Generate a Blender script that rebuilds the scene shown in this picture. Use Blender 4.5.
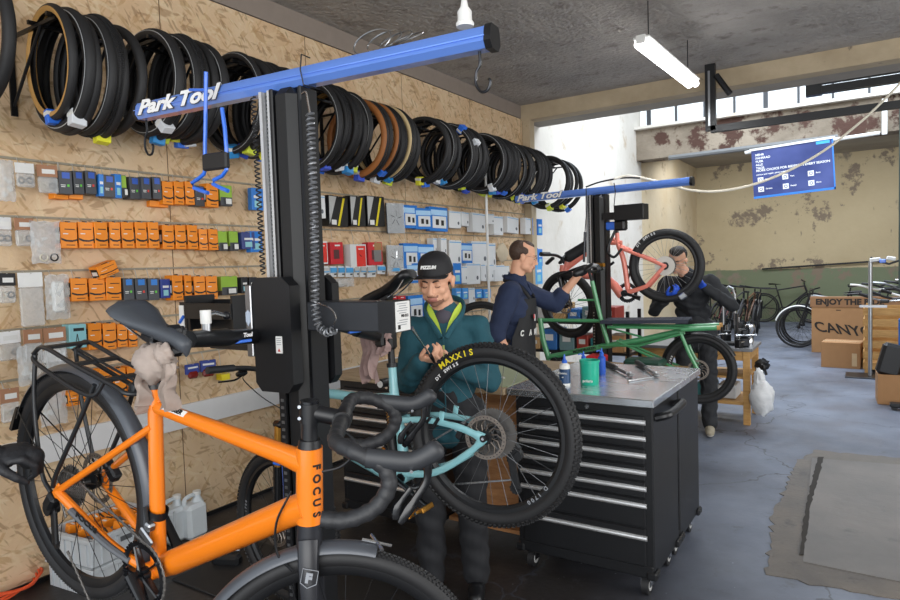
import bpy, bmesh, math, random
from mathutils import Matrix, Vector, Euler
R_ = random.Random(7)
PI = math.pi
for o in list(bpy.data.objects): bpy.data.objects.remove(o)
scene = bpy.context.scene
COL = scene.collection
# ------------------------------------------------------------------ camera, exposure, light
CAMH = 1.62
cam = bpy.data.cameras.new('camera'); cam_o = bpy.data.objects.new('camera', cam); COL.objects.link(cam_o)
cam.sensor_width = 36; cam.lens = 646/900*36; cam.clip_start = .02; cam.clip_end = 200
yc = Vector((419, 48, 646)).normalized()
xc = Vector((998, -2, -646)); xc = (xc - yc*xc.dot(yc)).normalized()
zc = yc.cross(xc)
if zc.y < 0: zc = -zc
WM = Matrix((xc, yc, zc))                       # rows: world axes seen from the camera (right, up, forward)
m4 = Matrix.Identity(4)
for i in range(3):
    m4[i][0] = WM[i][0]; m4[i][1] = WM[i][1]; m4[i][2] = -WM[i][2]
m4.translation = (0, 0, CAMH); cam_o.matrix_world = m4
scene.camera = cam_o
scene.view_settings.view_transform = 'Standard'; scene.view_settings.look = 'None'
scene.view_settings.gamma = 1; scene.view_settings.use_curve_mapping = False
scene.view_settings.exposure = 0.0
CAMP = Vector((0, 0, CAMH))
def ray(px, py): return WM @ Vector(((px-450)/646, (300-py)/646, 1))
def atX(px, py, X): r = ray(px, py); return CAMP + r*(X/r.x)
def atY(px, py, Y): r = ray(px, py); return CAMP + r*(Y/r.y)
def atZ(px, py, Z): r = ray(px, py); return CAMP + r*((Z-CAMH)/r.z)
def atD(px, py, d): return CAMP + ray(px, py)*d

w = bpy.data.worlds.new('sky'); scene.world = w; w.use_nodes = True
wn = w.node_tree.nodes; wl = w.node_tree.links
bg = wn['Background']; bg.inputs[0].default_value = (.84, .92, 1, 1); bg.inputs[1].default_value = 1.7
def area(name, loc, target, sx, sy, power, col):
    l = bpy.data.lights.new(name, 'AREA'); l.shape = 'RECTANGLE'; l.size = sx; l.size_y = sy; l.energy = power; l.color = col
    o = bpy.data.objects.new(name, l); COL.objects.link(o); o.location = loc
    o.rotation_euler = (Vector(target)-Vector(loc)).to_track_quat('-Z', 'Y').to_euler(); return o
area('street_door_daylight', (1.0, -2.4, 1.9), (-1.8, 2.5, 1.3), 4.6, 2.6, 165, (1, .97, .93))
area('side_window_daylight', (3.9, 3.2, 2.1), (-3, 2.6, 1.3), 4.0, 2.0, 125, (1, .97, .94))
area('skylight_daylight', (-.8, 10.2, 5.1), (-.9, 10.6, 0), 5.5, 2.6, 370, (.78, .88, 1))
area('rear_fill_light', (-.6, 14.9, 3.86), (-.6, 15.6, 0), 5.5, 2.6, 270, (.85, .9, 1))  # added fill below the closed rear ceiling, brightens the back wall

# ------------------------------------------------------------------ materials
MATS = {}
def nt(name):
    m = bpy.data.materials.new(name); m.use_nodes = True
    return m, m.node_tree, m.node_tree.nodes['Principled BSDF']
def srgb(h):
    h = h.lstrip('#'); c = [int(h[i:i+2], 16)/255 for i in (0, 2, 4)]
    return tuple(x/12.92 if x <= .04045 else ((x+.055)/1.055)**2.4 for x in c)+(1,)
def mat(name, col, rough=.5, metal=0, var=.12, scale=14, bump=0, coat=0, alpha=1, trans=0, emit=0):
    if name in MATS: return MATS[name]
    m, t, b = nt(name); N, L = t.nodes, t.links
    c = srgb(col) if isinstance(col, str) else tuple(col)+(1,)
    tc = N.new('ShaderNodeTexCoord'); no = N.new('ShaderNodeTexNoise'); no.inputs['Scale'].default_value = scale; no.inputs['Detail'].default_value = 5
    L.new(tc.outputs['Object'], no.inputs['Vector'])
    mr = N.new('ShaderNodeMapRange'); mr.inputs['To Min'].default_value = 1-var; mr.inputs['To Max'].default_value = 1+var
    L.new(no.outputs['Fac'], mr.inputs['Value'])
    mx = N.new('ShaderNodeVectorMath'); mx.operation = 'SCALE'; mx.inputs[0].default_value = c[:3]; L.new(mr.outputs[0], mx.inputs['Scale'])
    L.new(mx.outputs[0], b.inputs['Base Color'])
    b.inputs['Roughness'].default_value = rough; b.inputs['Metallic'].default_value = metal
    if coat: b.inputs['Coat Weight'].default_value = coat; b.inputs['Coat Roughness'].default_value = .08
    if bump:
        bp = N.new('ShaderNodeBump'); bp.inputs['Strength'].default_value = bump; bp.inputs['Distance'].default_value = .01
        L.new(no.outputs['Fac'], bp.inputs['Height']); L.new(bp.outputs[0], b.inputs['Normal'])
    if alpha < 1: b.inputs['Alpha'].default_value = alpha
    if trans: b.inputs['Transmission Weight'].default_value = trans
    if emit:
        b.inputs['Emission Color'].default_value = c; b.inputs['Emission Strength'].default_value = emit
    MATS[name] = m; return m

def mix_col(t, fac, a, b):
    n = t.nodes.new('ShaderNodeMix'); n.data_type = 'RGBA'
    for s, v in ((n.inputs[6], a), (n.inputs[7], b)):
        if isinstance(v, tuple): s.default_value = v
        else: t.links.new(v, s)
    if isinstance(fac, (int, float)): n.inputs[0].default_value = fac
    else: t.links.new(fac, n.inputs[0])
    return n.outputs[2]
def noise(t, vec, scale, detail=4, rough=.5, dist=0):
    n = t.nodes.new('ShaderNodeTexNoise'); n.inputs['Scale'].default_value = scale; n.inputs['Detail'].default_value = detail
    n.inputs['Roughness'].default_value = rough; n.inputs['Distortion'].default_value = dist; t.links.new(vec, n.inputs['Vector']); return n.outputs['Fac']
def ramp(t, fac, lo, hi):
    n = t.nodes.new('ShaderNodeMapRange'); n.inputs['From Min'].default_value = lo; n.inputs['From Max'].default_value = hi; t.links.new(fac, n.inputs['Value']); return n.outputs[0]
def mapping(t, rot=(0, 0, 0), sc=(1, 1, 1), loc=(0, 0, 0), vt='POINT'):
    g = t.nodes.new('ShaderNodeNewGeometry'); n = t.nodes.new('ShaderNodeMapping'); n.vector_type = vt
    n.inputs['Rotation'].default_value = rot; n.inputs['Scale'].default_value = sc; n.inputs['Location'].default_value = loc
    t.links.new(g.outputs['Position'], n.inputs['Vector']); return n.outputs[0]
def bump(t, b, h, s, d=.02):
    n = t.nodes.new('ShaderNodeBump'); n.inputs['Strength'].default_value = s; n.inputs['Distance'].default_value = d
    t.links.new(h, n.inputs['Height']); t.links.new(n.outputs[0], b.inputs['Normal'])

def osb():
    m, t, b = nt('oriented_strand_board'); N = t.nodes
    col = srgb('#c9a67a')
    out = None
    base = mix_col(t, ramp(t, noise(t, mapping(t), 3, 5), .3, .7), srgb('#dcc2a0'), srgb('#cfad86'))
    for k, (ang, c, s) in enumerate(((.5, '#dcc39b', 17), (-.7, '#a8824f', 20), (1.4, '#d9bd92', 22), (.1, '#8a663e', 22), (-1.2, '#dfcaa6', 18), (.9, '#b48b5b', 24), (-.25, '#e2cfad', 20), (-1.0, '#7f5c36', 25))):
        v = mapping(t, (ang, 0, 0), (1, 3.2, .8), (0, k*3.1, k*1.7), 'TEXTURE')
        f = ramp(t, noise(t, v, s, 2, .5, .2), .60, .66)
        mm = N.new('ShaderNodeMath'); mm.operation = 'MULTIPLY'; mm.inputs[1].default_value = .5; t.links.new(f, mm.inputs[0])
        base = mix_col(t, mm.outputs[0], base, srgb(c))
    # joints between the boards
    g = N.new('ShaderNodeNewGeometry'); sp = N.new('ShaderNodeSeparateXYZ'); t.links.new(g.outputs['Position'], sp.inputs[0])
    md = N.new('ShaderNodeMath'); md.operation = 'MODULO'; md.inputs[1].default_value = 1.25; t.links.new(sp.outputs['Y'], md.inputs[0])
    lt = N.new('ShaderNodeMath'); lt.operation = 'LESS_THAN'; lt.inputs[1].default_value = .006; t.links.new(md.outputs[0], lt.inputs[0])
    base = mix_col(t, lt.outputs[0], base, srgb('#5b4024'))
    t.links.new(base, b.inputs['Base Color']); b.inputs['Roughness'].default_value = .6
    bump(t, b, noise(t, mapping(t), 40, 3), .15)
    return m
def floor_mat():
    m, t, b = nt('painted_concrete_floor')
    v = mapping(t)
    a = mix_col(t, ramp(t, noise(t, v, .9, 6, .6), .35, .65), srgb('#575c68'), srgb('#757d8d'))
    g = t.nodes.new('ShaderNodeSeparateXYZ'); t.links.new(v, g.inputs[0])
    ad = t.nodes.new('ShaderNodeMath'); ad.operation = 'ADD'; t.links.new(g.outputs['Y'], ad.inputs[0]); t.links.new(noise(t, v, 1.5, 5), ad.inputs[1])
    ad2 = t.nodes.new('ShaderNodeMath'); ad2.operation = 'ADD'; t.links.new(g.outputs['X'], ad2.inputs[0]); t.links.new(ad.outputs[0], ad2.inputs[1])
    near = ramp(t, ad2.outputs[0], 3.6, 2.2)                                # floor darker and browner towards the near left
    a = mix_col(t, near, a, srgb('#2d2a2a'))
    a = mix_col(t, ramp(t, noise(t, v, 7, 8, .7), .58, .75), a, srgb('#4a4b50'))
    a = mix_col(t, ramp(t, noise(t, v, 26, 3, .6), .70, .78), a, srgb('#9aa0aa'))
    w_ = t.nodes.new('ShaderNodeTexVoronoi'); w_.feature = 'DISTANCE_TO_EDGE'; w_.inputs['Scale'].default_value = .55
    mp = mapping(t); dn = t.nodes.new('ShaderNodeVectorMath'); dn.operation = 'ADD'; t.links.new(mp, dn.inputs[0])
    nn = t.nodes.new('ShaderNodeTexNoise'); nn.inputs['Scale'].default_value = 3; nn.inputs['Detail'].default_value = 5; t.links.new(mp, nn.inputs['Vector'])
    sc = t.nodes.new('ShaderNodeVectorMath'); sc.operation = 'SCALE'; sc.inputs['Scale'].default_value = .5; t.links.new(nn.outputs['Color'], sc.inputs[0]); t.links.new(sc.outputs[0], dn.inputs[1])
    t.links.new(dn.outputs[0], w_.inputs['Vector'])
    a = mix_col(t, ramp(t, w_.outputs['Distance'], .006, .001), a, srgb('#3c3f47'))
    t.links.new(a, b.inputs['Base Color'])
    t.links.new(ramp2(t, noise(t, v, 2.5, 6), .32, .62), b.inputs['Roughness'])
    bump(t, b, noise(t, v, 30, 4), .08)
    return m
def ramp2(t, fac, lo, hi):
    n = t.nodes.new('ShaderNodeMapRange'); n.inputs['From Min'].default_value = .3; n.inputs['From Max'].default_value = .7
    n.inputs['To Min'].default_value = lo; n.inputs['To Max'].default_value = hi; t.links.new(fac, n.inputs['Value']); return n.outputs[0]
def plaster(name, c1, c2, c3=None, amt=(.6, .66), sc=1.2, bmp=.15, green=False, rough=.85):
    m, t, b = nt(name); v = mapping(t)
    a = mix_col(t, ramp(t, noise(t, v, sc, 6, .6), .35, .65), srgb(c1), srgb(c2))
    if c3:
        a = mix_col(t, ramp(t, noise(t, v, sc*2.6, 8, .65), *amt), a, srgb(c3))
        v2 = mapping(t, (0, 0, 0), (1, 1, .25)); a = mix_col(t, ramp(t, noise(t, v2, 9, 4), .72, .76), a, srgb(c3))
    if green:
        g = t.nodes.new('ShaderNodeSeparateXYZ'); t.links.new(v, g.inputs[0])
        n = t.nodes.new('ShaderNodeMath'); n.operation = 'ADD'; t.links.new(g.outputs['Z'], n.inputs[0])
        k = t.nodes.new('ShaderNodeMath'); k.operation = 'MULTIPLY'; k.inputs[1].default_value = .06; t.links.new(noise(t, v, 5, 5), k.inputs[0]); t.links.new(k.outputs[0], n.inputs[1])
        peel = ramp(t, noise(t, v, .8, 8, .65), .60, .64)
        gm = mix_col(t, ramp(t, n.outputs[0], 1.30, 1.31), srgb('#7b8468'), a)
        gm = mix_col(t, peel, gm, srgb('#8e8373'))
        a = gm
        v3 = mapping(t, loc=(5, 0, 2)); a = mix_col(t, ramp(t, noise(t, v3, 1.1, 9, .7), .57, .60), a, srgb('#8a7c6a'))
    t.links.new(a, b.inputs['Base Color']); b.inputs['Roughness'].default_value = rough
    bump(t, b, noise(t, v, sc*12, 6), bmp, .03)
    return m
def steel_brushed():
    m, t, b = nt('brushed_stainless_steel'); v = mapping(t, (0, 0, 0), (.6, 1, 1))
    b.inputs['Metallic'].default_value = .92; t.links.new(ramp2(t, noise(t, v, 4, 3), .22, .30), b.inputs['Roughness'])
    t.links.new(mix_col(t, noise(t, mapping(t), 5, 3), srgb('#d5d9dd'), srgb('#e8ebee')), b.inputs['Base Color']); return m
def wood(name, c1, c2, sc=(1, 6, 6)):
    m, t, b = nt(name); v = mapping(t, (0, 0, 0), sc)
    t.links.new(mix_col(t, ramp(t, noise(t, v, 6, 5, .6, .5), .3, .7), srgb(c1), srgb(c2)), b.inputs['Base Color']); b.inputs['Roughness'].default_value = .6; return m

M_OSB = osb(); M_FLOOR = floor_mat()
M_CEIL = plaster('rough_cement_ceiling', '#98938d', '#b0aaa3', '#7d766f', (.55, .7), 2.0, .9)
M_BEAM = plaster('cream_painted_beam', '#bfae92', '#a8977c', '#6f6558', (.66, .7), 1.6)
M_SOFF = plaster('grey_soffit', '#8e8880', '#a39b8e')
M_WWALL = plaster('white_washed_wall', '#d0c9bd', '#dfd9cf', '#b9a58a', (.58, .70), .8)
M_CREAM = plaster('cream_plaster', '#cbb68f', '#d6c6a6', '#a08a6c', (.6, .7), .9)
M_BACK = plaster('back_wall_plaster', '#bfae8a', '#c9b995', '#857a6c', (.66, .70), .9, green=True)
M_LINT = plaster('peeling_lintel_paint', '#9c8f7e', '#776b5c', '#4a3127', (.50, .56), 1.0, .5)
M_STRIP = mat('grey_ceiling_strip', '#8d8177', .8, var=.1)
M_STEEL = steel_brushed()
black = mat('black_powder_coat', '#111215', .42); blackg = mat('black_gloss', '#101114', .22)
rubber = mat('tyre_rubber', '#1c1c1e', .62, var=.15, scale=30); rubberg = mat('grey_rubber', '#2a2b2e', .55)
chrome = mat('chrome', '#d5d7da', .18, 1, var=.04); alu = mat('satin_aluminium', '#a9abae', .35, 1, var=.05)
darkmetal = mat('dark_metal', '#3a3b3e', .35, .9); white = mat('white_plastic', '#e2e2df', .45, var=.04)
orange_paint = mat('orange_frame_paint', '#e67a16', .28, 0, var=.03, coat=.6)
teal_paint = mat('pale_teal_frame_paint', '#8cc5cc', .3, 0, var=.03, coat=.5)
green_paint = mat('green_frame_paint', '#4f9a68', .3, 0, var=.04, coat=.5)
salmon_paint = mat('salmon_frame_paint', '#f08a78', .35, 0, var=.03, coat=.4)
blue_paint = mat('blue_enamel', '#2f6fdc', .3, 0, var=.03, coat=.4)
card = mat('brown_cardboard', '#a57b52', .8, var=.08); cardd = mat('cardboard_print', '#2c241d', .8)
gold = mat('gold_anodised', '#c08a3c', .3, .9); skin_m = mat('skin', '#dca789', .55, var=.05, scale=20)
pine = wood('pine_wood', '#c99d5f', '#ae8148')
# ------------------------------------------------------------------ mesh builder
class MB:
    def __init__(s, m=None): s.V = []; s.F = []; s.I = []; s.M = [m] if m else []; s.c = 0
    def m(s, m):
        if m not in s.M: s.M.append(m)
        s.c = s.M.index(m); return s
    def add(s, vs, fs, T=None):
        n = len(s.V)
        s.V += [(T @ Vector(v)) if T else Vector(v) for v in vs]
        s.F += [tuple(i+n for i in f) for f in fs]; s.I += [s.c]*len(fs); return s
    def box(s, c, size, rot=None, b=0, T=None):
        h = [x/2 for x in size]; X = Matrix.Translation(c)
        if rot: X = X @ Euler(rot).to_matrix().to_4x4()
        if T: X = T @ X
        if b <= 0:
            vs = [(x*h[0], y*h[1], z*h[2]) for x in (-1, 1) for y in (-1, 1) for z in (-1, 1)]
            return s.add(vs, [(0, 1, 3, 2), (4, 6, 7, 5), (0, 4, 5, 1), (2, 3, 7, 6), (0, 2, 6, 4), (1, 5, 7, 3)], X)
        b = min(b, min(h)*.95); vs = []; idx = {}
        for sx in (-1, 1):
            for sy in (-1, 1):
                for sz in (-1, 1):
                    for a in range(3):
                        p = [sx*(h[0]-b), sy*(h[1]-b), sz*(h[2]-b)]; p[a] += (sx, sy, sz)[a]*b
                        idx[(sx, sy, sz, a)] = len(vs); vs.append(p)
        fs = []
        for a in range(3):
            u, v = (a+1) % 3, (a+2) % 3
            for sg in (-1, 1):
                q = []
                for su, sv in ((-1, -1), (1, -1), (1, 1), (-1, 1)):
                    k = [0, 0, 0]; k[a] = sg; k[u] = su; k[v] = sv; q.append(idx[(*k, a)])
                fs.append(tuple(q if sg > 0 else q[::-1]))
            for su in (-1, 1):
                for sv in (-1, 1):
                    def K(t, w):
                        k = [0, 0, 0]; k[a] = t; k[u] = su; k[v] = sv; return idx[(*k, w)]
                    q = (K(-1, u), K(1, u), K(1, v), K(-1, v)); fs.append(q if su*sv < 0 else q[::-1])
        for sx in (-1, 1):
            for sy in (-1, 1):
                for sz in (-1, 1):
                    q = tuple(idx[(sx, sy, sz, a)] for a in range(3)); fs.append(q if sx*sy*sz > 0 else q[::-1])
        return s.add(vs, fs, X)
    def tube(s, pts, r, n=8, closed=False, flat=1.0, up=None, T=None, caps=True):
        P = [Vector(p) for p in pts]; N = len(P); rs = r if isinstance(r, (list, tuple)) else [r]*N
        vs = []; pu = Vector(up) if up else None
        for i in range(N):
            if closed: t = P[(i+1) % N]-P[i-1]
            else: t = P[min(i+1, N-1)]-P[max(i-1, 0)]
            t = t.normalized() if t.length > 1e-9 else Vector((0, 0, 1))
            if pu is None: pu = Vector((0, 0, 1)) if abs(t.z) < .9 else Vector((1, 0, 0))
            a = pu - t*pu.dot(t)
            if a.length < 1e-6: a = t.orthogonal()
            a.normalize(); bb = t.cross(a)
            if not up: pu = a
            for k in range(n):
                w = 2*PI*k/n; vs.append(P[i]+(a*math.cos(w)+bb*math.sin(w)*flat)*rs[i])
        fs = []
        for i in range(N if closed else N-1):
            j = (i+1) % N
            for k in range(n): fs.append((i*n+k, i*n+(k+1) % n, j*n+(k+1) % n, j*n+k))
        if not closed and caps: fs += [tuple(range(n))[::-1], tuple((N-1)*n+k for k in range(n))]
        return s.add(vs, fs, T)
    def cyl(s, p0, p1, r0, r1=None, n=14, T=None, flat=1.0): return s.tube([p0, p1], [r0, r0 if r1 is None else r1], n, T=T, flat=flat)
    def rev(s, prof, n=32, T=None, closed=False, a0=0, a1=2*PI):
        """revolve (r,h) about local z"""
        full = abs(a1-a0-2*PI) < 1e-6; cnt = n if full else n+1; k = len(prof); vs = []
        for i in range(cnt):
            a = a0+(a1-a0)*i/n
            vs += [(r*math.cos(a), r*math.sin(a), h) for r, h in prof]
        fs = []
        for i in range(n):
            j = (i+1) % cnt
            for q in range(k if closed else k-1):
                q2 = (q+1) % k; fs.append((i*k+q, j*k+q, j*k+q2, i*k+q2))
        return s.add(vs, fs, T)
    def prism(s, poly, d, T=None):
        n = len(poly); vs = [(x, y, 0) for x, y in poly]+[(x, y, d) for x, y in poly]
        return s.add(vs, [tuple(range(n))[::-1], tuple(range(n, 2*n))]+[(i, (i+1) % n, n+(i+1) % n, n+i) for i in range(n)], T)
    def ell(s, c, r, rot=None, n=16, T=None):
        X = Matrix.Translation(c)
        if rot: X = X @ Euler(rot).to_matrix().to_4x4()
        if T: X = T @ X
        prof = [(math.sin(PI*i/(n//2)), -math.cos(PI*i/(n//2))) for i in range(n//2+1)]
        return s.rev([(max(a, 1e-4), b) for a, b in prof], n, X @ Matrix.Diagonal((*r, 1)))
    def text(s, txt, size, T, depth=.0006, bold=0, sx=1, shear=0, al='CENTER'):
        vs, fs = text_geo(txt, depth/size, bold/size, shear, al)
        return s.add(vs, fs, T @ Matrix.Diagonal((size*sx, size, size, 1)))
    def build(s, name, parent=None, label=None, cat=None, group=None, kind=None, world=False, ang=.6, smooth=True, origin=None):
        me = bpy.data.meshes.new(name); inv = Matrix.Identity(4); loc = Vector((0, 0, 0))
        if parent is not None and world: inv = WMX(parent).inverted()
        if parent is None:
            if origin: loc = Vector(origin)
            elif s.V:
                xs = [v.x for v in s.V]; ys = [v.y for v in s.V]; zs = [v.z for v in s.V]
                loc = Vector(((min(xs)+max(xs))/2, (min(ys)+max(ys))/2, min(zs)))
            inv = Matrix.Translation(-loc)
        me.from_pydata([inv @ v for v in s.V], [], s.F)
        for m in s.M: me.materials.append(m)
        me.polygons.foreach_set('material_index', s.I)
        if smooth:
            me.polygons.foreach_set('use_smooth', [True]*len(s.F)); me.set_sharp_from_angle(angle=ang)
        me.update()
        o = bpy.data.objects.new(name, me); COL.objects.link(o); o.location = loc
        if parent is not None: o.parent = parent
        return tag(o, label, cat, group, kind)
def WMX(o):
    m = o.matrix_basis.copy()
    return WMX(o.parent) @ m if o.parent else m
def tag(o, label=None, cat=None, group=None, kind=None):
    for k, v in (('label', label), ('category', cat), ('group', group), ('kind', kind)):
        if v: o[k] = v
    return o
def thing(name, label, cat, loc=(0, 0, 0), rotz=0, group=None, matrix=None):
    o = bpy.data.objects.new(name, None); COL.objects.link(o); o.empty_display_size = .05
    o.location = loc; o.rotation_euler = (0, 0, rotz)
    if matrix is not None: o.location = matrix.to_translation(); o.rotation_euler = matrix.to_euler()
    return tag(o, label, cat, group)
def dup(o, parent=None, loc=None, rot=None, label=None, group=None):
    c = o.copy(); COL.objects.link(c)
    if parent is not None: c.parent = parent
    for ch in list(o.children): dup(ch, c)
    if loc is not None: c.location = loc
    if rot is not None: c.rotation_euler = rot
    if label: c['label'] = label
    if group: c['group'] = group
    return c
_TX = {}
def text_geo(txt, depth, bold, shear, al):
    k = (txt, round(depth, 4), round(bold, 4), shear, al)
    if k not in _TX:
        cu = bpy.data.curves.new('t', 'FONT'); cu.body = txt; cu.align_x = al; cu.align_y = 'CENTER'; cu.extrude = depth; cu.offset = bold; cu.shear = shear; cu.resolution_u = 3
        o = bpy.data.objects.new('t', cu); COL.objects.link(o)
        bpy.context.view_layer.update(); dg = bpy.context.evaluated_depsgraph_get()
        me = bpy.data.meshes.new_from_object(o.evaluated_get(dg))
        _TX[k] = ([tuple(v.co) for v in me.vertices], [tuple(p.vertices) for p in me.polygons])
        bpy.data.objects.remove(o); bpy.data.meshes.remove(me); bpy.data.curves.remove(cu)
    return _TX[k]
def frameT(o, xd, yd):
    """matrix with origin o, local x along xd, local y near yd"""
    x = Vector(xd).normalized(); y = Vector(yd); y = (y-x*y.dot(x)).normalized(); z = x.cross(y)
    m = Matrix((x, y, z)).transposed().to_4x4(); m.translation = Vector(o); return m
def circ(c, ax, r, n=24, a0=0, a1=2*PI):
    ax = Vector(ax).normalized(); u = ax.orthogonal().normalized(); v = ax.cross(u); c = Vector(c)
    return [c+(u*math.cos(a0+(a1-a0)*i/n)+v*math.sin(a0+(a1-a0)*i/n))*r for i in range(n)]
def bez(pts, n=8):
    """Catmull-Rom through the points"""
    P = [Vector(p) for p in pts]; P = [P[0]*2-P[1]]+P+[P[-1]*2-P[-2]]; out = []
    for i in range(1, len(P)-2):
        for k in range(n):
            t = k/n; a, b, c, d = P[i-1:i+3]
            out.append(.5*((2*b)+(c-a)*t+(2*a-5*b+4*c-d)*t*t+(3*b-a-3*c+d)*t**3))
    out.append(P[-2]); return out
def st(name, mb, **k): return mb.build(name, kind='structure', smooth=False, **k)

# ------------------------------------------------------------------ the room
WX = -3.72
bx = MB(M_FLOOR); bx.box((.2, 8, -.05), (8.4, 20.6, .1)); st('floor', bx)
bx = MB(M_OSB); bx.box((WX-.05, 2.85, 1.72), (.1, 9.7, 3.46)); st('wall_left', bx)
bx = MB(M_STRIP); bx.box((WX-.04, 2.85, 3.54), (.08, 9.7, .16)); st('trim_1', bx)
bx = MB(M_WWALL); bx.box((WX-.05, 10.2, 2.6), (.1, 5.0, 5.2)); bx.m(M_CREAM).box((WX-.05, 15.2, 2.0), (.1, 5.0, 4.0)); st('wall_left_far', bx)
bx = MB(M_BACK); bx.box((.2, 17.55, 2.0), (8.4, .1, 4.0)); st('wall_back', bx)
bx = MB(M_CEIL); bx.box((.2, 3.6, 3.68), (8.4, 8.2, .12)); st('ceiling', bx)
bx = MB(M_BEAM); bx.box((.2, 7.62, 3.525), (7.9, .2, .19)); bx.m(M_SOFF).box((.2, 7.885, 3.52), (7.9, .33, .18)); st('trim_2', bx)
bx = MB(M_BEAM); bx.box((WX+.06, 7.6, 1.72), (.10, .14, 3.42)); st('trim_3', bx)
bx = MB(M_LINT); bx.box((.2, 12.6, 3.78), (7.84, .4, .56)); bx.m(M_WWALL).box((.2, 12.45, 4.085), (7.84, .34, .05)); st('trim_4', bx)
bx = MB(M_SOFF); bx.box((.2, 15.2, 3.96), (7.84, 4.9, .1)); st('ceiling_rear', bx)
# right hand side: wall with wide openings towards the yard
bx = MB(M_BEAM); bx.box((4.3, 12.4, 2.0), (.2, 10.3, 4.0)); bx.box((4.3, -.6, 1.8), (.2, 3.4, 3.6)); bx.box((4.3, 4.2, 3.3), (.2, 6.2, .6)); bx.box((4.3, 4.2, .3), (.2, 6.2, .6)); st('wall_right', bx)
# clerestory glazing above the lintel and the roof light between beam and lintel
gl = mat('window_glass', '#eef6fb', .05, alpha=.25, var=0)
fr = mat('steel_window_bars', '#34363a', .5)
bx = MB(fr)
for k in range(17):
    x = -3.5+k*.5
    bx.box((x, 12.5, 4.55), (.035 if k % 4 else .07, .05, .82))
bx.box((.3, 12.5, 4.13), (7.8, .06, .03)); bx.box((.3, 12.5, 4.92), (7.8, .06, .06)); bx.m(gl).box((.3, 12.52, 4.52), (7.8, .006, .8)); st('window_1', bx)
bx = MB(fr)
for k in range(9): bx.box((-3.6+k*.97, 10.3, 5.06), (.05, 4.5, .06))
for y in (8.1, 10.4, 12.5): bx.box((.3, y, 5.06), (7.9, .06, .07))
bx.m(M_SOFF).box((.3, 8.09, 4.3), (7.9, .08, 1.5)); bx.m(fr).box((.3, 12.5, 5.0), (7.9, .06, .1)); st('window_2', bx)
bx = MB(M_WWALL); bx.box((4.12, 10.4, 4.3), (.1, 4.2, 1.5)); st('trim_5', bx)
# dark bar hanging in front of the clerestory
bx = MB(black); q0 = atY(812, 90, 9.2); bx.box((q0.x+.75, 9.2, q0.z-.02), (1.5, .10, .09)); bx.box((q0.x+.02, 9.2, q0.z-.01), (.17, .12, .13)); bx.box((q0.x+.75, 9.25, q0.z+.07), (1.3, .03, .03)); st('trim_6', bx)
# white panel strip along the OSB wall, black strip drawn in for the shaded gap at its foot
bx = MB(mat('white_panel_strip', '#e2e2e2', .5, var=.05)); bx.box((WX+.01, 2.6, .705), (.02, 9.2, .15)); st('trim_7', bx)
bx = MB(black); bx.box((WX+.006, 2.85, .012), (.012, 9.7, .024)); st('gap_strip_left', bx)
# pilaster, green corner post and pipe at the far right
bx = MB(mat('dark_green_post', '#2c3a33', .6)); bx.box((.43, 12.2, 1.9), (.09, .13, 3.8)); bx.m(white).box((.20, 12.3, 3.72), (.07, .07, .55)); st('trim_8', bx)
# concrete patch in the floor
def poly(pxs, z=.0): return [atZ(x, y, 0) for x, y in pxs]
def patch(name, pxs, m, z0, z1, jag=0, seed=1):
    rr = random.Random(seed); P = poly(pxs); Q = []
    for i in range(len(P)):
        a, b = P[i], P[(i+1) % len(P)]; n = max(1, int((b-a).length/.05)) if jag else 1
        for k in range(n):
            p = a.lerp(b, k/n)
            if jag and 0 < k: p = p+Vector((rr.uniform(-jag, jag), rr.uniform(-jag, jag), 0))
            Q.append((p.x, p.y))
    a_ = sum(Q[i][0]*Q[(i+1) % len(Q)][1]-Q[(i+1) % len(Q)][0]*Q[i][1] for i in range(len(Q)))
    if a_ < 0: Q.reverse()
    mb = MB(m); mb.prism(Q, z1-z0, Matrix.Translation((0, 0, z0))); return mb
M_P1 = plaster('rough_concrete_border', '#58524c', '#6e655a', '#45413d', (.6, .7), 2.2, .2, rough=.55)
M_P2 = plaster('smooth_concrete_slab', '#64605c', '#77716b', '#524e4b', (.62, .75), 1.4, .1, rough=.5)
st('trim_9', patch('p', [(766, 575), (770, 545), (773, 515), (785, 487), (797, 462), (815, 450), (860, 455), (960, 463), (960, 620), (905, 600), (850, 592)], M_P1, 0, .004, .02))
st('trim_10', patch('p', [(812, 459), (905, 466), (990, 473), (980, 600), (900, 583), (803, 563), (806, 520)], M_P2, .004, .008))
st('trim_11', patch('p', [(818, 458), (824, 458), (810, 508), (804, 556), (799, 556), (806, 505)], mat('open_joint', '#34302c', .9), .008, .010, .006, 3))
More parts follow.
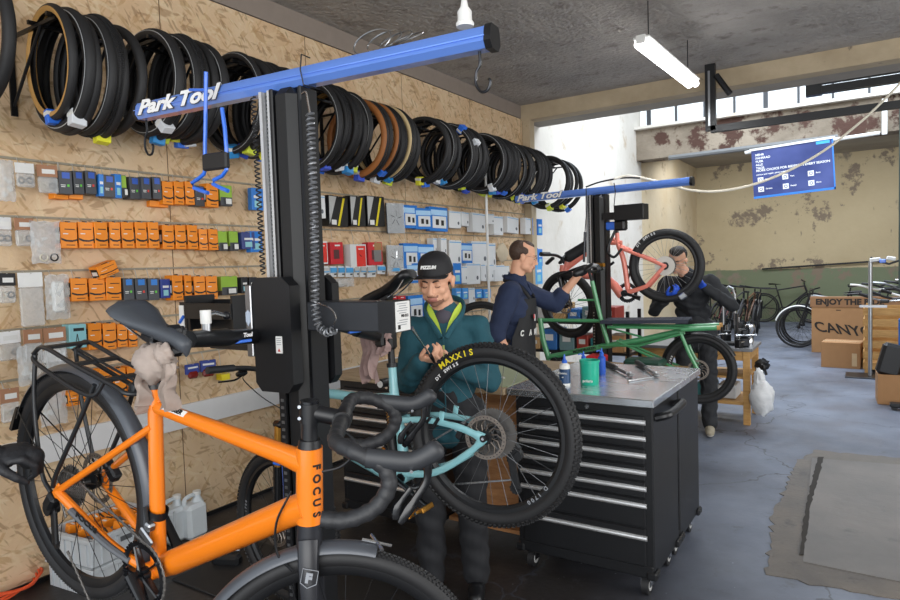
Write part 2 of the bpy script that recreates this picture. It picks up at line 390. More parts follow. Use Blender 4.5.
# ------------------------------------------------------------------ bicycles
RX90 = Matrix.Rotation(PI/2, 4, 'X')          # local z -> -y : revolve axis along y
def pose(x, y, z, yaw, pitch, roll):
    return Matrix.Translation((x, y, z)) @ Matrix.Rotation(yaw, 4, 'Z') @ Matrix.Rotation(pitch, 4, 'Y') @ Matrix.Rotation(roll, 4, 'X')
def onplane(M, px, py, y=0):
    """point of the bike's own plane y seen at a pixel, in bike coordinates"""
    I = M.inverted(); c = I @ CAMP; r = I.to_3x3() @ ray(px, py); return c + r*((y-c.y)/r.y)
def steer(A, B, ang):
    A = Vector(A); B = Vector(B); u = (A-B).normalized()
    return Matrix.Translation(B) @ Matrix.Rotation(ang, 4, u) @ Matrix.Translation(-B)
def toothed(mb, r, n, depth, th, T, inner=None):
    pr = []
    for i in range(n):
        a = 2*PI*i/n; d = 2*PI/n
        for f, rr in ((-.32, r-depth), (-.14, r), (.14, r), (.32, r-depth)):
            pr.append((rr*math.cos(a+f*d), rr*math.sin(a+f*d)))
    ri = inner or r*.62; N = len(pr)
    inn = [(ri*math.cos(math.atan2(y, x)), ri*math.sin(math.atan2(y, x))) for x, y in pr]
    vs = [(x, y, z) for z in (-th/2, th/2) for x, y in pr]+[(x, y, z) for z in (-th/2, th/2) for x, y in inn]; fs = []
    for i in range(N):
        j = (i+1) % N; a, b, c, d = i, j, N+i, N+j; e, f, g, h = 2*N+i, 2*N+j, 3*N+i, 3*N+j
        fs += [(a, b, d, c), (e, g, h, f), (c, d, h, g), (a, e, f, b)]
    mb.add(vs, fs, T)
def tire_mb(R, tr, wall=None, knobs=0, kh=.004, seg=64, band=None, wk=3):
    """tyre about y, knobs: 0 smooth, 1 small file tread, 2 big blocks; wall = sidewall material; band = thin reflective line"""
    mb = MB(rubber); T = RX90; c = R-tr; n = 12; prof = []
    for k in range(n+1):
        a = -PI*.80+2*PI*.80*k/n; prof.append((c+tr*math.cos(a), tr*math.sin(a)))
    if wall:
        mb.m(wall).rev(prof[:wk+1], seg, T); mb.m(rubber).rev(prof[wk:n-wk+1], seg, T); mb.m(wall).rev(prof[n-wk:], seg, T); mb.m(rubber)
    else: mb.rev(prof, seg, T)
    if band:
        for s in (-1, 1):
            mb.m(band); mb.rev([(c+tr*.28+.0015, s*(tr*.965+.001)), (c+tr*.45, s*(tr*.905+.0015))][::s], seg, T)
        mb.m(rubber)
    if knobs:
        m = int(2*PI*R/(.021 if knobs == 2 else .012)); rows = ((-.85, .5), (-.28, .75), (.28, .75), (.85, .5)) if knobs == 2 else ((-.55, .5), (-.1, .6), (.35, .6), (.75, .4))
        for i in range(m):
            for q, (al, wd) in enumerate(rows):
                th = 2*PI*(i+(.5 if q % 2 else 0))/m; a = al
                rr = c+(tr+kh/2)*math.cos(a); y = (tr+kh/2)*math.sin(a)
                L = .012 if knobs == 2 else .006; W = tr*(.42 if knobs == 2 else .3)
                X = Matrix.Rotation(-th, 4, 'Y') @ Matrix.Translation((rr, y, 0)) @ Matrix.Rotation(a, 4, 'Z')
                h = kh/2+.001
                mb.add([(x*h, yy*W/2*(.85 if x > 0 else 1), z*L/2*(.85 if x > 0 else 1)) for x in (-1, 1) for yy in (-1, 1) for z in (-1, 1)],
                       [(4, 6, 7, 5), (0, 4, 5, 1), (2, 3, 7, 6), (0, 2, 6, 4), (1, 5, 7, 3)], X)
    return mb
def rim_mb(R, w=.026, h=.026, m=black, hubr=.018, hubw=.1, hm=None):
    mb = MB(m); mb.rev([(R-h, -w*.22), (R-h*.55, -w/2), (R, -w/2), (R-.004, -w/2+.003), (R-h*.45, 0), (R-.004, w/2-.003), (R, w/2), (R-h*.55, w/2), (R-h, w*.22)], 64, RX90, closed=True)
    mb.m(hm or black).rev([(.004, -hubw/2), (.009, -hubw/2), (.009, -.042), (hubr+.012, -.035), (hubr+.012, -.03), (hubr, -.022), (hubr*.8, 0), (hubr, .022), (hubr+.012, .03), (hubr+.012, .035), (.009, .042), (.009, hubw/2), (.004, hubw/2)], 18, RX90)
    return mb
def spoke_ends(i, n, Rr, hubr=.028):
    s = 1 if i % 2 else -1; a = 2*PI*i/n; da = .55 if (i//2) % 2 else -.55
    b = a+da*.9
    return (hubr*math.cos(b), s*.032, hubr*math.sin(b)), (Rr*math.cos(a), 0, Rr*math.sin(a))
rotor_m = mat('worn_rotor_steel', '#8f857c', .38, .8)
def rotor_mb(r=.09, y=.05, arms=6, m=rotor_m, carrier=black):
    mb = MB(m); T = Matrix.Translation((0, y, 0)) @ RX90
    mb.rev([(r-.016, -.001), (r, -.001), (r, .001), (r-.016, .001)], 48, T, closed=True)
    mb.m(carrier).rev([(.012, -.003), (.028, -.003), (.028, .003), (.012, .003)], 20, T, closed=True)
    for k in range(arms*2):
        a = 2*PI*k/(arms*2); b = a+.5
        mb.m(m).tube([Vector((.026*math.cos(a), y, .026*math.sin(a))), Vector((r*.6*math.cos(a+.15), y, r*.6*math.sin(a+.15))), Vector(((r-.014)*math.cos(b), y, (r-.014)*math.sin(b)))], .0022, 4)
    mb.m(darkmetal)
    for k in range(32):
        a = 2*PI*k/32; mb.box(((r-.008)*math.cos(a), y, (r-.008)*math.sin(a)), (.004, .0026, .004), (0, -a, 0))
    return mb
def cassette_mb(y0=-.03, n=11, big=.085, small=.024, span=.036, m=None):
    mb = MB(m or mat('cassette_steel', '#6f6c69', .4, .6))
    for k in range(n):
        r = big+(small-big)*(k/(n-1))**.9; toothed(mb, r, int(r*2*PI/.0127), .005, .002, Matrix.Translation((0, y0-span*k/(n-1), 0)) @ RX90, max(.014, r*.72))
    mb.cyl((0, y0, 0), (0, y0-span, 0), .016, n=14); return mb
def wheel(root, name, M, R, tr, nsp=28, knobs=0, rotor=None, cass=None, rotr=.08, each=True, wall=None, band=None, rimm=black, rw=.026, seg=64, casbig=.085, hubw=.1, text=None, spm=None, hm=None):
    Rr = R-2*tr+.006
    wobj = rim_mb(Rr, rw, m=rimm, hubw=hubw, hm=hm).build(name, root); wobj.matrix_basis = M
    tm = tire_mb(R, tr, wall, knobs, .0045 if knobs == 2 else .0018, seg, band)
    if text:
        for (s, txt, size, a, col, rad) in text:
            ring_text(tm, txt, size, rad, a, s*(tr*.99 if rad > R-2*tr else rw/2+.001), s, col)
    tm.build('tire', wobj)
    spm = spm or darkmetal; L = Rr-.02
    if each:
        sp0 = MB(spm).cyl((0, 0, 0), (0, 0, 1), .0011, n=5).build('spoke', wobj)
        for i in range(nsp):
            a, b = map(Vector, spoke_ends(i, nsp, L)); o = sp0 if i == 0 else sp0.copy()
            if i: COL.objects.link(o); o.parent = wobj
            d = b-a; q = d.to_track_quat('Z', 'Y'); o.matrix_basis = Matrix.Translation(a) @ q.to_matrix().to_4x4() @ Matrix.Diagonal((1, 1, d.length, 1))
    else:
        mb = MB(spm)
        for i in range(nsp): a, b = spoke_ends(i, nsp, L); mb.cyl(a, b, .0013, n=4)
        mb.build('spokes', wobj)
    if rotor: rotor_mb(rotr, rotor).build('disc_rotor', wobj, label='steel disc rotor')
    if cass: cassette_mb(cass, big=casbig).build('cassette', wobj)
    return wobj
def ring_text(mb, txt, size, rad, a0, y, side, col, bold=.02):
    """letters around the wheel on the given side; a0 = angle of the middle"""
    mb.m(col); n = len(txt); step = size*.86/rad
    for i, ch in enumerate(txt):
        if ch == ' ': continue
        k = (i-(n-1)/2)*step
        a = a0-k*1.0*(-side if side < 0 else 1)*(1 if side > 0 else 1)
        a = a0+k*(1 if side > 0 else -1)
        rd = Vector((math.cos(a), 0, math.sin(a))); tg = Vector((-math.sin(a), 0, math.cos(a)))*(1 if side > 0 else -1)
        mb.text(ch, size, frameT(rd*rad+Vector((0, y, 0)), tg, rd), .0008, bold*size, 1.05)
def chain(mb, pts, y):
    P = [Vector(p) for p in pts]; d = 0; k = 0
    for a, b in zip(P, P[1:]):
        L = (b-a).length; u = (b-a)/L; n = max(1, round(L/.0105))
        for i in range(n):
            c = a+u*(L*(i+.5)/n); ang = math.atan2(u.z, u.x); k += 1
            mb.box((c.x, c.y, c.z), (.0118, .006 if k % 2 else .0034, .0075), (0, -ang, 0), .0012)
def arc(c, r, a0, a1, n, y): return [(c[0]+r*math.cos(a0+(a1-a0)*i/n), y, c[1]+r*math.sin(a0+(a1-a0)*i/n)) for i in range(n+1)]
def saddle_mb(nose, rear, w=.14, m=None, th=.035):
    """top surface runs from nose to rear in the plane y=0"""
    n = Vector(nose); r = Vector(rear); L = (r-n).length; u = (r-n)/L; up = Vector((0, 1, 0)).cross(u)
    if up.z < 0: up = -up
    secs = [(0, .010, -.012), (.03, .018, -.004), (.12, .021, 0), (.3, .024, -.002), (.5, .036, -.004), (.68, .058, -.001), (.84, w/2, .008), (.94, w/2*.96, .012), (1.0, w/2*.6, .008)]
    mb = MB(m or rubberg); vs = []; K = 14
    for t, hw, dz in secs:
        c = n+u*(t*L)+up*dz
        for k in range(K):
            a = 2*PI*k/K; x = math.cos(a); z = math.sin(a)
            zz = (.012*(z if z > 0 else 0) if z > 0 else z*th*(.75 if t < .1 else 1))*(1 if z > 0 else 1)
            if z > .5 and t > .45: zz -= .007*(1-abs(x)*2.0 if abs(x) < .5 else 0)
            droop = -.016*abs(x)**3*(hw/.07)
            vs.append(c+Vector((0, 1, 0))*(hw*x*(1 if z > -.3 else .9))+up*(zz+droop))
    fs = [(i*K+k, i*K+(k+1) % K, (i+1)*K+(k+1) % K, (i+1)*K+k) for i in range(len(secs)-1) for k in range(K)]+[tuple(range(K))[::-1], tuple((len(secs)-1)*K+k for k in range(K))]
    return mb.add(vs, fs), u, up
def rails(root, nose, rear, post, seatobj):
    n = Vector(nose); r = Vector(rear); up = Vector((0, 1, 0)).cross((r-n).normalized()); up = up if up.z > 0 else -up
    mb = MB(chrome)
    for s in (-1, 1):
        y = Vector((0, .022*s, 0))
        mb.tube(bez([n.lerp(r, .12)-up*.02+y*.6, n.lerp(r, .3)-up*.045+y, n.lerp(r, .65)-up*.048+y, n.lerp(r, .9)-up*.022+y*1.8], 4), .0035, 6)
    mb.m(black).box(Vector(post), (.05, .05, .025), b=.006)
    return mb.build('saddle_rails', seatobj)
def crank(root, bb, y, ang, L=.172, r=.1, pedalm=None, name='crank', ring=True, arm2=True, teeth=42):
    T = Matrix.Translation((bb[0], y, bb[1])) @ RX90; mb = MB(blackg); s = 1 if y > 0 else -1
    mb.cyl((bb[0], -y, bb[1]), (bb[0], y*1.2, bb[1]), .02, n=16)
    for a, yy in ((ang, y*1.55), (ang+PI, -y*1.55)):
        e = Vector((bb[0]+L*math.cos(a), yy*1.05, bb[1]+L*math.sin(a))); b = Vector((bb[0], yy, bb[1]))
        mb.tube([b-(e-b)*.08, b.lerp(e, .3), b.lerp(e, .8), e+(e-b)*.06], [.021, .016, .012, .014], 10, flat=.55, up=(0, 1, 0))
        if not arm2: break
    c = mb.build(name, root)
    if ring:
        g = MB(blackg); toothed(g, r, teeth, .006, .003, T, r*.78)
        for k in range(5):
            a = ang+2*PI*k/5+.3; g.tube([(bb[0], y, bb[1]), (bb[0]+r*.84*math.cos(a), y, bb[1]+r*.84*math.sin(a))], [.014, .009], 8, flat=.4, up=(0, 1, 0))
        g.m(chrome)
        for k in range(5):
            a = ang+2*PI*k/5+.3; g.cyl((bb[0]+r*.8*math.cos(a), y-.004, bb[1]+r*.8*math.sin(a)), (bb[0]+r*.8*math.cos(a), y+.004, bb[1]+r*.8*math.sin(a)), .005, n=8)
        g.build('chainring', c)
    return c
def pedal(root, p, sgn, m=black):
    mb = MB(m); x, y, z = p
    mb.box((x, y+sgn*.055, z), (.085, .075, .014), b=.004); mb.box((x-.036, y+sgn*.055, z), (.01, .09, .022), b=.003); mb.box((x+.036, y+sgn*.055, z), (.01, .09, .022), b=.003)
    mb.m(chrome).cyl((x, y, z), (x, y+sgn*.1, z), .006, n=8)
    for k in range(6): mb.m(darkmetal).cyl((x-.03+.03*(k % 3), y+sgn*(.03 if k < 3 else .08), z-.012), (x-.03+.03*(k % 3), y+sgn*(.03 if k < 3 else .08), z+.012), .002, n=5)
    return mb.build('pedal', root)
def stays(mb, a, b, y0, y1, r, mid=None, ym=None):
    for s in (-1, 1):
        pts = [(a[0], s*y0, a[1])]+([(mid[0], s*ym, mid[1])] if mid else [])+[(b[0], s*y1, b[1])]
        mb.tube(bez(pts, 5) if mid else pts, r, 10)
def derailleur(root, c, y, scale=1.0, label=None):
    x, z = c; mb = MB(black); s = scale
    mb.box((x-.015*s, y, z-.02*s), (.035*s, .03*s, .05*s), (0, .4, 0), .008); mb.box((x+.01*s, y, z-.085*s), (.022*s, .012, .095*s), (0, -.3, 0), .004)
    mb.cyl((x-.02*s, y-.012, z-.045*s), (x-.02*s, y+.02, z-.045*s), .018*s, n=14)
    for dx, dz in ((-.004, -.05), (.024, -.125)): toothed(mb, .018*s, 11, .003, .003, Matrix.Translation((x+dx*s, y, z+dz*s)) @ RX90, .006)
    return mb.build('rear_derailleur', root)

# ---------------- orange gravel bike
OM = pose(-2.01, 1.0, .995, .038, .336, .011)
ob = thing('bicycle', 'orange touring bike with drop bars, fenders and a rear rack, clamped in the nearest stand', 'bicycle', matrix=OM)
BB = (.401, -.053); ST = (.269, .433); HT = (.823, .523); HB = (.867, .362); FH = (1.045, -.023)
blk_txt = mat('black_print', '#141414', .5, var=0); ylw_txt = mat('yellow_print', '#e6d21e', .5, var=0); wht_txt = mat('white_print', '#e9e9e9', .5, var=0); gry_txt = mat('grey_print', '#8d9096', .5, var=0)
def V3(p, y=0): return Vector((p[0], y, p[1]))
f = MB(orange_paint)
f.cyl(V3(HT)+(V3(HT)-V3(HB)).normalized()*.004, V3(HB)-(V3(HT)-V3(HB)).normalized()*.004, .0295, .031, n=24)
hd = V3(HB)-V3(HT)
f.tube([V3(HT)+hd*.22, V3(HT)+hd*.22+Vector((-.07, 0, -.012)), V3(ST, 0)+Vector((.06, 0, -.038)), V3(ST)+Vector((.0, 0, -.05))], [.030, .0245, .0175, .0165], 18, flat=1.0, up=(0, 0, 1))
f.tube([V3(HT)+hd*.80, V3(HT)+hd*.80+Vector((-.05, 0, -.045)), V3(BB)+Vector((.06, 0, .055)), V3(BB)], [.036, .0345, .0345, .03], 20, up=(0, 0, 1))
f.tube([V3(ST), V3(BB)], [.019, .0215], 18)
f.cyl(V3(ST)+(V3(ST)-V3(BB)).normalized()*.012, V3(ST)-(V3(ST)-V3(BB)).normalized()*.02, .0215, n=18)
f.cyl(V3(BB, -.036), V3(BB, .036), .026, n=20)
sj = (.297, .335)
stays(f, sj, (.0, .0), .012, .066, .0105, (.2, .222), .034)
stays(f, (.36, -.055), (.0, -.004), .03, .067, .0135, (.24, -.048), .048)
for s in (-1, 1): f.box((.0, s*.068, 0), (.03, .01, .05), (0, .5, 0), .005)
fo = f.build('frame', ob, label='glossy orange frame')
g = MB(mat('grey_stay_guard', '#55575b', .5))
g.tube(bez([(.335, -.0435, -.0525), (.24, -.0615, -.041), (.09, -.078, -.012)], 5), .0095, 8)
g.build('chainstay_guard', fo)
g = MB(blk_txt); u = V3(HB)-V3(HT)
a, b = Vector((.36, -.043, -.055)), Vector((.0, -.080, -.004))
qf = onplane(OM, 86, 523, -.092); T = frameT(qf, (a-b).normalized(), (0, 0, 1)); g.text('FOCUS', .022, T, .0012, .0006, 1.3)
T = frameT(V3(HT).lerp(V3(HB), .5)+Vector((.028, -.020, 0)), -u, Vector((-.6, -.8, 0))); 
for k, ch in enumerate('FOCUS'):
    g.text(ch, .026, frameT(V3(HT).lerp(V3(HB), .16+.165*k)+Vector((.0296, -.0085, 0)), u.normalized(), (.27, .96, .08)), .0015, .0008)
g.m(white); ta = V3(ST)+Vector((.06, 0, -.038)); tb_ = V3(HT)+hd*.22+Vector((-.07, 0, -.012)); td = (tb_-ta).normalized(); tn = Vector((0, -.62, .78)); tc_ = ta+td*.045+tn*.0182
Ts = frameT(tc_, td, td.cross(tn)*-1); g.box((0, 0, 0), (.088, .017, .002), T=Ts)
g.m(blk_txt).text('CLOSER', .017, Ts @ Matrix.Translation((0, 0, .0012)), .001, .0008)
g.build('lettering', fo, label='black lettering')
stv = (V3(ST)-V3(BB)).normalized()
sp = MB(black); sp.cyl(V3(ST)+stv*.002, V3(ST)+stv*.018, .024, .0215, n=18); sp.cyl(V3(ST), V3(ST)+stv*.12, .0155, n=18); sp.m(rubberg).cyl(V3(ST)+stv*.09, V3(ST)+stv*.135, .0185, n=18)
sp.build('seatpost', ob)
sm, su, sup = saddle_mb((.372, 0, .604), (.100, 0, .612), .145, mat('grey_saddle_cover', '#3e4248', .5, var=.04)); so = sm.build('saddle', ob, ang=1.2, label='dark grey saddle'); rails(ob, (.364, 0, .612), (.085, 0, .612), V3(ST)+stv*.14, so)
OS = steer(V3(HT), V3(HB), .594)
def spre(mb, S): mb.V = [S @ v for v in mb.V]; return mb
hdn = (V3(HB)-V3(HT)).normalized()
fk = MB(mat('matt_black_fork', '#222328', .38, var=.05)); c0 = V3(HB)+hdn*.006
fk.tube([c0, c0+hdn*.03, c0+hdn*.055], [.027, .029, .030], 16)
for s in (-1, 1):
    fk.tube([c0+hdn*.035+Vector((0, s*.02, 0)), c0+hdn*.075+Vector((.004, s*.043, 0)), c0+hdn*.2+Vector((.010, s*.05, 0)), V3(FH, s*.055)], [.024, .023, .019, .012], 12, flat=.62, up=(1, 0, 0))
fk.m(gry_txt); fx = c0+hdn*.10
fk.text('F', .030, frameT(fx+Vector((.008, -.062, 0)), (1, -.05, .1), (-hdn)), .001, .002); 
hx = [(-.012, .015), (.014, .015), (.014, -.008), (.0, -.017), (-.012, -.010)]
Tf = frameT(fx+Vector((.008, -.0612, 0)), (1, -.05, .1), (-hdn)); fk.tube([Tf @ Vector((x*1.35, y*1.35, 0)) for x, y in hx], .0012, 4, closed=True)
spre(fk, OS).build('fork', ob, label='matt black fork')
hs = MB(black); hs.cyl(V3(HT)-hdn*.004, V3(HT)-hdn*.022, .027, .024, n=18); hs.cyl(V3(HT)-hdn*.022, V3(HT)-hdn*.10, .0185, n=18); hs.cyl(V3(HT)-hdn*.062, V3(HT)-hdn*.105, .0225, n=18); hs.m(blackg).cyl(V3(HT)-hdn*.105, V3(HT)-hdn*.111, .021, n=18)
bc = Vector((.876, 0, .61)); hs.m(black).cyl(V3(HT)-hdn*.085, bc, .0185, .019, n=16); hs.cyl(bc-Vector((0, .024, 0)), bc+Vector((0, .024, 0)), .0215, n=16)
for z in (-1, 1): hs.m(chrome).cyl(V3(HT)-hdn*(.083+.013*z)+Vector((-.02, -.022, 0)), V3(HT)-hdn*(.083+.013*z)+Vector((-.02, .0, 0)), .004, n=8)
spre(hs, OS).build('stem', ob)
tape = mat('black_bar_tape', '#232427', .55, bump=.2, scale=60)
ba = MB(tape)
def drop(s):
    w = .215
    return bez([bc+Vector((0, 0, 0)), bc+Vector((0, s*.10, .0)), bc+Vector((.006, s*(w-.045), .002)), bc+Vector((.045, s*(w-.006), .006)), bc+Vector((.105, s*w, -.004)), bc+Vector((.128, s*(w+.004), -.04)), bc+Vector((.112, s*(w+.008), -.088)), bc+Vector((.068, s*(w+.011), -.122)), bc+Vector((.02, s*(w+.012), -.133))], 7)
for s in (-1, 1):
    P = drop(s); ba.tube(P, [.0165+.0012*math.sin(i*1.9) for i in range(len(P))], 12)
bao = spre(ba, OS).build('handlebar', ob, ang=1.0, label='drop handlebar wrapped in black tape')
for s in (-1, 1):
    hb = MB(rubberg if False else mat('black_hood_rubber', '#2a2c30', .5)); w = .216
    hb.tube(bez([bc+Vector((.07, s*w, .003)), bc+Vector((.115, s*w, .010)), bc+Vector((.158, s*w, .020)), bc+Vector((.188, s*w, .045)), bc+Vector((.202, s*w, .066))], 4), [.020]*3+[.021]*5+[.020]*4+[.021]*3+[.018, .010], 12, flat=.8, up=(0, 0, 1))
    ho = spre(hb, OS).build('brake_hood', bao, ang=1.2)
    lv = MB(blackg); lv.tube(bez([bc+Vector((.186, s*w, .03)), bc+Vector((.196, s*w, -.01)), bc+Vector((.182, s*(w+.006), -.055)), bc+Vector((.168, s*(w+.014), -.10))], 5), [.008, .009, .009]+[.008]*8+[.010, .011, .010, .009, .006], 8, flat=.7, up=(1, 0, 0))
    lv.tube(bez([bc+Vector((.17, s*w*1.03, -.03)), bc+Vector((.155, s*w*1.05, -.07)), bc+Vector((.158, s*w*1.06, -.095))], 4), [.006]*4+[.009]*4+[.007], 8, flat=.6)
    lv.m(chrome).cyl(bc+Vector((.16, s*w-.024, .008)), bc+Vector((.16, s*w+.024, .008)), .0035, n=8)
    spre(lv, OS).build('brake_lever', bao)
cb = MB(black)
cb.tube([OS @ p for p in bez([bc+Vector((.0, -.03, -.01)), bc+Vector((.05, -.05, -.035)), bc+Vector((.03, -.04, -.09)), bc+Vector((-.01, -.03, -.12))], 5)], .0028, 6)
cb.m(darkmetal).tube(bez([V3(HB)+Vector((-.045, -.03, .06)), V3(HB)+Vector((-.055, -.045, -.02)), V3(HB)+Vector((-.03, -.05, -.085)), V3(HB)+Vector((.02, -.045, -.105))], 6), .0028, 6)
cb.build('brake_cable', ob)
wheel(ob, 'rear_wheel', Matrix.Translation((0, 0, 0)), .35, .021, 28, 1, rotor=.052, cass=-.022, rotr=.08, rimm=black, seg=72, casbig=.066)
FWM = OS @ Matrix.Translation(V3(FH))
wheel(ob, 'front_wheel', FWM, .35, .021, 28, 1, rotor=.048, rotr=.08, seg=72)
fm = mat('dark_grey_fender', '#4a4d53', .33, .2, var=.05)
def fender(a0, a1, R, w, M=None, m=fm, name='fender', root=ob):
    mb = MB(m); n = 40; K = 7; vs = []
    for th in (0, .0022):
        for i in range(n+1):
            a = a0+(a1-a0)*i/n
            for k in range(K):
                q = (k/(K-1)-.5)*2; rr = R-.017*abs(q)**2.4+th
                vs.append((rr*math.cos(a), q*w/2, rr*math.sin(a)))
    A = (n+1)*K; fs = []
    for i in range(n):
        for k in range(K-1):
            p = i*K+k; fs += [(p, p+K, p+K+1, p+1), (A+p, A+p+1, A+p+K+1, A+p+K)]
    for i in range(n):
        for k in (0, K-1): p = i*K+k; fs.append((p, p+K, A+p+K, A+p) if k else (p, A+p, A+p+K, p+K))
    for i in (0, n): fs += [(i*K+k, i*K+k+1, A+i*K+k+1, A+i*K+k) for k in range(K-1)]
    mb.add(vs, fs)
    if M: spre(mb, M)
    return mb.build(name, root, ang=1.0)
fe = fender(-.35, 2.95, .366, .052)
mf = MB(black); mf.prism([(-.362, .085), (-.352, .066), (-.398, .012), (-.372, .012)], .003, Matrix.Rotation(PI/2, 4, 'X')); mf.prism([(-.36, .1), (-.35, .1), (-.37, .01), (-.385, .01)], .046, Matrix.Translation((0, .023, 0)) @ Matrix.Rotation(PI/2, 4, 'X')); mf.build('mudflap', fe)
ff = fender(1.60, 3.5, .366, .056, FWM)
fs_ = MB(chrome); 
fs_.cyl(FWM @ Vector((.0, -.03, .372)), FWM @ Vector((-.03, .03, .372)), .004, n=6); fs_.cyl(FWM @ Vector((-.05, 0, .371)), FWM @ Vector((.02, 0, .373)), .0035, n=6)
fs_.build('fender_bolt', ob)
fs_ = MB(black); fs_.tube([(0, -.07, 0), (-.35, -.024, .105), (-.352, .024, .105), (0, .07, 0)], .0022, 6)
fs_.build('fender_stay', ob)
# rack
rk = MB(mat('black_rack_tube', '#1d1f22', .4)); r = .0066
rk.tube(bez([(-.215, .068, .352), (-.165, .068, .392), (.0, .067, .402), (.18, .066, .415), (.238, .055, .416), (.256, .0, .418), (.238, -.055, .416), (.18, -.060, .415), (.0, -.062, .402), (-.165, -.062, .392), (-.215, -.062, .352)], 5), r, 8)
for s in (-1, 1):
    rk.tube(bez([(-.215, s*.055, .352), (-.20, s*.068, .338), (-.1, s*.072, .338), (.04, s*.072, .343), (.11, s*.066, .358), (.13, s*.056, .405)], 5), r, 8)
    rk.tube(bez([(-.21, s*.06, .35), (-.165, s*.07, .2), (-.075, s*.078, .03), (-.02, s*.076, -.012)], 4), r, 8)
    rk.tube(bez([(.10, s*.062, .385), (.06, s*.074, .23), (.0, s*.078, .06), (-.012, s*.076, .01)], 4), r, 8)
rk.tube([(-.1, .0, .404), (.2, 0, .42)], .004, 6)
for x, z in ((-.155, .395), (.0, .405), (.14, .414)): rk.box((x, 0, z), (.028, .13, .004), (0, -.06, 0), .001)
rk.box((.19, 0, .40), (.03, .03, .03), b=.004); rk.m(chrome).cyl((.2, -.03, .395), (.2, .03, .395), .004, n=8)
rk.build('rear_rack', ob, ang=1.0, label='black tubular luggage rack')
cr = crank(ob, BB, -.047, -.62, r=.093, teeth=44)
ch = MB(mat('chain_steel', '#6a6764', .4, .6)); y = -.047
top = (.038, .048); chain(ch, [(.03, -.04, .05), (BB[0]-.02, y, BB[1]+.09)], y); chain(ch, arc(BB, .092, 1.78, -1.2, 16, y), y)
chain(ch, [(BB[0]+.03, y, BB[1]-.088), (.24, y, -.31), (.05, -.045, -.19)], y); chain(ch, [(.02, -.045, -.09), (-.03, -.043, -.035), (-.05, -.042, .0), (-.03, -.042, .045), (.03, -.04, .055)], y)
ch.build('chain', ob)
derailleur(ob, (-.02, -.035), -.058, 1.15)
fd = MB(alu); fd.box((.385, -.045, .055), (.06, .008, .022), (0, .3, 0), .004); fd.box((.375, -.03, .075), (.024, .024, .024), b=.005); fd.m(black).cyl((.345, -.03, .12), (.37, -.03, .07), .006, n=8); fd.rev([(.026, -.012), (.026, .012)], 16, Matrix.Translation((.363, 0, .10))); fd.build('front_derailleur', ob)
ca = MB(black); ca.box((.07, .055, .055), (.05, .03, .035), (0, .5, 0), .006); ca.box((.045, .05, .075), (.03, .03, .02), (0, .5, 0), .004); ca.tube(bez([(.07, .06, .07), (.05, .09, .02), (.0, .09, -.02), (-.02, .07, .03), (.05, .07, .12), (.18, .06, .2)], 5), .0025, 6); ca.build('brake_caliper', ob)
# ---------------- pale teal mountain bike
TM = pose(-1.281, 2.242, .933, 3.267, .464, .036)
tb = thing('bicycle', 'pale teal mountain bike with knobbly tyres, clamped on the far side of the nearest stand', 'bicycle', matrix=TM)
bb = (.455, -.01); stt = (.297, .438); hb = (.93, .44); ht = (.885, .545)
hu = (V3(ht)-V3(hb)).normalized()
f = MB(teal_paint)
f.cyl(V3(ht), V3(hb), .026, .03, n=20)
jt = (.352, .31)
f.tube(bez([V3(ht)-hu*.03, (.72, 0, .49), (.5, 0, .375), (.36, 0, .318)], 5), [.026]*5+[.022]*6+[.020]*5, 14, up=(0, 1, 0))
f.tube([V3(hb)+hu*.02, (.82, 0, .33), (.56, 0, .05), V3(bb)], [.032, .031, .031, .03], 16, up=(0, 1, 0))
f.tube([V3(stt), V3(stt).lerp(V3(jt), .6), V3(jt), (.39, 0, .17), V3(bb)], [.0185, .019, .024, .022, .026], 16, up=(0, 1, 0))
f.cyl(V3(bb, -.04), V3(bb, .04), .028, n=18)
f.build('frame', tb, label='pale teal main frame')
f = MB(teal_paint)
for s in (-1, 1):
    f.tube(bez([(.36, s*.03, .215), (.22, s*.055, .165), (.09, s*.068, .085), (.03, s*.07, .03), (0, s*.068, 0)], 4), [.013]*8+[.015]*5+[.019]*4, 10, flat=.7, up=(0, 0, 1))
    f.tube(bez([(.44, s*.035, -.0), (.28, s*.055, -.045), (.1, s*.068, -.03), (0, s*.068, 0)], 4), [.015]*9+[.013]*2+[.018]*2, 10, flat=.7, up=(0, 0, 1))
    f.tube([(.155, s*.064, .125), (.125, s*.066, .165)], .012, 8, flat=.6)
f.cyl((.36, -.04, .215), (.36, .04, .215), .016, n=12)
f.m(black).box((.2, .062, .158), (.03, .03, .012), (0, .4, 0), .003).box((.17, .068, .135), (.05, .02, .014), (0, .5, 0), .003)
f.cyl((0, .06, 0), (0, .082, 0), .014, n=14); f.m(chrome).cyl((0, .07, 0), (0, .085, 0), .006, n=10)
f.build('rear_swingarm', tb)
f = MB(black); f.box((.37, 0, .235), (.07, .08, .04), (0, .5, 0), .01); f.m(gold).cyl((.40, 0, .28), (.44, 0, .18), .014, n=14); f.m(black).cyl((.44, 0, .18), (.47, 0, .09), .023, n=14)
for k in range(6): f.m(darkmetal).rev([(.021, -.002), (.021, .002)], 14, Matrix.Translation((.405+.005*k, 0, .265-.012*k)) @ Matrix.Rotation(-2.8, 4, 'Y'))
f.build('rear_shock', tb, label='rear shock with gold body')
spv = (V3(stt)-V3(jt)).normalized()
sp = MB(black); sp.cyl(V3(stt)-spv*.004, V3(stt)+spv*.014, .024, n=16); sp.cyl(V3(stt), (.185, 0, .705), .0155, n=16); sp.build('seatpost', tb)
sm, su, sup = saddle_mb((.318, 0, .765), (.02, 0, .752), .145, black); so = sm.build('saddle', tb, ang=1.2); rails(tb, (.318, 0, .765), (.02, 0, .752), (.185, 0, .71), so)
TS = steer(V3(ht), V3(hb), -.196)
fk = MB(black); ax = V3((1.228, .009))
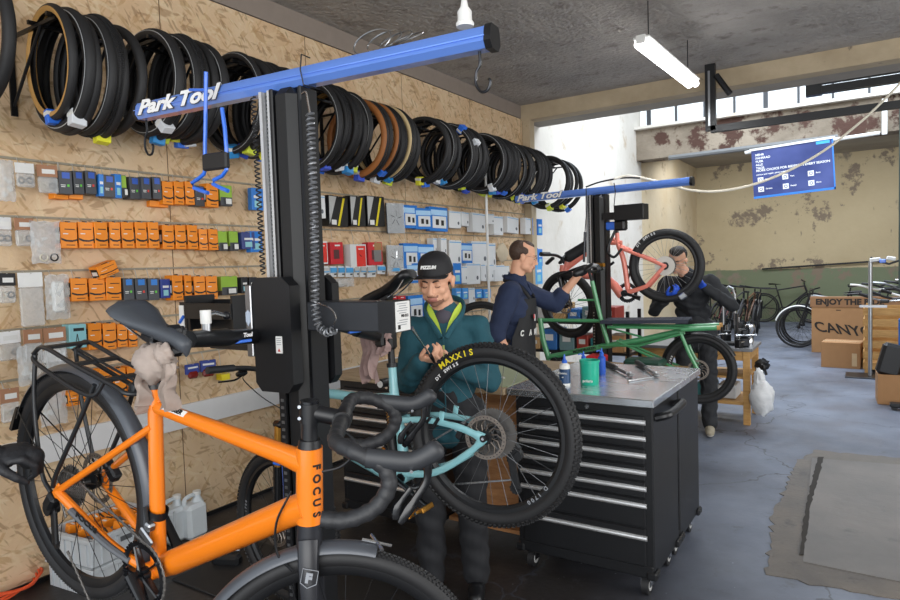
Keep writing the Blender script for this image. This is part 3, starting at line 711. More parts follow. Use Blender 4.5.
hd2 = -hu
for s in (-1, 1):
    a = V3(hb, s*.065)+Vector((.02, 0, .0)); b = Vector((ax.x-.03, s*.065, ax.z))
    fk.m(gold).cyl(a, a.lerp(b, .5), .018, n=14); fk.m(blackg).tube([a.lerp(b, .40), a.lerp(b, .45), b], [.024, .023, .019], 14)
    fk.box(b+Vector((.015, 0, 0)), (.05, .018, .04), b=.006)
fk.m(blackg).box(V3(hb)+Vector((.015, 0, .0)), (.06, .17, .035), (0, -.4, 0), .012); fk.tube(bez([V3(hb, .065)+Vector((.17, 0, -.22)), V3(hb, 0)+Vector((.21, 0, -.19)), V3(hb, -.065)+Vector((.17, 0, -.22))], 5), .014, 8)
spre(fk, TS).build('suspension_fork', tb)
st_ = MB(black); tc = V3(ht)+hu*.05; b2 = Vector((.90, 0, .70)); st_.cyl(V3(ht), V3(ht)+hu*.09, .02, n=14); st_.cyl(V3(ht)+hu*.07, b2, .02, n=14); spre(st_, TS).build('stem', tb)
hbm = MB(black)
for s in (-1, 1):
    P = bez([b2, b2+Vector((0, s*.1, .005)), b2+Vector((-.01, s*.2, .02)), b2+Vector((-.03, s*.38, .025))], 5); hbm.tube(P, [.0155]*4+[.012]*(len(P)-4), 10)
hbo = spre(hbm, TS).build('handlebar', tb)
for s in (-1, 1):
    gm = MB(rubberg); gm.cyl(b2+Vector((-.021, s*.25, .0225)), b2+Vector((-.031, s*.385, .025)), .0165, n=12); spre(gm, TS).build('grip', hbo)
    lm = MB(blackg); lm.box(b2+Vector((.02, s*.19, .005)), (.035, .05, .022), b=.006); lm.tube(bez([b2+Vector((.03, s*.18, .0)), b2+Vector((.06, s*.21, -.01)), b2+Vector((.045, s*.3, -.012))], 4), .005, 6); lm.tube(bez([b2+Vector((.03, s*.17, .0)), b2+Vector((.12, s*.12, .0)), b2+Vector((.12, s*.05, -.1)), b2+Vector((.06, 0, -.2))], 5), .0025, 6); spre(lm, TS).build('brake_lever', hbo)
mx = [(1, 'MAXXIS', .031, 2.0, ylw_txt, .343), (1, 'DT SWISS', .017, 2.22, wht_txt, .315), (1, 'DT 1700', .017, -1.15, gry_txt, .312)]
# on the left side of a bike heading left the angle runs the other way: measured in bike coordinates
wheel(tb, 'rear_wheel', Matrix.Identity(4), .370, .031, 28, 2, rotor=.055, rotr=.088, cass=-.024, casbig=.105, rw=.034, hubw=.13, seg=80, spm=mat('spoke_steel', '#6f7174', .4, .7),
      text=[(1, 'MAXXIS', .034, 1.62, ylw_txt, .341), (1, 'DT SWISS', .019, 1.42, wht_txt, .314), (1, 'D 1700', .022, -1.85, gry_txt, .2975)])
wheel(tb, 'front_wheel', TS @ Matrix.Translation(ax), .370, .031, 28, 2, rotor=.055, rotr=.088, rw=.034, seg=80, text=[(1, 'DT 1700', .02, 0.5, gry_txt, .2975)])
crank(tb, bb, -.05, 1.0, r=.07, teeth=32)
a_ = 1.0+PI; pc = Vector((bb[0]+.172*math.cos(a_), .085, bb[1]+.172*math.sin(a_)))
pedal(tb, pc, 1, gold); pedal(tb, Vector((bb[0]*2-pc.x, -.085, bb[1]*2-pc.z)), -1, gold)
derailleur(tb, (-.01, -.05), -.055, 1.5)
ch = MB(alu); chain(ch, [(.0, -.045, .1), (bb[0], -.05, bb[1]+.07)], 0); chain(ch, arc(bb, .07, PI/2, -PI/2, 10, -.05), 0); chain(ch, [(bb[0], -.05, bb[1]-.07), (.03, -.055, -.2)], 0); ch.build('chain', tb)
cal = MB(black); cal.box((.095, .05, .055), (.05, .03, .03), (0, .6, 0), .006); cal.box((.075, .05, .08), (.03, .035, .022), (0, .6, 0), .005); cal.m(chrome).cyl((.1, .06, .075), (.1, .07, .075), .006, n=8); cal.build('brake_caliper', tb)
# ------------------------------------------------------------------ tool chests and worktops
ORD = ['first', 'second', 'third', 'fourth', 'fifth', 'sixth', 'seventh', 'eighth', 'ninth', 'tenth', 'eleventh', 'twelfth', 'thirteenth', 'fourteenth', 'fifteenth', 'sixteenth', 'seventeenth', 'eighteenth', 'nineteenth', 'twentieth']
ZH = [.855, .778, .697, .616, .539, .457, .302]
M_CH = mat('black_textured_steel', '#131417', .42, var=.2, scale=60)
def chest(x0, x1, y0, y1, label, zs=ZH, flip=False, side=True):
    t = thing('tool_chest', label, 'tool chest', ((x0+x1)/2, (y0+y1)/2, 0), 0, 'tool chests under the worktops')
    w, d = x1-x0, y1-y0; fy = -d/2; sg = 1
    b = MB(M_CH); b.box((0, 0, .535), (w, d, .79), b=.006); b.box((0, 0, .135), (w-.01, d+.015, .06), b=.006)
    for x in (-w/2+.012, w/2-.012):
        for y in (-d/2+.02, d/2-.02): b.box((x, y, .122), (.05, .075, .04), b=.008)
    b.m(chrome).cyl((w/2-.32, fy-.001, .905), (w/2-.32, fy-.006, .905), .010, n=16)
    b.build('cabinet', t)
    for i, z in enumerate(zs):
        top = z+.034 if i < 6 else z+.045
        bot = (zs[i+1]+.034 if i+1 < 6 else (.35 if i == 5 else .16))
        dr = MB(M_CH); dr.box((-.0, fy-.004, (top+bot)/2), (w-.075, .014, top-bot-.006), b=.004); dob = dr.build('drawer', t)
        h = MB(chrome); L = w-.085; L = w-.058; h.m(mat('brushed_handle', '#f0f0f0', .38, .85, var=.03))
        h.tube([(-L/2, fy-.018, z), (L/2, fy-.018, z)], .0105, 10, flat=.8); h.box((0, fy-.014, z+.006), (L, .008, .012)); h.build('handle', dob)
    if side:
        h = MB(black); h.tube(bez([(w/2, .15, .87), (w/2+.05, .14, .885), (w/2+.058, 0, .885), (w/2+.058, -.12, .885), (w/2+.05, -.17, .885), (w/2, -.18, .87)], 5), .020, 10); h.build('push_handle', t)
    for x in (-w/2+.055, w/2-.055):
        for y in (-d/2+.055, d/2-.055):
            c = MB(rubber); c.rev([(.022, -.016), (.048, -.016), (.048, .016), (.022, .016)], 20, Matrix.Translation((x, y, .048)) @ Matrix.Rotation(PI/2, 4, 'Y'), closed=True)
            c.m(mat('caster_hub', '#b9b9b7', .5)).rev([(.004, -.018), (.027, -.018), (.027, .018), (.004, .018)], 14, Matrix.Translation((x, y, .048)) @ Matrix.Rotation(PI/2, 4, 'Y'), closed=True)
            c.m(chrome).box((x, y, .101), (.075, .085, .007)); c.box((x-.022, y, .073), (.004, .045, .055)); c.box((x+.022, y, .073), (.004, .045, .055)); c.build('caster', t)
    return t
chest(-1.56, -.845, 3.0, 3.46, 'black tool chest with seven drawers under the stainless worktop, nearest the camera')
chest(-1.56, -.845, 3.495, 3.95, 'plain black tool chest back to back behind the seven-drawer chest', side=False, zs=[])
chest(-2.80, -2.10, 3.0, 3.46, 'black drawer chest under the plywood worktop, behind the orange bicycle handlebar', side=False)
def wt(x0, x1, y0, y1, z0, z1, m, name, label, extra=None):
    b = MB(m); b.box(((x0+x1)/2, (y0+y1)/2, (z0+z1)/2), (x1-x0, y1-y0, z1-z0), b=.004)
    return b.build(name, label=label, cat='worktop')
wt(-1.60, -.832, 2.975, 3.47, .93, .968, M_STEEL, 'worktop', 'stainless steel worktop on the drawer chest, front half with the green tub')
wt(-1.60, -.832, 3.475, 3.965, .93, .968, M_STEEL, 'worktop', 'stainless steel worktop slab at the back, under the torque wrenches')
ply = wood('worn_plywood', '#b8a284', '#8e7a5f')
wt(-2.86, -1.605, 2.96, 3.95, .93, .965, ply, 'worktop', 'worn plywood worktop left of the stainless one, behind the man in the teal fleece')
m = MB(mat('pale_green_mat', '#a9b394', .6, var=.08)); m.box((-1.90, 3.30, .968), (.56, .62, .006), (0, 0, .05)); m.build('bench_mat', label='pale green bench mat on the plywood worktop behind the big knobbly wheel', cat='mat')
M_OSBP = wood('orange_brown_board', '#b9875a', '#8e5f38', (1, 1, 5))
m = MB(M_OSBP); m.box((-1.83, 3.30, .50), (.52, .02, .76)); m.box((-1.83, 3.22, .125), (.52, .18, .02)); m.build('board_panel', label='brown wooden board between the two drawer chests under the bench', cat='board')
# ---------------- things on the worktop
zt = .968
def onb(px, py, z=zt): p = atZ(px, py, z); return Vector((p.x, p.y, z))
T_ = Matrix.Translation
p = onb(565, 385); t = thing('oil_bottle', 'white squeeze bottle with dark blue label and blue nozzle on the steel worktop', 'bottle', p)
m = MB(white); m.rev([(.001, 0), (.026, 0), (.029, .004), (.029, .095), (.027, .108), (.014, .118), (.012, .122)], 24); m.m(mat('navy_label', '#1d3f66', .4)).rev([(.0296, .012), (.0296, .088)], 24); m.build('bottle_body', t)
m = MB(mat('blue_nozzle', '#2b62c8', .35)); m.rev([(.014, .118), (.014, .130), (.008, .136), (.003, .165), (.001, .166)], 16); m.build('nozzle', t)
m = MB(white)
for k, s in enumerate(('ATLANTIC', 'oil')): m.text(s, .011 if k == 0 else .009, T_((0, -.0302, .066-.02*k)) @ RX90, .0006, .0004)
m.build('lettering', t)
p = onb(590, 384); t = thing('workshop_tub', 'turquoise plastic tub with white lettering on the steel worktop', 'tub', p)
m = MB(mat('turquoise_plastic', '#22a98c', .3, var=.03)); m.rev([(.001, 0), (.045, 0), (.047, .003), (.050, .118), (.054, .119), (.054, .130), (.049, .130), (.045, .012), (.001, .01)], 32); m.build('tub_body', t)
m = MB(white); m.text('polaris', .020, T_((.006, -.0490, .024)) @ Matrix.Rotation(.1, 4, 'Z') @ RX90, .001, .0004); m.build('lettering', t)
for k, (px, py, d) in enumerate(((584, 378, 'left of the pair'), (602, 374, 'right of the pair'))):
    p = onb(px, py); t = thing('spray_bottle', 'small bottle with blue spout standing behind the turquoise tub, '+d, 'bottle', p, group='blue spout bottles behind the tub')
    m = MB(mat('blue_bottle', '#2a5fb5' if k else '#b9c7dc', .35) if k == 0 else mat('royal_blue_bottle', '#2556b8', .35)); m.rev([(.001, 0), (.02, 0), (.022, .005), (.022, .095), (.01, .11)], 18); m.build('bottle_body', t)
    m = MB(mat('blue_nozzle', '', 0)); m.rev([(.012, .105), (.013, .12), (.006, .128), (.003, .15), (.001, .151)], 14); m.tube([(0, 0, .128), (-.012, -.01, .138), (-.026, -.015, .132)], .004, 6); m.build('nozzle', t)
def wrench(a, b, label, L2=None):
    a = onb(*a, zt+.018); b = onb(*b, zt+.014); t = thing('torque_wrench', label, 'wrench', a.lerp(b, .5)-Vector((0, 0, .014)), group='torque wrenches on the steel worktop')
    d = (b-a); m = MB(rubberg); m.cyl(a, a.lerp(b, .45), .016, .014, n=14); m.build('grip', t, world=True)
    m = MB(alu); m.cyl(a.lerp(b, .45), a.lerp(b, .9), .009, n=12); m.ell(b, (.02, .02, .012)); m.cyl(b, b+Vector((0, 0, .02)), .008, n=8); m.build('shaft', t, world=True)
wrench((606, 363), (630, 375), 'dark torque wrench lying on the steel worktop, left of the two, nearer the tub'); wrench((637, 362), (656, 375), 'torque wrench with a thick grip, right of the two on the steel worktop')
a, b = onb(628, 381, zt+.006), onb(653, 377, zt+.006); m = MB(chrome); m.cyl(a, b, .006, .004, n=8); m.build('steel_rod', label='thin shiny steel bar lying in front of the torque wrenches', cat='tool')
p = onb(384, 388, .965); t = thing('head_torch', 'small black round lamp with clear lens on the plywood worktop', 'torch', p)
p.z = .965; t.location = p
m = MB(black); m.rev([(.001, -.03), (.024, -.03), (.026, .03), (.02, .032)], 20, T_((0, 0, .028)) @ RX90); m.build('torch_body', t); m = MB(white); m.rev([(.001, .0325), (.019, .0325), (.019, .034)], 20, T_((0, 0, .026)) @ RX90); m.build('lens', t)
for k, (px, py, c, lb) in enumerate(((480, 380, '#2b86c6', 'small blue tyre lever on the pale green mat'), (497, 378, '#ececec', 'small white tyre lever on the pale green mat beside the blue one'), (470, 372, '#a8bfc9', 'grey hex key on the plywood worktop'))):
    p = onb(px, py, .972); m = MB(mat('tool_%d_plastic' % k, c, .4)); m.tube(bez([p+Vector((-.04, 0, .004)), p+Vector((0, .01, .006)), p+Vector((.05, 0, .004))], 4), .005, 6, flat=.5); m.build('tyre_lever' if k < 2 else 'hex_key', label=lb, cat='tool')

# ------------------------------------------------------------------ repair stands
blue_b = mat('blue_anodised_beam', '#6d98f0', .28, .35, var=.03, coat=1)
M_HIL = mat('perforated_steel', '#6d6e70', .35, .8)
def coil(mb, pts, r, pitch, wr):
    P = [Vector(p) for p in pts]; out = []; ph = 0
    for a, b in zip(P, P[1:]):
        L = (b-a).length; n = max(2, int(L/pitch*8)); d = (b-a)/L; u = Vector((0, 1, 0)).cross(d); u = u.normalized() if u.length > .1 else Vector((1, 0, 0)); v = d.cross(u)
        for i in range(n):
            ph += 2*PI*(L/n)/pitch; out.append(a+d*(L*i/n)+(u*math.cos(ph)+v*math.sin(ph))*r)
    mb.tube(out, wr, 5)
def stand(loc, yaw, zb, xl, xr, label, near):
    t = thing('repair_stand', label, 'repair stand', loc, yaw, 'electric lift repair stands')
    b = MB(black); b.box((0, 0, .012), (.95, .75, .024), b=.006); b.build('base_plate', t)
    c = MB(mat('column_black', '#0e0f11', .5)); H = zb-.071
    c.box((-.01, 0, .024+(H-.024)/2), (.10, .13, H-.024), b=.028); c.m(black).box((.045, .01, H/2+.012), (.016, .09, H-.024), b=.004); c.box((-.066, .0, H/2+.012), (.018, .11, H-.024), b=.004)
    c.m(darkmetal).box((.052, -.037, H/2), (.008, .006, H-.1))
    c.build('column', t)
    c = MB(mat('bright_rail', '#cfd0d1', .42, .5))
    for x in (-.122, -.084): c.box((x, -.035, (1.60+H)/2), (.013, .02, H-1.60))
    c.m(M_HIL).box((-.103, -.025, (1.6+H)/2), (.026, .008, H-1.6)); c.m(blackg)
    for k in range(int((H-1.6)/.014)): c.box((-.103, -.0295, 1.605+k*.014), (.012, .002, .008))
    c.build('guide_rail', t)
    c = MB(black); c.box((-.055, -.069, .62), (.03, .01, 1.2)); c.m(alu)
    for k in range(42): c.box((-.055, -.0755, .10+k*.026), (.012, .003, .010))
    c.build('lift_chain', t)
    # beam
    pr = [(-.034, -.014), (-.029, .018), (-.021, .031), (.021, .031), (.029, .018), (.034, -.014), (.020, -.033), (-.020, -.033)]
    c = MB(blue_b); L = xr-xl; T = T_((xl, 0, zb-.0375)) @ Matrix(((0, 0, 1, 0), (1, 0, 0, 0), (0, 1, 0, 0), (0, 0, 0, 1))); c.prism(pr, L, T); c.box(((xl+xr)/2, -.0345, zb-.0375), (L, .003, .003))
    be = c.build('beam', t, label='long blue top beam')
    c = MB(black); c.prism([(x*1.12, y*1.12) for x, y in pr], .022, T_((xr-.002, 0, zb-.0375)) @ T.to_3x3().to_4x4()); c.build('end_cap', be); c = MB(black); c.prism([(x*1.08, y*1.08) for x, y in pr], .012, T_((xl-.006, 0, zb-.0375)) @ T.to_3x3().to_4x4()); c.build('end_cap', be)
    c = MB(blk_txt); s = .080 if near else .084
    Tt = T_((xl+.03, -.0348, zb-.034)) @ Matrix.Rotation(PI/2-.16, 4, 'X')
    c.text('Park Tool', s, Tt @ T_((0, 0, 0)), .0006, .0052, 1.38, .25, 'LEFT'); c.m(wht_txt).text('Park Tool', s, T_((0, -.0012, 0)) @ Tt, .0008, .0030, 1.38, .25, 'LEFT'); c.build('lettering', be, label='white slanted lettering')
    return t, H
NS = Vector((-1.682, 1.64, 0)); NYAW = .085
ns, H = stand(NS, NYAW, 2.322, -.815, .745, 'large black repair stand with a long blue top beam, nearest the camera', True)
NM = T_(NS) @ Matrix.Rotation(NYAW, 4, 'Z'); NI = NM.inverted()
# carriages
c = MB(black)
oct_ = [(-.125, 1.235), (-.10, 1.205), (.02, 1.205), (.045, 1.235), (.045, 1.57), (.01, 1.60), (-.10, 1.60), (-.125, 1.58)]
c.prism([(x, z) for x, z in oct_], .05, T_((0, -.075, 0)) @ RX90); c.m(alu).box((-.142, -.10, 1.45), (.028, .06, .25), b=.003); c.m(mat('pale_badge', '#b9c6d8', .4)).prism([(-.011, .02), (0, .028), (.011, .02), (.011, -.012), (0, -.028), (-.011, -.012)], .001, T_((-.142, -.131, 1.46)) @ RX90)
c.m(white).box((-.010, -.126, 1.37), (.028, .002, .058)); c.m(mat('red_print', '#b8372c', .5)).prism([(-.006, -.005), (.006, -.005), (0, .006)], .001, T_((-.010, -.1272, 1.352)) @ RX90); c.m(gry_txt)
for k in range(4): c.box((-.010, -.1273, 1.392-.007*k), (.02, .001, .002))
c.build('carriage', ns, label='black lift carriage with a white warning sticker')
c = MB(black); c.prism([(x*1.0+.02, z) for x, z in oct_], .04, T_((0, .115, 0)) @ RX90); c.build('carriage', ns)
c = MB(mat('dark_grey_cover', '#3a3c40', .35, .4)); c.box((.225, -.01, 1.462), (.33, .10, .098), b=.004); c.m(black).box((.385, -.01, 1.462), (.06, .104, .102)); mbx = c.build('motor_box', ns, label='grey box motor cover with a rating plate')
c = MB(white); c.box((.4165, -.01, 1.462), (.002, .085, .096)); c.m(gry_txt)
for k in range(8): c.box((.418, -.012+.004*((k*7) % 3-1), 1.503-.0075*k-(.016 if k > 4 else 0)), (.001, .058-.008*((k*5) % 3), .0022))
c.m(blk_txt).box((.418, -.035, 1.428), (.001, .014, .014)); c.text('PRS-33.2', .012, T_((.418, .0, 1.463)) @ Matrix.Rotation(PI/2, 4, 'Z') @ RX90, .0005, .0004); c.build('rating_plate', mbx)
def clampf(target, side, parent, base):
    """arm from the carriage to the seat post"""
    a = Vector(base); b = Vector(target); d = (b-a).normalized(); L = (b-a).length
    c = MB(darkmetal); c.cyl(a, a+d*L*.45, .026, n=20); ao = c.build('clamp_arm', parent, world=True, label='polished arm tube with a blue stripe')
    c = MB(blue_paint); c.box(a+d*L*.30+Vector((.020, 0, -.014)), (.014, L*.18, .010), b=.002); c.m(wht_txt)
    side_v = Vector((d.y, -d.x, 0)).normalized()*(1 if d.y < 0 else 1)
    cm = -1 if d.y < 0 else 1
    n = Vector((1, 0, 0)); x = Vector((0, 1, 0))
    c.text('Park Tool', .019, frameT(a+d*L*.26+Vector((.0262, 0, .006)), x, (0, 0, 1)), .0008, .0008, 1.0, .2)
    c.build('blue_band', ao, world=True)
    c = MB(black); c.cyl(a+d*L*.40, a+d*L*.80, .029, .024, n=18); c.box(b-d*.035, (.05, .06, .075), b=.01); c.box(b+Vector((.03, 0, 0)), (.03, .05, .085), b=.01); c.box(b-Vector((.03, 0, 0)), (.03, .05, .085), b=.01); c.build('clamp_jaw', parent, world=True)
    q = a+d*L*.62; c = MB(alu); c.cyl(q, q+Vector((0, 0, .075)), .014, n=14); c.m(white).cyl(q+Vector((0, 0, .045)), q+Vector((0, 0, .085)), .016, n=14); c.m(chrome).tube([q+Vector((0, 0, .072)), q-d*.05+Vector((.0, 0, .078)), q-d*.12+Vector((.0, 0, .070))], .007, 8); c.m(black).ell(q-d*.125+Vector((.0, 0, .070)), (.014, .014, .014), n=12); c.build('clamp_lever', parent, world=True)
oseat = OM @ (V3(ST)+stv*.10); tseat = TM @ Vector((.255, 0, .53))
clampf(oseat+Vector((0.03, .02, .03)), 0, ns, (-1.80, 1.52, 1.395)); clampf(tseat+Vector((0, -.03, .02)), 1, ns, (-1.70, 1.80, 1.42))
# coiled cables
c = MB(rubberg); coil(c, [NI @ atY(*q, 1.60) for q in ((253, 96), (256, 150), (260, 215), (263, 275))], .0085, .017, .0028); c.build('coiled_cable', ns)
c = MB(mat('grey_coil', '#74767a', .3, .4)); pts = [NI @ atY(*q, 1.56) for q in ((310, 112), (312, 160), (314, 215), (315, 270), (315, 308), (318, 326), (326, 333), (335, 330))]; coil(c, pts, .0120, .0160, .0038); c.m(chrome).tube(bez([NI @ atY(302, 94, 1.56), NI @ atY(306, 92, 1.56), NI @ atY(308, 102, 1.56), NI @ atY(310, 114, 1.56)], 4), .0035, 6)
c.tube(bez([NI @ atY(*q, 1.56) for q in ((331, 330), (336, 318), (330, 308), (318, 303))], 5), .003, 6); c.build('coiled_cable', ns)
# blue bracket low on the column
c = MB(blue_paint); c.box((-.12, -.03, .93), (.035, .05, .022), b=.004); c.tube([(-.105, -.03, .93), (-.10, -.03, .60)], .007, 8); c.build('tool_bracket', ns, label='blue bracket low on the column')
# tray and box at the left of the column
t = thing('tool_tray', 'black plastic tool tray with side box, left of the near stand column', 'tool tray', (-2.28, 1.9, 1.30))
c = MB(black)
P = lambda px, py, Y=1.75: atY(px, py, Y)
a, b = P(192, 303, 1.95), P(252, 335, 1.75)
a = P(188, 303, 1.95); b = P(236, 335, 1.75); c.box((a.x*.5+b.x*.5+.0, 1.92, 1.42), (.33, .16, .012)); c.box(((a.x+b.x)/2, 1.84, 1.45), (.33, .012, .07)); c.box(((a.x+b.x)/2, 2.0, 1.45), (.33, .012, .09)); c.box(((a.x+b.x)/2-.165, 1.92, 1.44), (.012, .16, .16)); c.box(((a.x+b.x)/2+.165, 1.92, 1.44), (.012, .16, .16)); c.box(((a.x+b.x)/2, 1.98, 1.33), (.33, .03, .14))
c.build('tray', t, world=True)
c = MB(black); a = P(190, 318, 1.86); c.box((a.x-.015, 1.85, a.z), (.075, .012, .15)); c.m(white).box((a.x-.035, 1.842, a.z+.0), (.035, .004, .12)); c.m(blue_paint).tube([(a.x-.048, 1.838, a.z-.02), (a.x-.015, 1.838, a.z+.01)], .008, 6); c.build('paper_holder', t, world=True)
# hooks and hangers on the beam
def hook(px, py, Y, size, label, m=chrome, flipx=1, top=.04):
    p = atY(px, py, Y); c = MB(m); s = size
    c.tube(bez([p+Vector((0, 0, top)), p, p+Vector((-.3*s*flipx, 0, -.5*s)), p+Vector((-.35*s*flipx, 0, -1.2*s)), p+Vector((0, 0, -1.75*s)), p+Vector((.5*s*flipx, 0, -1.75*s)), p+Vector((.72*s*flipx, 0, -1.25*s)), p+Vector((.62*s*flipx, 0, -1.05*s))], 5), .0045, 8)
    c.build('steel_hook', label=label, cat='hook')
hook(480, 64, 1.70, .046, 'chrome S hook hanging from the right end of the near blue beam', darkmetal, top=.04)
hook(147, 132, 1.58, .052, 'dark steel hook hanging under the left end of the near blue beam', darkmetal, top=.05)
c = MB(blue_paint); Y = 1.50
q = lambda px, py: atY(px, py, Y)
c.tube(bez([q(206, 72), q(205.5, 120), q(205, 150), q(205.5, 168)], 3)+[q(204, 174), q(198, 179), q(192, 183), q(194, 188), q(202, 191), q(208, 193)], .0072, 10)
c.tube([q(222, 108), q(225, 130), q(226.5, 150), q(226.5, 170), q(222, 176), q(214, 180), q(213, 184), q(221, 188), q(228, 191)], .0072, 10)
c.tube([q(206, 90), q(190, 90)], .006, 8); t = c.build('wheel_hanger', label='blue tubular double hook with black sleeve hanging from the near blue beam', cat='hanger')
c = MB(rubber); a, b = q(204, 155), q(228, 168); c.box((a+b)/2, (abs(b.x-a.x)+.006, .022, abs(a.z-b.z)), (0, .03, 0), .006); so = c.build('rubber_sleeve'); so.parent = t; so.location = so.location-t.location
# white socket on its cable above the beam end, wire coil on the beam
t = thing('cable_socket', 'white hanging power socket with its cable above the right end of the near blue beam', 'socket', atY(465, 27, 1.72))
c = MB(white); z = Vector((0, 0, 1)); p0 = atY(465, 27, 1.72); c.rev([(.001, 0), (.026, 0), (.028, .01), (.022, .02), (.022, .045), (.012, .06), (.008, .085), (.005, .09)], 20); c.build('socket', t)
c = MB(white); c.cyl((0, 0, .08), (0, 0, 3.62-p0.z), .005, n=8); c.build('cable', t)
c = MB(alu)
for k in range(4):
    cc = atY(372+12*k, 42-1.5*k, 1.84); c.tube([cc+Vector(((.085-.012*k)*math.cos(a), .05*math.sin(a)*(.3+.3*k), (.045-.004*k)*math.sin(a)))for a in [2*PI*i/30 for i in range(30)]], .0028, 5, closed=True)
c.box(atY(385, 55, 1.84), (.3, .012, .010)); c.build('wire_coil', label='loose coil of grey wire lying on the near blue beam', cat='wire')
c = MB(black); p = atY(302, 70, 1.60); c.tube([p+Vector((.0, .04, .05)), p+Vector((0, .0, .052)), p+Vector((0, -.008, .0)), p+Vector((.004, .0, -.05)), p+Vector((.02, .06, -.055))], .0025, 6); c.build('cable_tie', label='thin black cord looped round the near blue beam beside the column', cat='cord')
# rags
def rag(mb, c, w, h, seed, m=None):
    rr = random.Random(seed); n = 16; k = 14; vs = []
    for side in (0, 1):
        for i in range(n+1):
            for j in range(k+1):
                u, v = i/n-.5, j/k
                fold = .018*math.sin(u*19+seed+v*2)*(.3+v)+.008*math.sin(u*41+v*5+seed)
                vs.append((c[0]+u*w*(1-.25*v)+.006*math.sin(v*9+seed), c[1]+fold+side*.003, c[2]-v*h*(1+.12*math.sin(u*7+seed))))
    A = (n+1)*(k+1); fs = []
    for i in range(n):
        for j in range(k): p = i*(k+1)+j; fs += [(p, p+1, p+k+2, p+k+1), (A+p, A+p+k+1, A+p+k+2, A+p+1)]
    for i in range(n):
        for j in (0, k): p = i*(k+1)+j; fs.append((p, p+k+1, A+p+k+1, A+p))
    for i in (0, n):
        for j in range(k): p = i*(k+1)+j; fs.append((p, p+1, A+p+1, A+p))
    return mb.add(vs, fs)
def lump(mb, c, r, seed, n=28, sq=(1, 1, 1), amp=.16):
    vs = []; H_ = n//2
    for i in range(H_+1):
        for j in range(n):
            th = PI*i/H_; ph = 2*PI*j/n; d = Vector((math.sin(th)*math.cos(ph), math.sin(th)*math.sin(ph), math.cos(th)))
            f_ = 1+amp*math.sin(d.x*5+d.z*9+seed)*math.sin(d.y*6-d.z*4+seed*2)+amp*.5*math.sin(d.z*17+d.x*11+seed*3)
            vs.append(Vector(c)+Vector((d.x*sq[0], d.y*sq[1], d.z*sq[2]))*r*f_)
    fs = [(i*n+j, (i+1)*n+j, (i+1)*n+(j+1) % n, i*n+(j+1) % n) for i in range(H_) for j in range(n)]
    return mb.add(vs, fs)
M_RAG = mat('grey_beige_cloth', '#9f9188', .9, var=.12, bump=.2, scale=40)
c = MB(M_RAG); rc = OM @ (V3(ST)+stv*.082); rc = rc+Vector((.034, 0, -.012)); lump(c, rc+Vector((0, -.022, .005)), .054, 3, sq=(1.2, .85, .95)); lump(c, rc+Vector((.055, -.03, .03)), .026, 5, sq=(1.1, .8, 1.1)); rag(c, rc+Vector((-.04, -.035, -.02)), .035, .10, 2); rag(c, rc+Vector((.07, -.03, .01)), .038, .11, 6); c.build('cloth_rag', label='grey beige rag wrapped round the orange bicycle seatpost in the clamp', cat='rag', ang=2)
M_RAG2 = mat('dusty_pink_cloth', '#a98f8a', .9, var=.12, bump=.2, scale=40)
c = MB(M_RAG2); rc = tseat+Vector((-.03, -.06, .0)); rag(c, rc+Vector((-.05, 0, .06)), .085, .21, 4); rag(c, rc+Vector((.04, -.01, .06)), .08, .10, 8); lump(c, rc+Vector((.03, 0, .04)), .035, 4, sq=(1.4, .7, .7)); c.build('cloth_rag', label='dusty pink rag hanging on the clamp of the pale teal bicycle', cat='rag', ang=2)
# ---------------- far stand
FS = Vector((-1.965, 5.50, 0)); FYAW = -.10
fs, H = stand(FS, FYAW, 2.268, -.875, .775, 'second repair stand with a blue top beam, between the green and the salmon bicycle', False)
FMx = T_(FS) @ Matrix.Rotation(FYAW, 4, 'Z'); FI = FMx.inverted()
c = MB(black); c.box((.28, -.02, 2.02), (.26, .12, .13), b=.004); c.box((.10, -.02, 2.0), (.12, .08, .06)); c.build('motor_box', fs)
c = MB(blue_paint); p = FI @ atY(612, 226, 5.5); c.box(p, (.09, .08, .07), b=.01); c.m(black).box(p+Vector((.08, 0, -.0)), (.10, .09, .09), b=.015); c.tube(bez([p+Vector((.05, 0, 0)), p+Vector((-.03, -.03, -.2)), p+Vector((.03, -.04, -.27)), p+Vector((.10, -.03, -.2))], 5), .012, 8); c.build('clamp_jaw', fs, label='blue and black clamp holding the salmon bicycle')
for k, (px, Y) in enumerate(((586, 5.45), (614, 5.4))):
    a, b = atY(px, 188 if k == 0 else 183, Y), atY(px-1 if k == 0 else px, 232 if k == 0 else 206, Y); c = MB(darkmetal); c.tube([a, a.lerp(b, .4)+Vector((.012, 0, 0)), b], .004, 6)
    if k == 0: c.tube([b, b.lerp(atY(584, 262, Y), 1)], .012, 8)
    c.build('hanging_tool_cord', label='thin dark cord with a tool hanging from the far blue beam, '+('left of its column' if k == 0 else 'right of its column'), cat='cord')

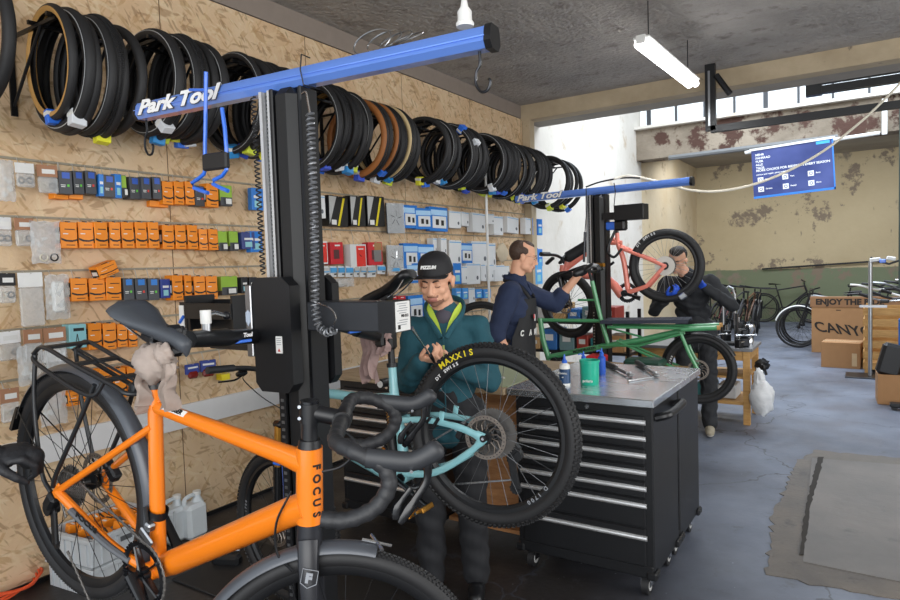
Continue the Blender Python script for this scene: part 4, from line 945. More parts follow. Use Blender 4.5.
# ------------------------------------------------------------------ tyres on the wall brackets
RY = lambda p: p
cream = mat('cream_tyre_wall', '#c9b184', .6, var=.05); tan = mat('tan_tyre_wall', '#b98d4f', .6, var=.05); brown = mat('brown_tyre_wall', '#9a5f2e', .6, var=.05)
refl = mat('grey_reflex_line', '#a3a5a6', .5, var=.03)
KINDS = [('black', dict(wall=None, band=None, knobs=0)), ('grey-lined black', dict(wall=None, band=refl, knobs=0)), ('treaded black', dict(wall=None, band=None, knobs=1)), ('tan wall', dict(wall=tan)), ('cream wall', dict(wall=cream, wk=5)), ('brown wall', dict(wall=brown, wk=5))]
_tp = {}
def tyre_mesh(k, tr):
    key = (k, tr)
    if key not in _tp:
        mb = tire_mb(.33, tr, seg=48, **KINDS[k][1]); mb.V = [Matrix.Rotation(0, 4, 'Z') @ v for v in mb.V]
        _tp[key] = mb.build('tyre', origin=(0, 0, 0))
        return _tp[key], True
    return _tp[key], False
GR = [  # Y0, Y1, R, n, kinds, z, name
    (1.20, 1.35, .335, 2, [1, 0], 2.70, 'at the left photo edge'),
    (1.655, 1.95, .275, 7, [3, 1, 0, 1, 2, 1, 0], 2.675, 'left of the near blue beam end'),
    (2.17, 2.47, .300, 7, [1, 0, 1, 2, 0, 0], 2.685, 'behind the lettered end of the near blue beam'),
    (2.72, 3.10, .315, 7, [1, 0, 0, 1, 2, 0], 2.675, 'just left of the near stand column'),
    (3.40, 3.74, .315, 7, [1, 2, 0, 2, 3, 0], 2.65, 'just right of the near stand column'),
    (3.90, 4.36, .315, 7, [5, 0, 5, 2, 4, 1, 0], 2.63, 'among the brown and cream ones'),
    (4.76, 4.98, .30, 4, [0, 0, 1, 0], 2.66, 'on the small bracket after the cream one'),
    (5.20, 5.50, .31, 5, [1, 0, 1, 0, 2], 2.66, 'on the fourth bracket from the wall end'),
    (5.82, 6.16, .31, 6, [1, 0, 0, 2, 0, 0], 2.66, 'on the third bracket from the wall end'),
    (6.32, 6.95, .315, 7, [1, 0, 1, 0, 0, 0, 2], 2.64, 'on the second bracket from the wall end'),
    (7.40, 7.85, .33, 4, [0, 1, 0, 0], 2.60, 'on the last bracket, by the white wall')]
rr = random.Random(11)
TAGC = ['#e5e23a', '#2f6fdc', '#d9dde2', '#2b86c6', '#c9d640', '#3a56c9']
for gi, (y0, y1, Rg, n, ks, z, nm) in enumerate(GR):
    # bracket: two arms with a bar that the tyres hang on
    t = thing('wall_bracket', 'dark steel bracket holding the tyres '+nm, 'bracket', (WX, (y0+y1)/2, z+Rg-.12), 0, 'tyre brackets along the wall')
    c = MB(darkmetal); zz = .045; L = y1-y0+.10
    xb = .36
    for s in (-1, 1):
        c.box((xb+s*.09, 0, zz-.0), (.018, L, .018)); 
    for s in (-1, 1): c.box((xb/2+.06, s*L*.42, zz-.016), (xb+.12, .016, .016)); c.tube([(.01, s*L*.42, zz-.36), (xb-.03, s*L*.42, zz-.02)], .008, 6); c.box((.006, s*L*.42, zz-.2), (.012, .03, .42))
    c.build('bracket_frame', t)
    for i in range(n):
        k = ks[i % len(ks)]; tr = [.024, .028, .033][(i+gi) % 3]; ob_, new = tyre_mesh(k, tr)
        o = ob_ if new else ob_.copy()
        if not new: COL.objects.link(o)
        Rn = Rg*rr.uniform(.965, 1.02)*(1.12 if gi == 1 else 1) if i else Rg; s = Rn/.33
        y = y0+(y1-y0)*i/(n-1)+rr.uniform(-.008, .008)
        o.location = (WX+.36+rr.uniform(-.02, .02), y, z+(Rg-Rn)+rr.uniform(-.004, .004)-.0); o.rotation_euler = (rr.uniform(-.03, .03), rr.uniform(0, 6), rr.uniform(-.10, .06)); o.scale = (s*.97, s, s*1.0)
        o['label'] = '%s tyre, %s %s' % (KINDS[k][0], ORD[i], nm); o['category'] = 'tyre'; o['group'] = 'tyres hanging '+nm
        if rr.random() < (.75 if i < n else 1):
            tg = MB(mat('tag_colour_%d' % ((i+gi) % 6), TAGC[(i+gi) % 6], .45, var=.04)); a = -PI/2+rr.uniform(-.35, .45)
            if i == 2 and gi == 1: a = -.15
            if gi == 7 and i < 3: a = .9-.6*i
            tg.box((0, 0, 0), (.06*s, .078, .085), b=.004); tg.m(white).box((0, 0, -.018), (.063*s, .081, .022))
            q = tg.build('tag', o); b_ = o.rotation_euler.y
            q.matrix_basis = Matrix.Rotation(-b_-a, 4, 'Y') @ T_((.33-.02, 0, 0)) @ Matrix.Rotation(PI/2+rr.uniform(-.3, .3), 4, 'Y') @ Matrix.Rotation(rr.uniform(-.2, .2), 4, 'X')
# ------------------------------------------------------------------ goods on the left wall
ROWZ = [2.235, 1.935, 1.65, 1.35, 1.09]
rail_names = ['top', 'second', 'third', 'fourth', 'lowest']
c_rail = mat('zinc_rail', '#b3b0aa', .5, .2)
for i, z in enumerate(ROWZ):
    t = thing('wall_rail', 'zinc slat rail with wire hooks on the OSB wall, %s of the five' % rail_names[i], 'rail', (WX, 4, z), 0, 'slat rails on the OSB wall')
    y0, y1 = (.9, 7.65)
    c = MB(mat('dull_rail', '#97907f', .6)); c.box((WX+.006, (y0+y1)/2, z+.012), (.010, y1-y0, .012)); c.build('rail', t, world=True)
ITEMS = []
OB, DK, BL, GN, WB, SB, BLU, RD, CRD = 'orange tube box', 'dark grey brake pad pack', 'small blue pack', 'green card pack', 'white part box', 'small blister pack', 'blue card pack', 'red box', 'card header bag'
def it(row, kind, x0, y0, x1, y1, **k): ITEMS.append((row, kind, x0, y0, x1, y1, k))
def many(row, kind, xs, y0, y1, **k):
    for a, b in zip(xs, xs[1:]): it(row, kind, a+.6, y0, b-.6, y1, **k)
# top rail
it(0, 'clear', -2, 160, 15, 201, lab='big clear bag of small parts'); it(0, CRD, 15, 163, 35, 187, h='#e6e6e4', c='black', lab='white header bag with black clips'); it(0, CRD, 37, 165, 58, 193, h='#a8795a', c='grey', lab='brown header bag with two grey rings')
many(0, DK, (58.5, 73, 85, 97.5), 171, 194); it(0, BLU, 99, 174, 104, 196, lab='narrow blue pack'); it(0, DK, 104, 175, 115, 197); it(0, BLU, 115, 174, 122, 198, lab='glossy blue pack'); it(0, GN, 122, 175, 128.5, 197, lab='grey and green pack')
many(0, DK, (129, 141, 152, 162), 177, 199); it(0, OB, 54, 193, 69, 199, dx=-.05, lab='flat orange box hanging lower'); it(0, OB, 69, 193, 83, 199, dx=-.05, lab='flat orange box hanging lower'); it(0, OB, 150, 201, 168, 207, dx=-.05, lab='flat orange box hanging lower')
many(0, OB, (162, 174, 185, 195), 181.5, 204.5); it(0, DK, 195, 186, 206, 206); it(0, OB, 206.5, 184, 219, 207); it(0, GN, 221, 185, 234, 206); it(0, BLU, 252, 188, 263, 210, lab='blue and white pack')
it(0, WB, 310, 195, 325, 218); many(0, 'stripe', (327, 350, 366, 386), 196, 226); it(0, 'ring', 388, 203, 403, 233, lab='clear bag with a dark chainring')
it(0, 'bluecard', 403, 205, 417, 228); it(0, 'bluecard', 416, 208, 431, 229); it(0, 'bluecard', 430, 207, 447, 231)
it(0, WB, 450, 211, 460, 228); it(0, WB, 461, 212, 470, 226); it(0, WB, 471, 213, 487, 232); it(0, WB, 488, 214, 494, 224); it(0, WB, 494, 216, 503, 235); it(0, WB, 506, 217, 520, 233); it(0, WB, 525, 218, 532, 234); it(0, BLU, 532, 218, 537, 235); it(0, BLU, 538, 219, 542, 235)
# second rail
it(1, CRD, -4, 217, 12, 246, h='#dedede', c='black', lab='white header bag with dark parts'); it(1, CRD, 14, 218, 35, 246, h='#a8795a', c='grey', lab='brown header bag with white parts'); it(1, 'clear', 31, 221, 60, 263, rings=1, lab='clear bag with a cream and a black ring')
many(1, OB, (60, 78, 94, 109, 121, 135, 148, 160), 222, 248); many(1, OB, (162, 175, 187, 199), 225, 249); many(1, OB, (199, 208, 219), 229, 250); many(1, GN, (213+6, 230, 241), 231, 251); it(1, BLU, 242, 232, 255, 249, lab='blue red pack of lights', c='#33407e'); it(1, BLU, 250, 231, 263, 252, lab='large blue card pack')
it(1, 'redwhite', 311, 241, 328, 264); it(1, RD, 330, 242, 344, 264); it(1, 'redwhite', 350, 244, 367, 268); it(1, RD, 369, 242, 382, 265, p=1); it(1, 'ring', 387, 245, 405, 275, y=1, lab='clear bag with a silver chainring and yellow foot')
it(1, 'bluecard', 403, 243, 419, 268); it(1, 'bluecard', 419, 244, 433, 269); it(1, WB, 433, 238, 437, 254); it(1, WB, 441, 238, 447, 256); it(1, WB, 450, 240, 461, 267); it(1, 'bluecard', 461, 243, 472, 263); it(1, WB, 473, 241, 487, 266); it(1, WB, 488, 243, 496, 270); it(1, 'cloth', 496, 243, 508, 262, lab='beige cloth parcel'); it(1, BLU, 533, 248, 538, 265); it(1, BLU, 538, 249, 543, 266)
# third rail
it(2, CRD, -2, 273, 16, 303, h='#222326', c='grey', lab='black header bag with a rubber ring'); it(2, CRD, 19, 272, 44, 326, h='#e3e3e1', c='none', lab='long white header bag'); it(2, 'clear', 45, 274, 70, 319, lab='thick clear bag of white parts', full=1)
it(2, OB, 71, 278, 88, 301); it(2, OB, 89, 278, 105.5, 300.5); it(2, OB, 106, 277, 122, 300); it(2, OB, 97, 263, 119, 276, rot=.35, lab='orange tube box lying tilted on top'); many(2, DK, (123, 135, 148, 160), 278, 300, blue=1); it(2, BLU, 160.5, 279, 171, 298, c='#2b3f8f', lab='dark blue pack')
many(2, OB, (172, 184, 193), 275, 300); many(2, OB, (194, 206, 218), 276, 299); it(2, GN, 222, 276, 240, 295); many(2, BLU, (241, 249, 258), 277, 293, c='#23262c')
many(2, SB, (313, 322, 330), 266, 277); many(2, SB, (330, 338, 346, 354), 266, 277, c='#4fa3dd'); many(2, SB, (354, 360, 367, 377), 265, 277); it(2, SB, 378, 265, 386, 274, c='#4fa3dd'); it(2, SB, 391, 267, 400, 274, c='#4fa3dd'); it(2, SB, 401, 267, 407, 277); it(2, 'clear', 328, 278, 354, 287, lab='row of clear blister bags')
it(2, 'bluecard', 407, 263, 418, 283); it(2, BLU, 454, 263, 461, 284); it(2, WB, 462, 266, 467, 283); it(2, WB, 467, 263, 480, 284); many(2, WB, (480, 487.5, 494.5), 264, 281); it(2, WB, 495, 265, 504, 281); it(2, WB, 504.5, 266, 509, 275); it(2, BLU, 535, 262, 543, 284, c='#4fa3dd')
# fourth rail
it(3, CRD, -3, 331, 22, 360, h='#ececec', c='grey', lab='white header bag with a cream ring'); it(3, CRD, 23, 329, 43, 362, h='#a8795a', c='none', lab='brown header bag'); it(3, CRD, 44, 327, 67, 372, h='#a8795a', c='none', lab='brown header bag'); it(3, 'lb', 69, 324, 87, 348, lab='light blue box with a bicycle drawing')
many(3, OB, (87.5, 103, 117), 323, 349.5); many(3, OB, (117, 128, 138), 324, 347); 
many(3, RD, (380, 391, 398, 406), 296, 306); it(3, 'bluecard', 408, 295, 424, 322); it(3, 'bluecard', 396, 306, 408, 322); many(3, BLU, (455, 462, 469), 288, 299, c='#3f8fd8'); it(3, WB, 469, 288, 475, 303); many(3, BLU, (475, 483, 492), 289, 298, c='#3f8fd8'); it(3, 'bluecard', 424, 297, 440, 320); it(3, BLU, 535, 290, 543, 306, c='#4fa3dd')
# lowest rail
it(4, CRD, 0, 388, 20, 422, h='#a8795a', c='grey', lab='brown header bag with a cream ring'); many(4, OB, (100, 113, 127), 368, 398); many(4, OB, (127, 138, 149), 366, 394); it(4, OB, 68, 391, 86, 405, lab='orange box low behind the rear wheel'); it(4, OB, 160, 378, 172, 390)
it(4, 'lights', 186, 364, 200, 378, lab='blue pack with red rear lights'); it(4, 'lights', 201, 360, 216, 376, lab='blue pack with red rear lights'); it(4, 'clear', 40, 385, 66, 425, lab='clear bag behind the bicycle wheel'); it(4, OB, 222, 374, 230, 380, lab='tiny yellow pack', yel=1)
it(4, 'clear', 18, 345, 42, 385, lab='crumpled clear bag of parts'); it(4, CRD, 42, 350, 66, 378, h='#e8e8e8', c='none', lab='white paper bag')
M_CLR = mat('clear_bag_film', '#e4e8ea', .18, alpha=.34, var=.2, scale=60, bump=.8); M_PRT = mat('white_small_parts', '#d8d8d4', .5)
ocol = mat('orange_card', '#f08c1a', .5, var=.03); dk = mat('dark_grey_card', '#45474c', .5); bcard = mat('blue_card', '#2279cf', .4, var=.03); gn = mat('lime_green_card', '#93bb3c', .5); wcard = mat('white_card', '#dcdedf', .5, var=.03); redc = mat('red_card', '#c92530', .5); lbl = mat('light_blue_card', '#8fcad2', .5); yel = mat('yellow_print', '', 0)
cnt = {}; pend = []
rr = random.Random(5)
for row, kind, x0, y0, x1, y1, k in sorted(ITEMS, key=lambda q: (q[0], q[2])):
    off = .10+k.get('dx', 0)+rr.uniform(-.012, .012); ym = (y0+y1)/2
    A = atX(x0, y0, WX+off); B_ = atX(x1, y1, WX+off)
    cy, cz = (A.y+B_.y)/2, (A.z+B_.z)/2; w_ = abs(B_.y-A.y)
    hh = abs(atX((x0+x1)/2, y0, WX+off).z-atX((x0+x1)/2, y1, WX+off).z)
    w_ = abs(atX(x1, ym, WX+off).y-atX(x0, ym, WX+off).y)
    dp = {'clear': .05, CRD: .03, 'bluecard': .05, BLU: .05, SB: .03, 'ring': .03}.get(kind, .075)
    # local frame: x across (world y), y up, z out of the wall
    yaw = rr.uniform(-.16, .10)
    T = T_((WX+off, cy, cz)) @ Matrix.Rotation(yaw, 4, 'Z') @ Matrix(((0, 0, 1, 0), (1, 0, 0, 0), (0, 1, 0, 0), (0, 0, 0, 1))) @ Matrix.Rotation(k.get('rot', rr.uniform(-.03, .03)), 4, 'Z')
    b = MB(); W, H = w_/2, hh/2
    def bxx(cx, cy_, cz_, sx, sy, sz, bv=0): b.box((cx, cy_, cz_), (sx, sy, sz), b=bv, T=T)
    if kind == OB:
        b.m(yel if k.get('yel') else ocol); bxx(0, 0, -dp/2, w_*.96, hh, dp, .002); b.m(blk_txt)
        if hh > .07:
            pts = [(-W*.94, -H*.22), (-W*.3, -H*.36), (W*.4, -H*.38), (W*.94, -H*.28), (W*.94, -H*.42), (W*.3, -H*.52), (-W*.4, -H*.5), (-W*.94, -H*.36)]
            b.prism(pts[::-1][::-1], .001, T @ T_((0, 0, .0002))); bxx(.1*W, H*.45, .0006, w_*.6, hh*.035, .001); bxx(.15*W, -H*.76, .0006, w_*.5, hh*.03, .001); bxx(0, H*.98, -.012, w_*.3, hh*.10, .004)
            b.m(white); bxx(-W*.4, H*.1, .0006, w_*.3, hh*.035, .001); b.m(blk_txt); bxx(-W*.965, 0, -dp/2, .001, hh*.6, dp*.8); b.m(white); bxx(-W*.975, -H*.1, -dp/2, .001, hh*.3, dp*.6)
    elif kind == DK:
        b.m(dk); bxx(0, 0, -dp/2, w_*.96, hh, dp, .002); b.m(bcard if k.get('blue') else mat('royal_card', '#2c58b8', .4)); bxx(.05*W, H*.62, .0006, w_*.55, hh*.26, .001)
        b.m(mat('dot_%s' % (len(pend) % 2), ['#5fd038', '#e23b2e'][len(pend) % 2], .4)); bxx(W*.35, -H*.25, .0006, w_*.16, hh*.1, .001); b.m(white); bxx(-W*.4, -H*.22, .0006, w_*.34, hh*.03, .001); bxx(-W*.4, -H*.36, .0006, w_*.30, hh*.03, .001)
    elif kind == BLU:
        b.m(mat('card_'+k['c'], k['c'], .4) if 'c' in k else bcard); bxx(0, 0, -dp/2, w_*.95, hh, dp, .002); b.m(white); bxx(0, H*.2, .0006, w_*.6, hh*.12, .001); b.m(lbl); bxx(0, -H*.45, .0006, w_*.5, hh*.3, .001)
    elif kind == GN:
        b.m(gn); bxx(0, H*.25, -dp/2, w_*.9, hh*.75, dp*.6, .003); b.m(dk); bxx(0, -H*.55, -dp/2+.003, w_*.85, hh*.42, dp*.6, .003); b.m(white); bxx(W*.1, -H*.55, .003, w_*.4, hh*.25, .003)
    elif kind == WB:
        b.m(wcard); bxx(0, 0, -dp/2, w_*.95, hh, dp, .002); b.m(lbl if False else mat('sky_line', '#59a5d8', .4)); bxx(0, H*.84, .0006, w_*.9, hh*.035, .001); b.m(mat('oval_grey', '#5c6168', .5)); b.prism([(W*.55*1+.15*W*math.cos(a), -H*.4+.10*H*math.sin(a)*2) for a in [PI*q/5 for q in range(10)]], .0008, T)
    elif kind == 'bluecard':
        b.m(bcard); bxx(0, 0, -dp/2, w_*.96, hh, dp, .002); b.m(mat('pale_blue_band', '#a9d0f0', .4)); bxx(0, H*.55, .0006, w_*.9, hh*.22, .001); b.m(wcard); bxx(W*.05, -H*.25, .003, w_*.72, hh*.5, .006, .002); b.m(blk_txt); bxx(-W*.2, -H*.25, .0066, w_*.16, hh*.24, .001, 0); bxx(W*.35, -H*.3, .0066, w_*.14, hh*.22, .001)
    elif kind == RD:
        b.m(redc); bxx(0, 0, -dp/2, w_*.95, hh, dp, .002); b.m(mat('dark_window', '#5c3a3c', .3)); bxx(-W*.1, -H*.1, .0006, w_*.42, hh*.42, .001); b.m(white); bxx(W*.1, H*.7, .0006, w_*.4, hh*.07, .001)
        if k.get('p'): b.m(card); bxx(W*.35, H*.55, .001, w_*.5, hh*.4, .001); b.m(alu); bxx(W*.25, -H*.2, .002, w_*.5, hh*.5, .004)
    elif kind == 'redwhite':
        b.m(wcard); bxx(0, 0, -dp/2, w_*.95, hh, dp, .002); b.m(mat('bright_red_card', '#e0352a', .5)); bxx(W*.3, 0, .0006, w_*.55, hh*.86, .001); b.m(blk_txt); b.prism([(W*.05, H*.2), (W*.2, H*.1), (W*.45, -H*.05), (W*.2, -H*.0)], .001, T @ T_((0, 0, .001))); b.m(white); bxx(W*.3, H*.6, .0012, w_*.3, hh*.05, .001)
    elif kind == 'stripe':
        b.m(blk_txt); bxx(0, 0, -dp/2, w_*.95, hh, dp, .002); b.m(mat('grey_card', '#b9bab8', .5)); b.prism([(-W*.93, -H*.9), (-W*.2, H*.95), (-W*.93, H*.95)], .001, T); b.m(yel); b.prism([(-W*.15, -H*.97), (W*.05, -H*.97), (W*.65, H*.9), (W*.45, H*.9)], .0014, T)
        b.m(white); bxx(-W*.5, -H*.75, .0016, w_*.24, hh*.16, .001); b.m(darkmetal); bxx(-W*1.0, 0, -dp/2, .002, hh, dp)
    elif kind == SB:
        b.m(wcard); bxx(0, 0, -dp/2, w_*.92, hh, dp*.4, .001); b.m(mat('card_'+k['c'], k['c'], .4) if 'c' in k else mat('grey_card', '', .5)); bxx(0, H*.25, -.008, w_*.85, hh*.45, .02); b.m(mat('sky_line', '', .4)); bxx(0, -H*.05, .003, w_*.85, hh*.10, .002); b.m(blk_txt); bxx(W*.3, -H*.5, .002, w_*.3, hh*.12, .002)
    elif kind == 'ring':
        b.m(dk if not k.get('y') else mat('grey_card', '', .5)); bxx(0, 0, -.012, w_*.94, hh, .008, .001); r = min(W, H)*.8; m_ = chrome if k.get('y') else darkmetal; b.m(m_); b.rev([(r*.72, 0), (r, 0), (r, .003), (r*.72, .003)], 28, T, closed=True)
        for q in range(5): a = 2*PI*q/5; b.tube([T @ Vector((.2*r*math.cos(a), .2*r*math.sin(a), .002)), T @ Vector((.8*r*math.cos(a+.2), .8*r*math.sin(a+.2), .002))], .004, 5)
        if k.get('y'): b.m(mat('amber_card', '#e3a52c', .5)); bxx(0, -H*.86, -.004, w_*.9, hh*.14, .006)
        b.m(M_CLR); bxx(0, 0, .004, w_*.97, hh, .001)
    elif kind == CRD:
        hm = mat('header_'+k['h'], k['h'], .6); hh_ = min(.075, hh*.42); b.m(hm); bxx(0, H-hh_/2, 0, w_*.96, hh_, .006, .001); b.m(white); bxx(W*.1, H-hh_*.55, .0035, w_*.6, hh_*.38, .001)
        b.m(M_CLR); bxx(0, -hh_/2, 0, w_*.94, hh-hh_, .022, .008)
        if k['c'] != 'none':
            m_ = black if k['c'] == 'black' else mat('cream_ring', '#cfc9b6', .5); b.m(m_)
            for q in (-1, 1): b.tube([T @ Vector((q*W*.42+.014*math.cos(a), -H*.45+.014*math.sin(a), .0)) for a in [2*PI*j/16 for j in range(16)]], .0045, 6, closed=True); b.m(darkmetal)
    elif kind == 'clear':
        b.m(M_CLR); n = len(b.V); gx, gy = 8, 10; rb = random.Random(int(x0)+int(y0))
        for sd_ in (1, -1): b.add([((i/gx*2-1)*W*(1+.04*math.sin(j*2.1+x0)), (j/gy*2-1)*H*(1+.03*math.sin(i*1.7+y0)), sd_*(.020*(1-(i/gx*2-1)**4)*(1-(j/gy*2-1)**4)+rb.uniform(-.003, .003)*(0 < i < gx)*(0 < j < gy))) for i in range(gx+1) for j in range(gy+1)], [(i*(gy+1)+j, (i+1)*(gy+1)+j, (i+1)*(gy+1)+j+1, i*(gy+1)+j+1) for i in range(gx) for j in range(gy)])
        b.V = [T @ v for v in b.V]; b.m(M_PRT)
        rs = random.Random(int(x0)+9)
        for q in range(9 if not k.get('rings') else 3): p = (rs.uniform(-W*.6, W*.6), rs.uniform(-H*.8, H*.3), rs.uniform(-.008, .008)); b.box(p, (rs.uniform(.01, .035), rs.uniform(.008, .03), .01), (0, 0, rs.uniform(0, 3)), .003, T=T)
        if k.get('full'): b.m(white); b.box((0, 0, .005), (w_*.5, hh*.7, .03), b=.01, T=T)
        if k.get('rings'):
            for q, m_ in ((-.25, mat('cream_ring', '', .5)), (.45, black)): b.m(m_); b.tube([T @ Vector((q*W+.018*math.cos(a), -H*.72+.018*math.sin(a), .012)) for a in [2*PI*j/18 for j in range(18)]], .004, 6, closed=True)
    elif kind == 'lb':
        b.m(lbl); bxx(0, 0, -dp/2, w_*.96, hh, dp, .002); b.m(blk_txt); bxx(W*.1, H*.55, .0006, w_*.6, hh*.13, .001)
        for a_, c_ in (((-.1, .2), (.1, -.6)), ((.1, -.6), (.5, -.8)), ((-.1, .2), (-.3, -.7))): b.tube([T @ Vector((a_[0]*W, a_[1]*H, .001)), T @ Vector((c_[0]*W, c_[1]*H, .001))], .002, 4)
    elif kind == 'lights':
        b.m(mat('card_#2b3f8f', '#2b3f8f', .4)); bxx(0, H*.3, -.01, w_*.95, hh*.7, .02, .003); b.m(mat('dark_red_light', '#7a2420', .2)); b.box((0, -H*.55, -.004), (w_*.7, hh*.5, .035), b=.012, T=T); b.m(white); bxx(0, H*.5, .001, w_*.7, hh*.12, .001)
    elif kind == 'cloth':
        b.m(mat('beige_cloth', '#c7b79c', .8)); n0 = len(b.V); lump(b, (0, 0, 0), 1, 5, 18, (W, H, .03), .1); b.V[n0:] = [T @ v for v in b.V[n0:]]
    base = k.get('lab', {'bluecard': 'blue pack with a white window', 'stripe': 'black box with a yellow diagonal stripe', 'redwhite': 'white box with a bright red panel'}.get(kind, kind))
    nm_ = {OB: 'inner_tube_box', DK: 'brake_pad_pack', GN: 'green_card_pack', WB: 'part_box', SB: 'blister_pack', BLU: 'blue_pack', 'bluecard': 'carded_pack', RD: 'red_box', 'redwhite': 'chain_box', CRD: 'parts_bag', 'clear': 'clear_parts_bag', 'stripe': 'striped_box', 'ring': 'chainring_pack', 'lb': 'light_blue_box', 'lights': 'light_pack', 'cloth': 'cloth_parcel'}[kind]
    # wire hook that carries it
    b.m(c_rail); ztop = cz+H*.93; zr = ROWZ[row]+.012
    b.tube([(WX+.012, cy, zr), (WX+.03, cy, zr), (WX+.05, cy, ztop), (WX+off+.012, cy, ztop+.004)], .002, 5)
    o = b.build(nm_, cat=('bag' if 'bag' in nm_ else 'box' if 'box' in nm_ else 'pack')); pend.append((row, base, x0, o))
from collections import defaultdict
gp = defaultdict(list)
for row, base, x0, o in pend: gp[(row, base)].append(o)
for (row, base), os_ in gp.items():
    rn = rail_names[row]+' wall rail'
    for i, o in enumerate(os_):
        if len(os_) == 1: o['label'] = '%s hanging on the %s' % (base, rn)
        else:
            o['label'] = '%s, %s from the left on the %s' % (base, ORD[i], rn.replace(' wall', '')); o['group'] = '%s row on the %s' % (base, rn)

# ------------------------------------------------------------------ people
class Blob:
    def __init__(s): s.mb = MB()
    def c(s, p0, p1, r0, r1=None, flat=1.0, up=None, n=14):
        r1 = r0 if r1 is None else r1; a, b = Vector(p0), Vector(p1); d = (b-a); L = d.length; d = d/L if L > 1e-6 else Vector((0, 0, 1)); pts = []; rs = []
        for k in range(5): t = PI/2*k/4; pts.append(a-d*r0*math.cos(t)*.999); rs.append(max(r0*math.sin(t), .0015))
        pts.append(a.lerp(b, .5)); rs.append((r0+r1)/2)
        for k in range(5): t = PI/2*k/4; pts.append(b+d*r1*math.sin(t)*.999); rs.append(max(r1*math.cos(t), .0015))
        s.mb.tube(pts, rs, n, flat=flat, up=up or (tuple(d.orthogonal()))); return s
    def ch(s, pts, rs, flat=1.0, up=None):
        for i in range(len(pts)-1): s.c(pts[i], pts[i+1], rs[i], rs[i+1], flat, up)
        return s
    def e(s, c, r, T=None, rot=None): s.mb.ell(c, r, rot, 18, T); return s
    def remesh(s, vox, mats, name, parent, smooth=3, fold=0, paint=None, seed=1, **kw):
        me = bpy.data.meshes.new('tmp'); me.from_pydata(s.mb.V, [], s.mb.F); o = bpy.data.objects.new('tmp', me); COL.objects.link(o)
        m = o.modifiers.new('r', 'REMESH'); m.mode = 'VOXEL'; m.voxel_size = vox
        m = o.modifiers.new('s', 'SMOOTH'); m.factor = .5; m.iterations = smooth
        bpy.context.view_layer.update(); dg = bpy.context.evaluated_depsgraph_get(); res = bpy.data.meshes.new_from_object(o.evaluated_get(dg)); bpy.data.objects.remove(o); bpy.data.meshes.remove(me)
        res.name = name; res.materials.clear()
        for q in mats: res.materials.append(q)
        if fold:
            nr = [v.normal.copy() for v in res.vertices]
            for v, vn in zip(res.vertices, nr):
                p = v.co; n = math.sin(p.z*34+6*math.sin(p.x*9+seed)+4*p.y)*math.sin(p.x*21+p.y*17+seed)+.5*math.sin(p.z*75+p.x*30+seed*2+3*math.sin(p.y*25))
                v.co = p+vn*(n*fold)
        if paint:
            for f in res.polygons: f.material_index = paint(f.center)
        res.polygons.foreach_set('use_smooth', [True]*len(res.polygons)); res.update()
        ob_ = bpy.data.objects.new(name, res); COL.objects.link(ob_); ob_.parent = parent
        return ob_
def hand(bl, w, d, n, side, curl=.5, spread=1.0, s=1.0, thumb=.5):
    """w wrist, d finger direction, n where the palm faces, side +1 thumb along n x d"""
    w = Vector(w); d = Vector(d).normalized(); n = Vector(n); n = (n-d*n.dot(d)).normalized(); sd = n.cross(d)*side
    R = Matrix((sd, d, n)).transposed()
    bl.mb.ell((0, 0, 0), (.042*s, .050*s, .016*s), None, 16, T_(w+d*.052*s) @ R.to_4x4()); bl.mb.ell((0, 0, 0), (.020*s, .034*s, .018*s), None, 12, T_(w+d*.034*s+sd*.024*s+n*.006) @ R.to_4x4())
    for k, (o_, L) in enumerate(((.031, .070), (.0105, .080), (-.0105, .074), (-.030, .058))):
        p = w+d*(.088-.004*abs(k-1))*s+sd*o_*s; dr = (d+sd*o_*2.2*(spread-.6)).normalized(); pts = [p-d*.03*s, p]; a = 0
        for f_ in (.45, .32, .25):
            a += curl*(1.0 if f_ > .4 else 1.1); dd = dr*math.cos(a)+n*math.sin(a); pts.append(pts[-1]+dd*L*f_*s*1.05)
        bl.ch(pts, [.0095*s, .0098*s, .0088*s, .0080*s, .0068*s])
    p = w+d*.028*s+sd*.028*s; t1 = (d*.55+sd*.75+n*.25).normalized(); t2 = (d*.85+sd*.25+n*(.2+thumb)).normalized(); t3 = (d*.8-sd*.1+n*(.3+thumb)).normalized()
    bl.ch([p, p+t1*.035*s, p+t1*.035*s+t2*.032*s, p+t1*.035*s+t2*.032*s+t3*.024*s], [.014*s, .0115*s, .0105*s, .0080*s])
def head(bl, HM, lids=True):
    E = lambda c, r: bl.mb.ell(c, r, None, 20, HM)
    E((0, .014, .036), (.073, .092, .080)); E((0, -.018, -.030), (.060, .066, .078)); E((0, -.040, -.070), (.044, .040, .036)); E((0, -.060, -.088), (.022, .021, .018))
    for s in (-1, 1):
        E((s*.033, -.050, -.026), (.026, .026, .026)); E((s*.029, -.071, .024), (.022, .012, .008)); E((s*.011, -.098, -.034), (.0085, .010, .008)); E((s*.078, .008, -.008), (.009, .018, .030)); E((s*.084, .016, .004), (.007, .012, .017)); E((s*.030, -.068, .004), (.0155, .0125, .012)); E((s*.042, -.02, -.062), (.022, .035, .03))
    f = lambda p: HM @ Vector(p)
    bl.c(f((0, -.078, .016)), f((0, -.103, -.028)), .0075, .0115); E((0, -.088, -.056), (.020, .009, .0055)); E((0, -.086, -.066), (.017, .009, .006)); E((0, -.072, -.06), (.03, .018, .02))
def headM(p, pitch=0, yaw=0, roll=0): return T_(p) @ Matrix.Rotation(yaw, 4, 'Z') @ Matrix.Rotation(pitch, 4, 'X') @ Matrix.Rotation(roll, 4, 'Y')
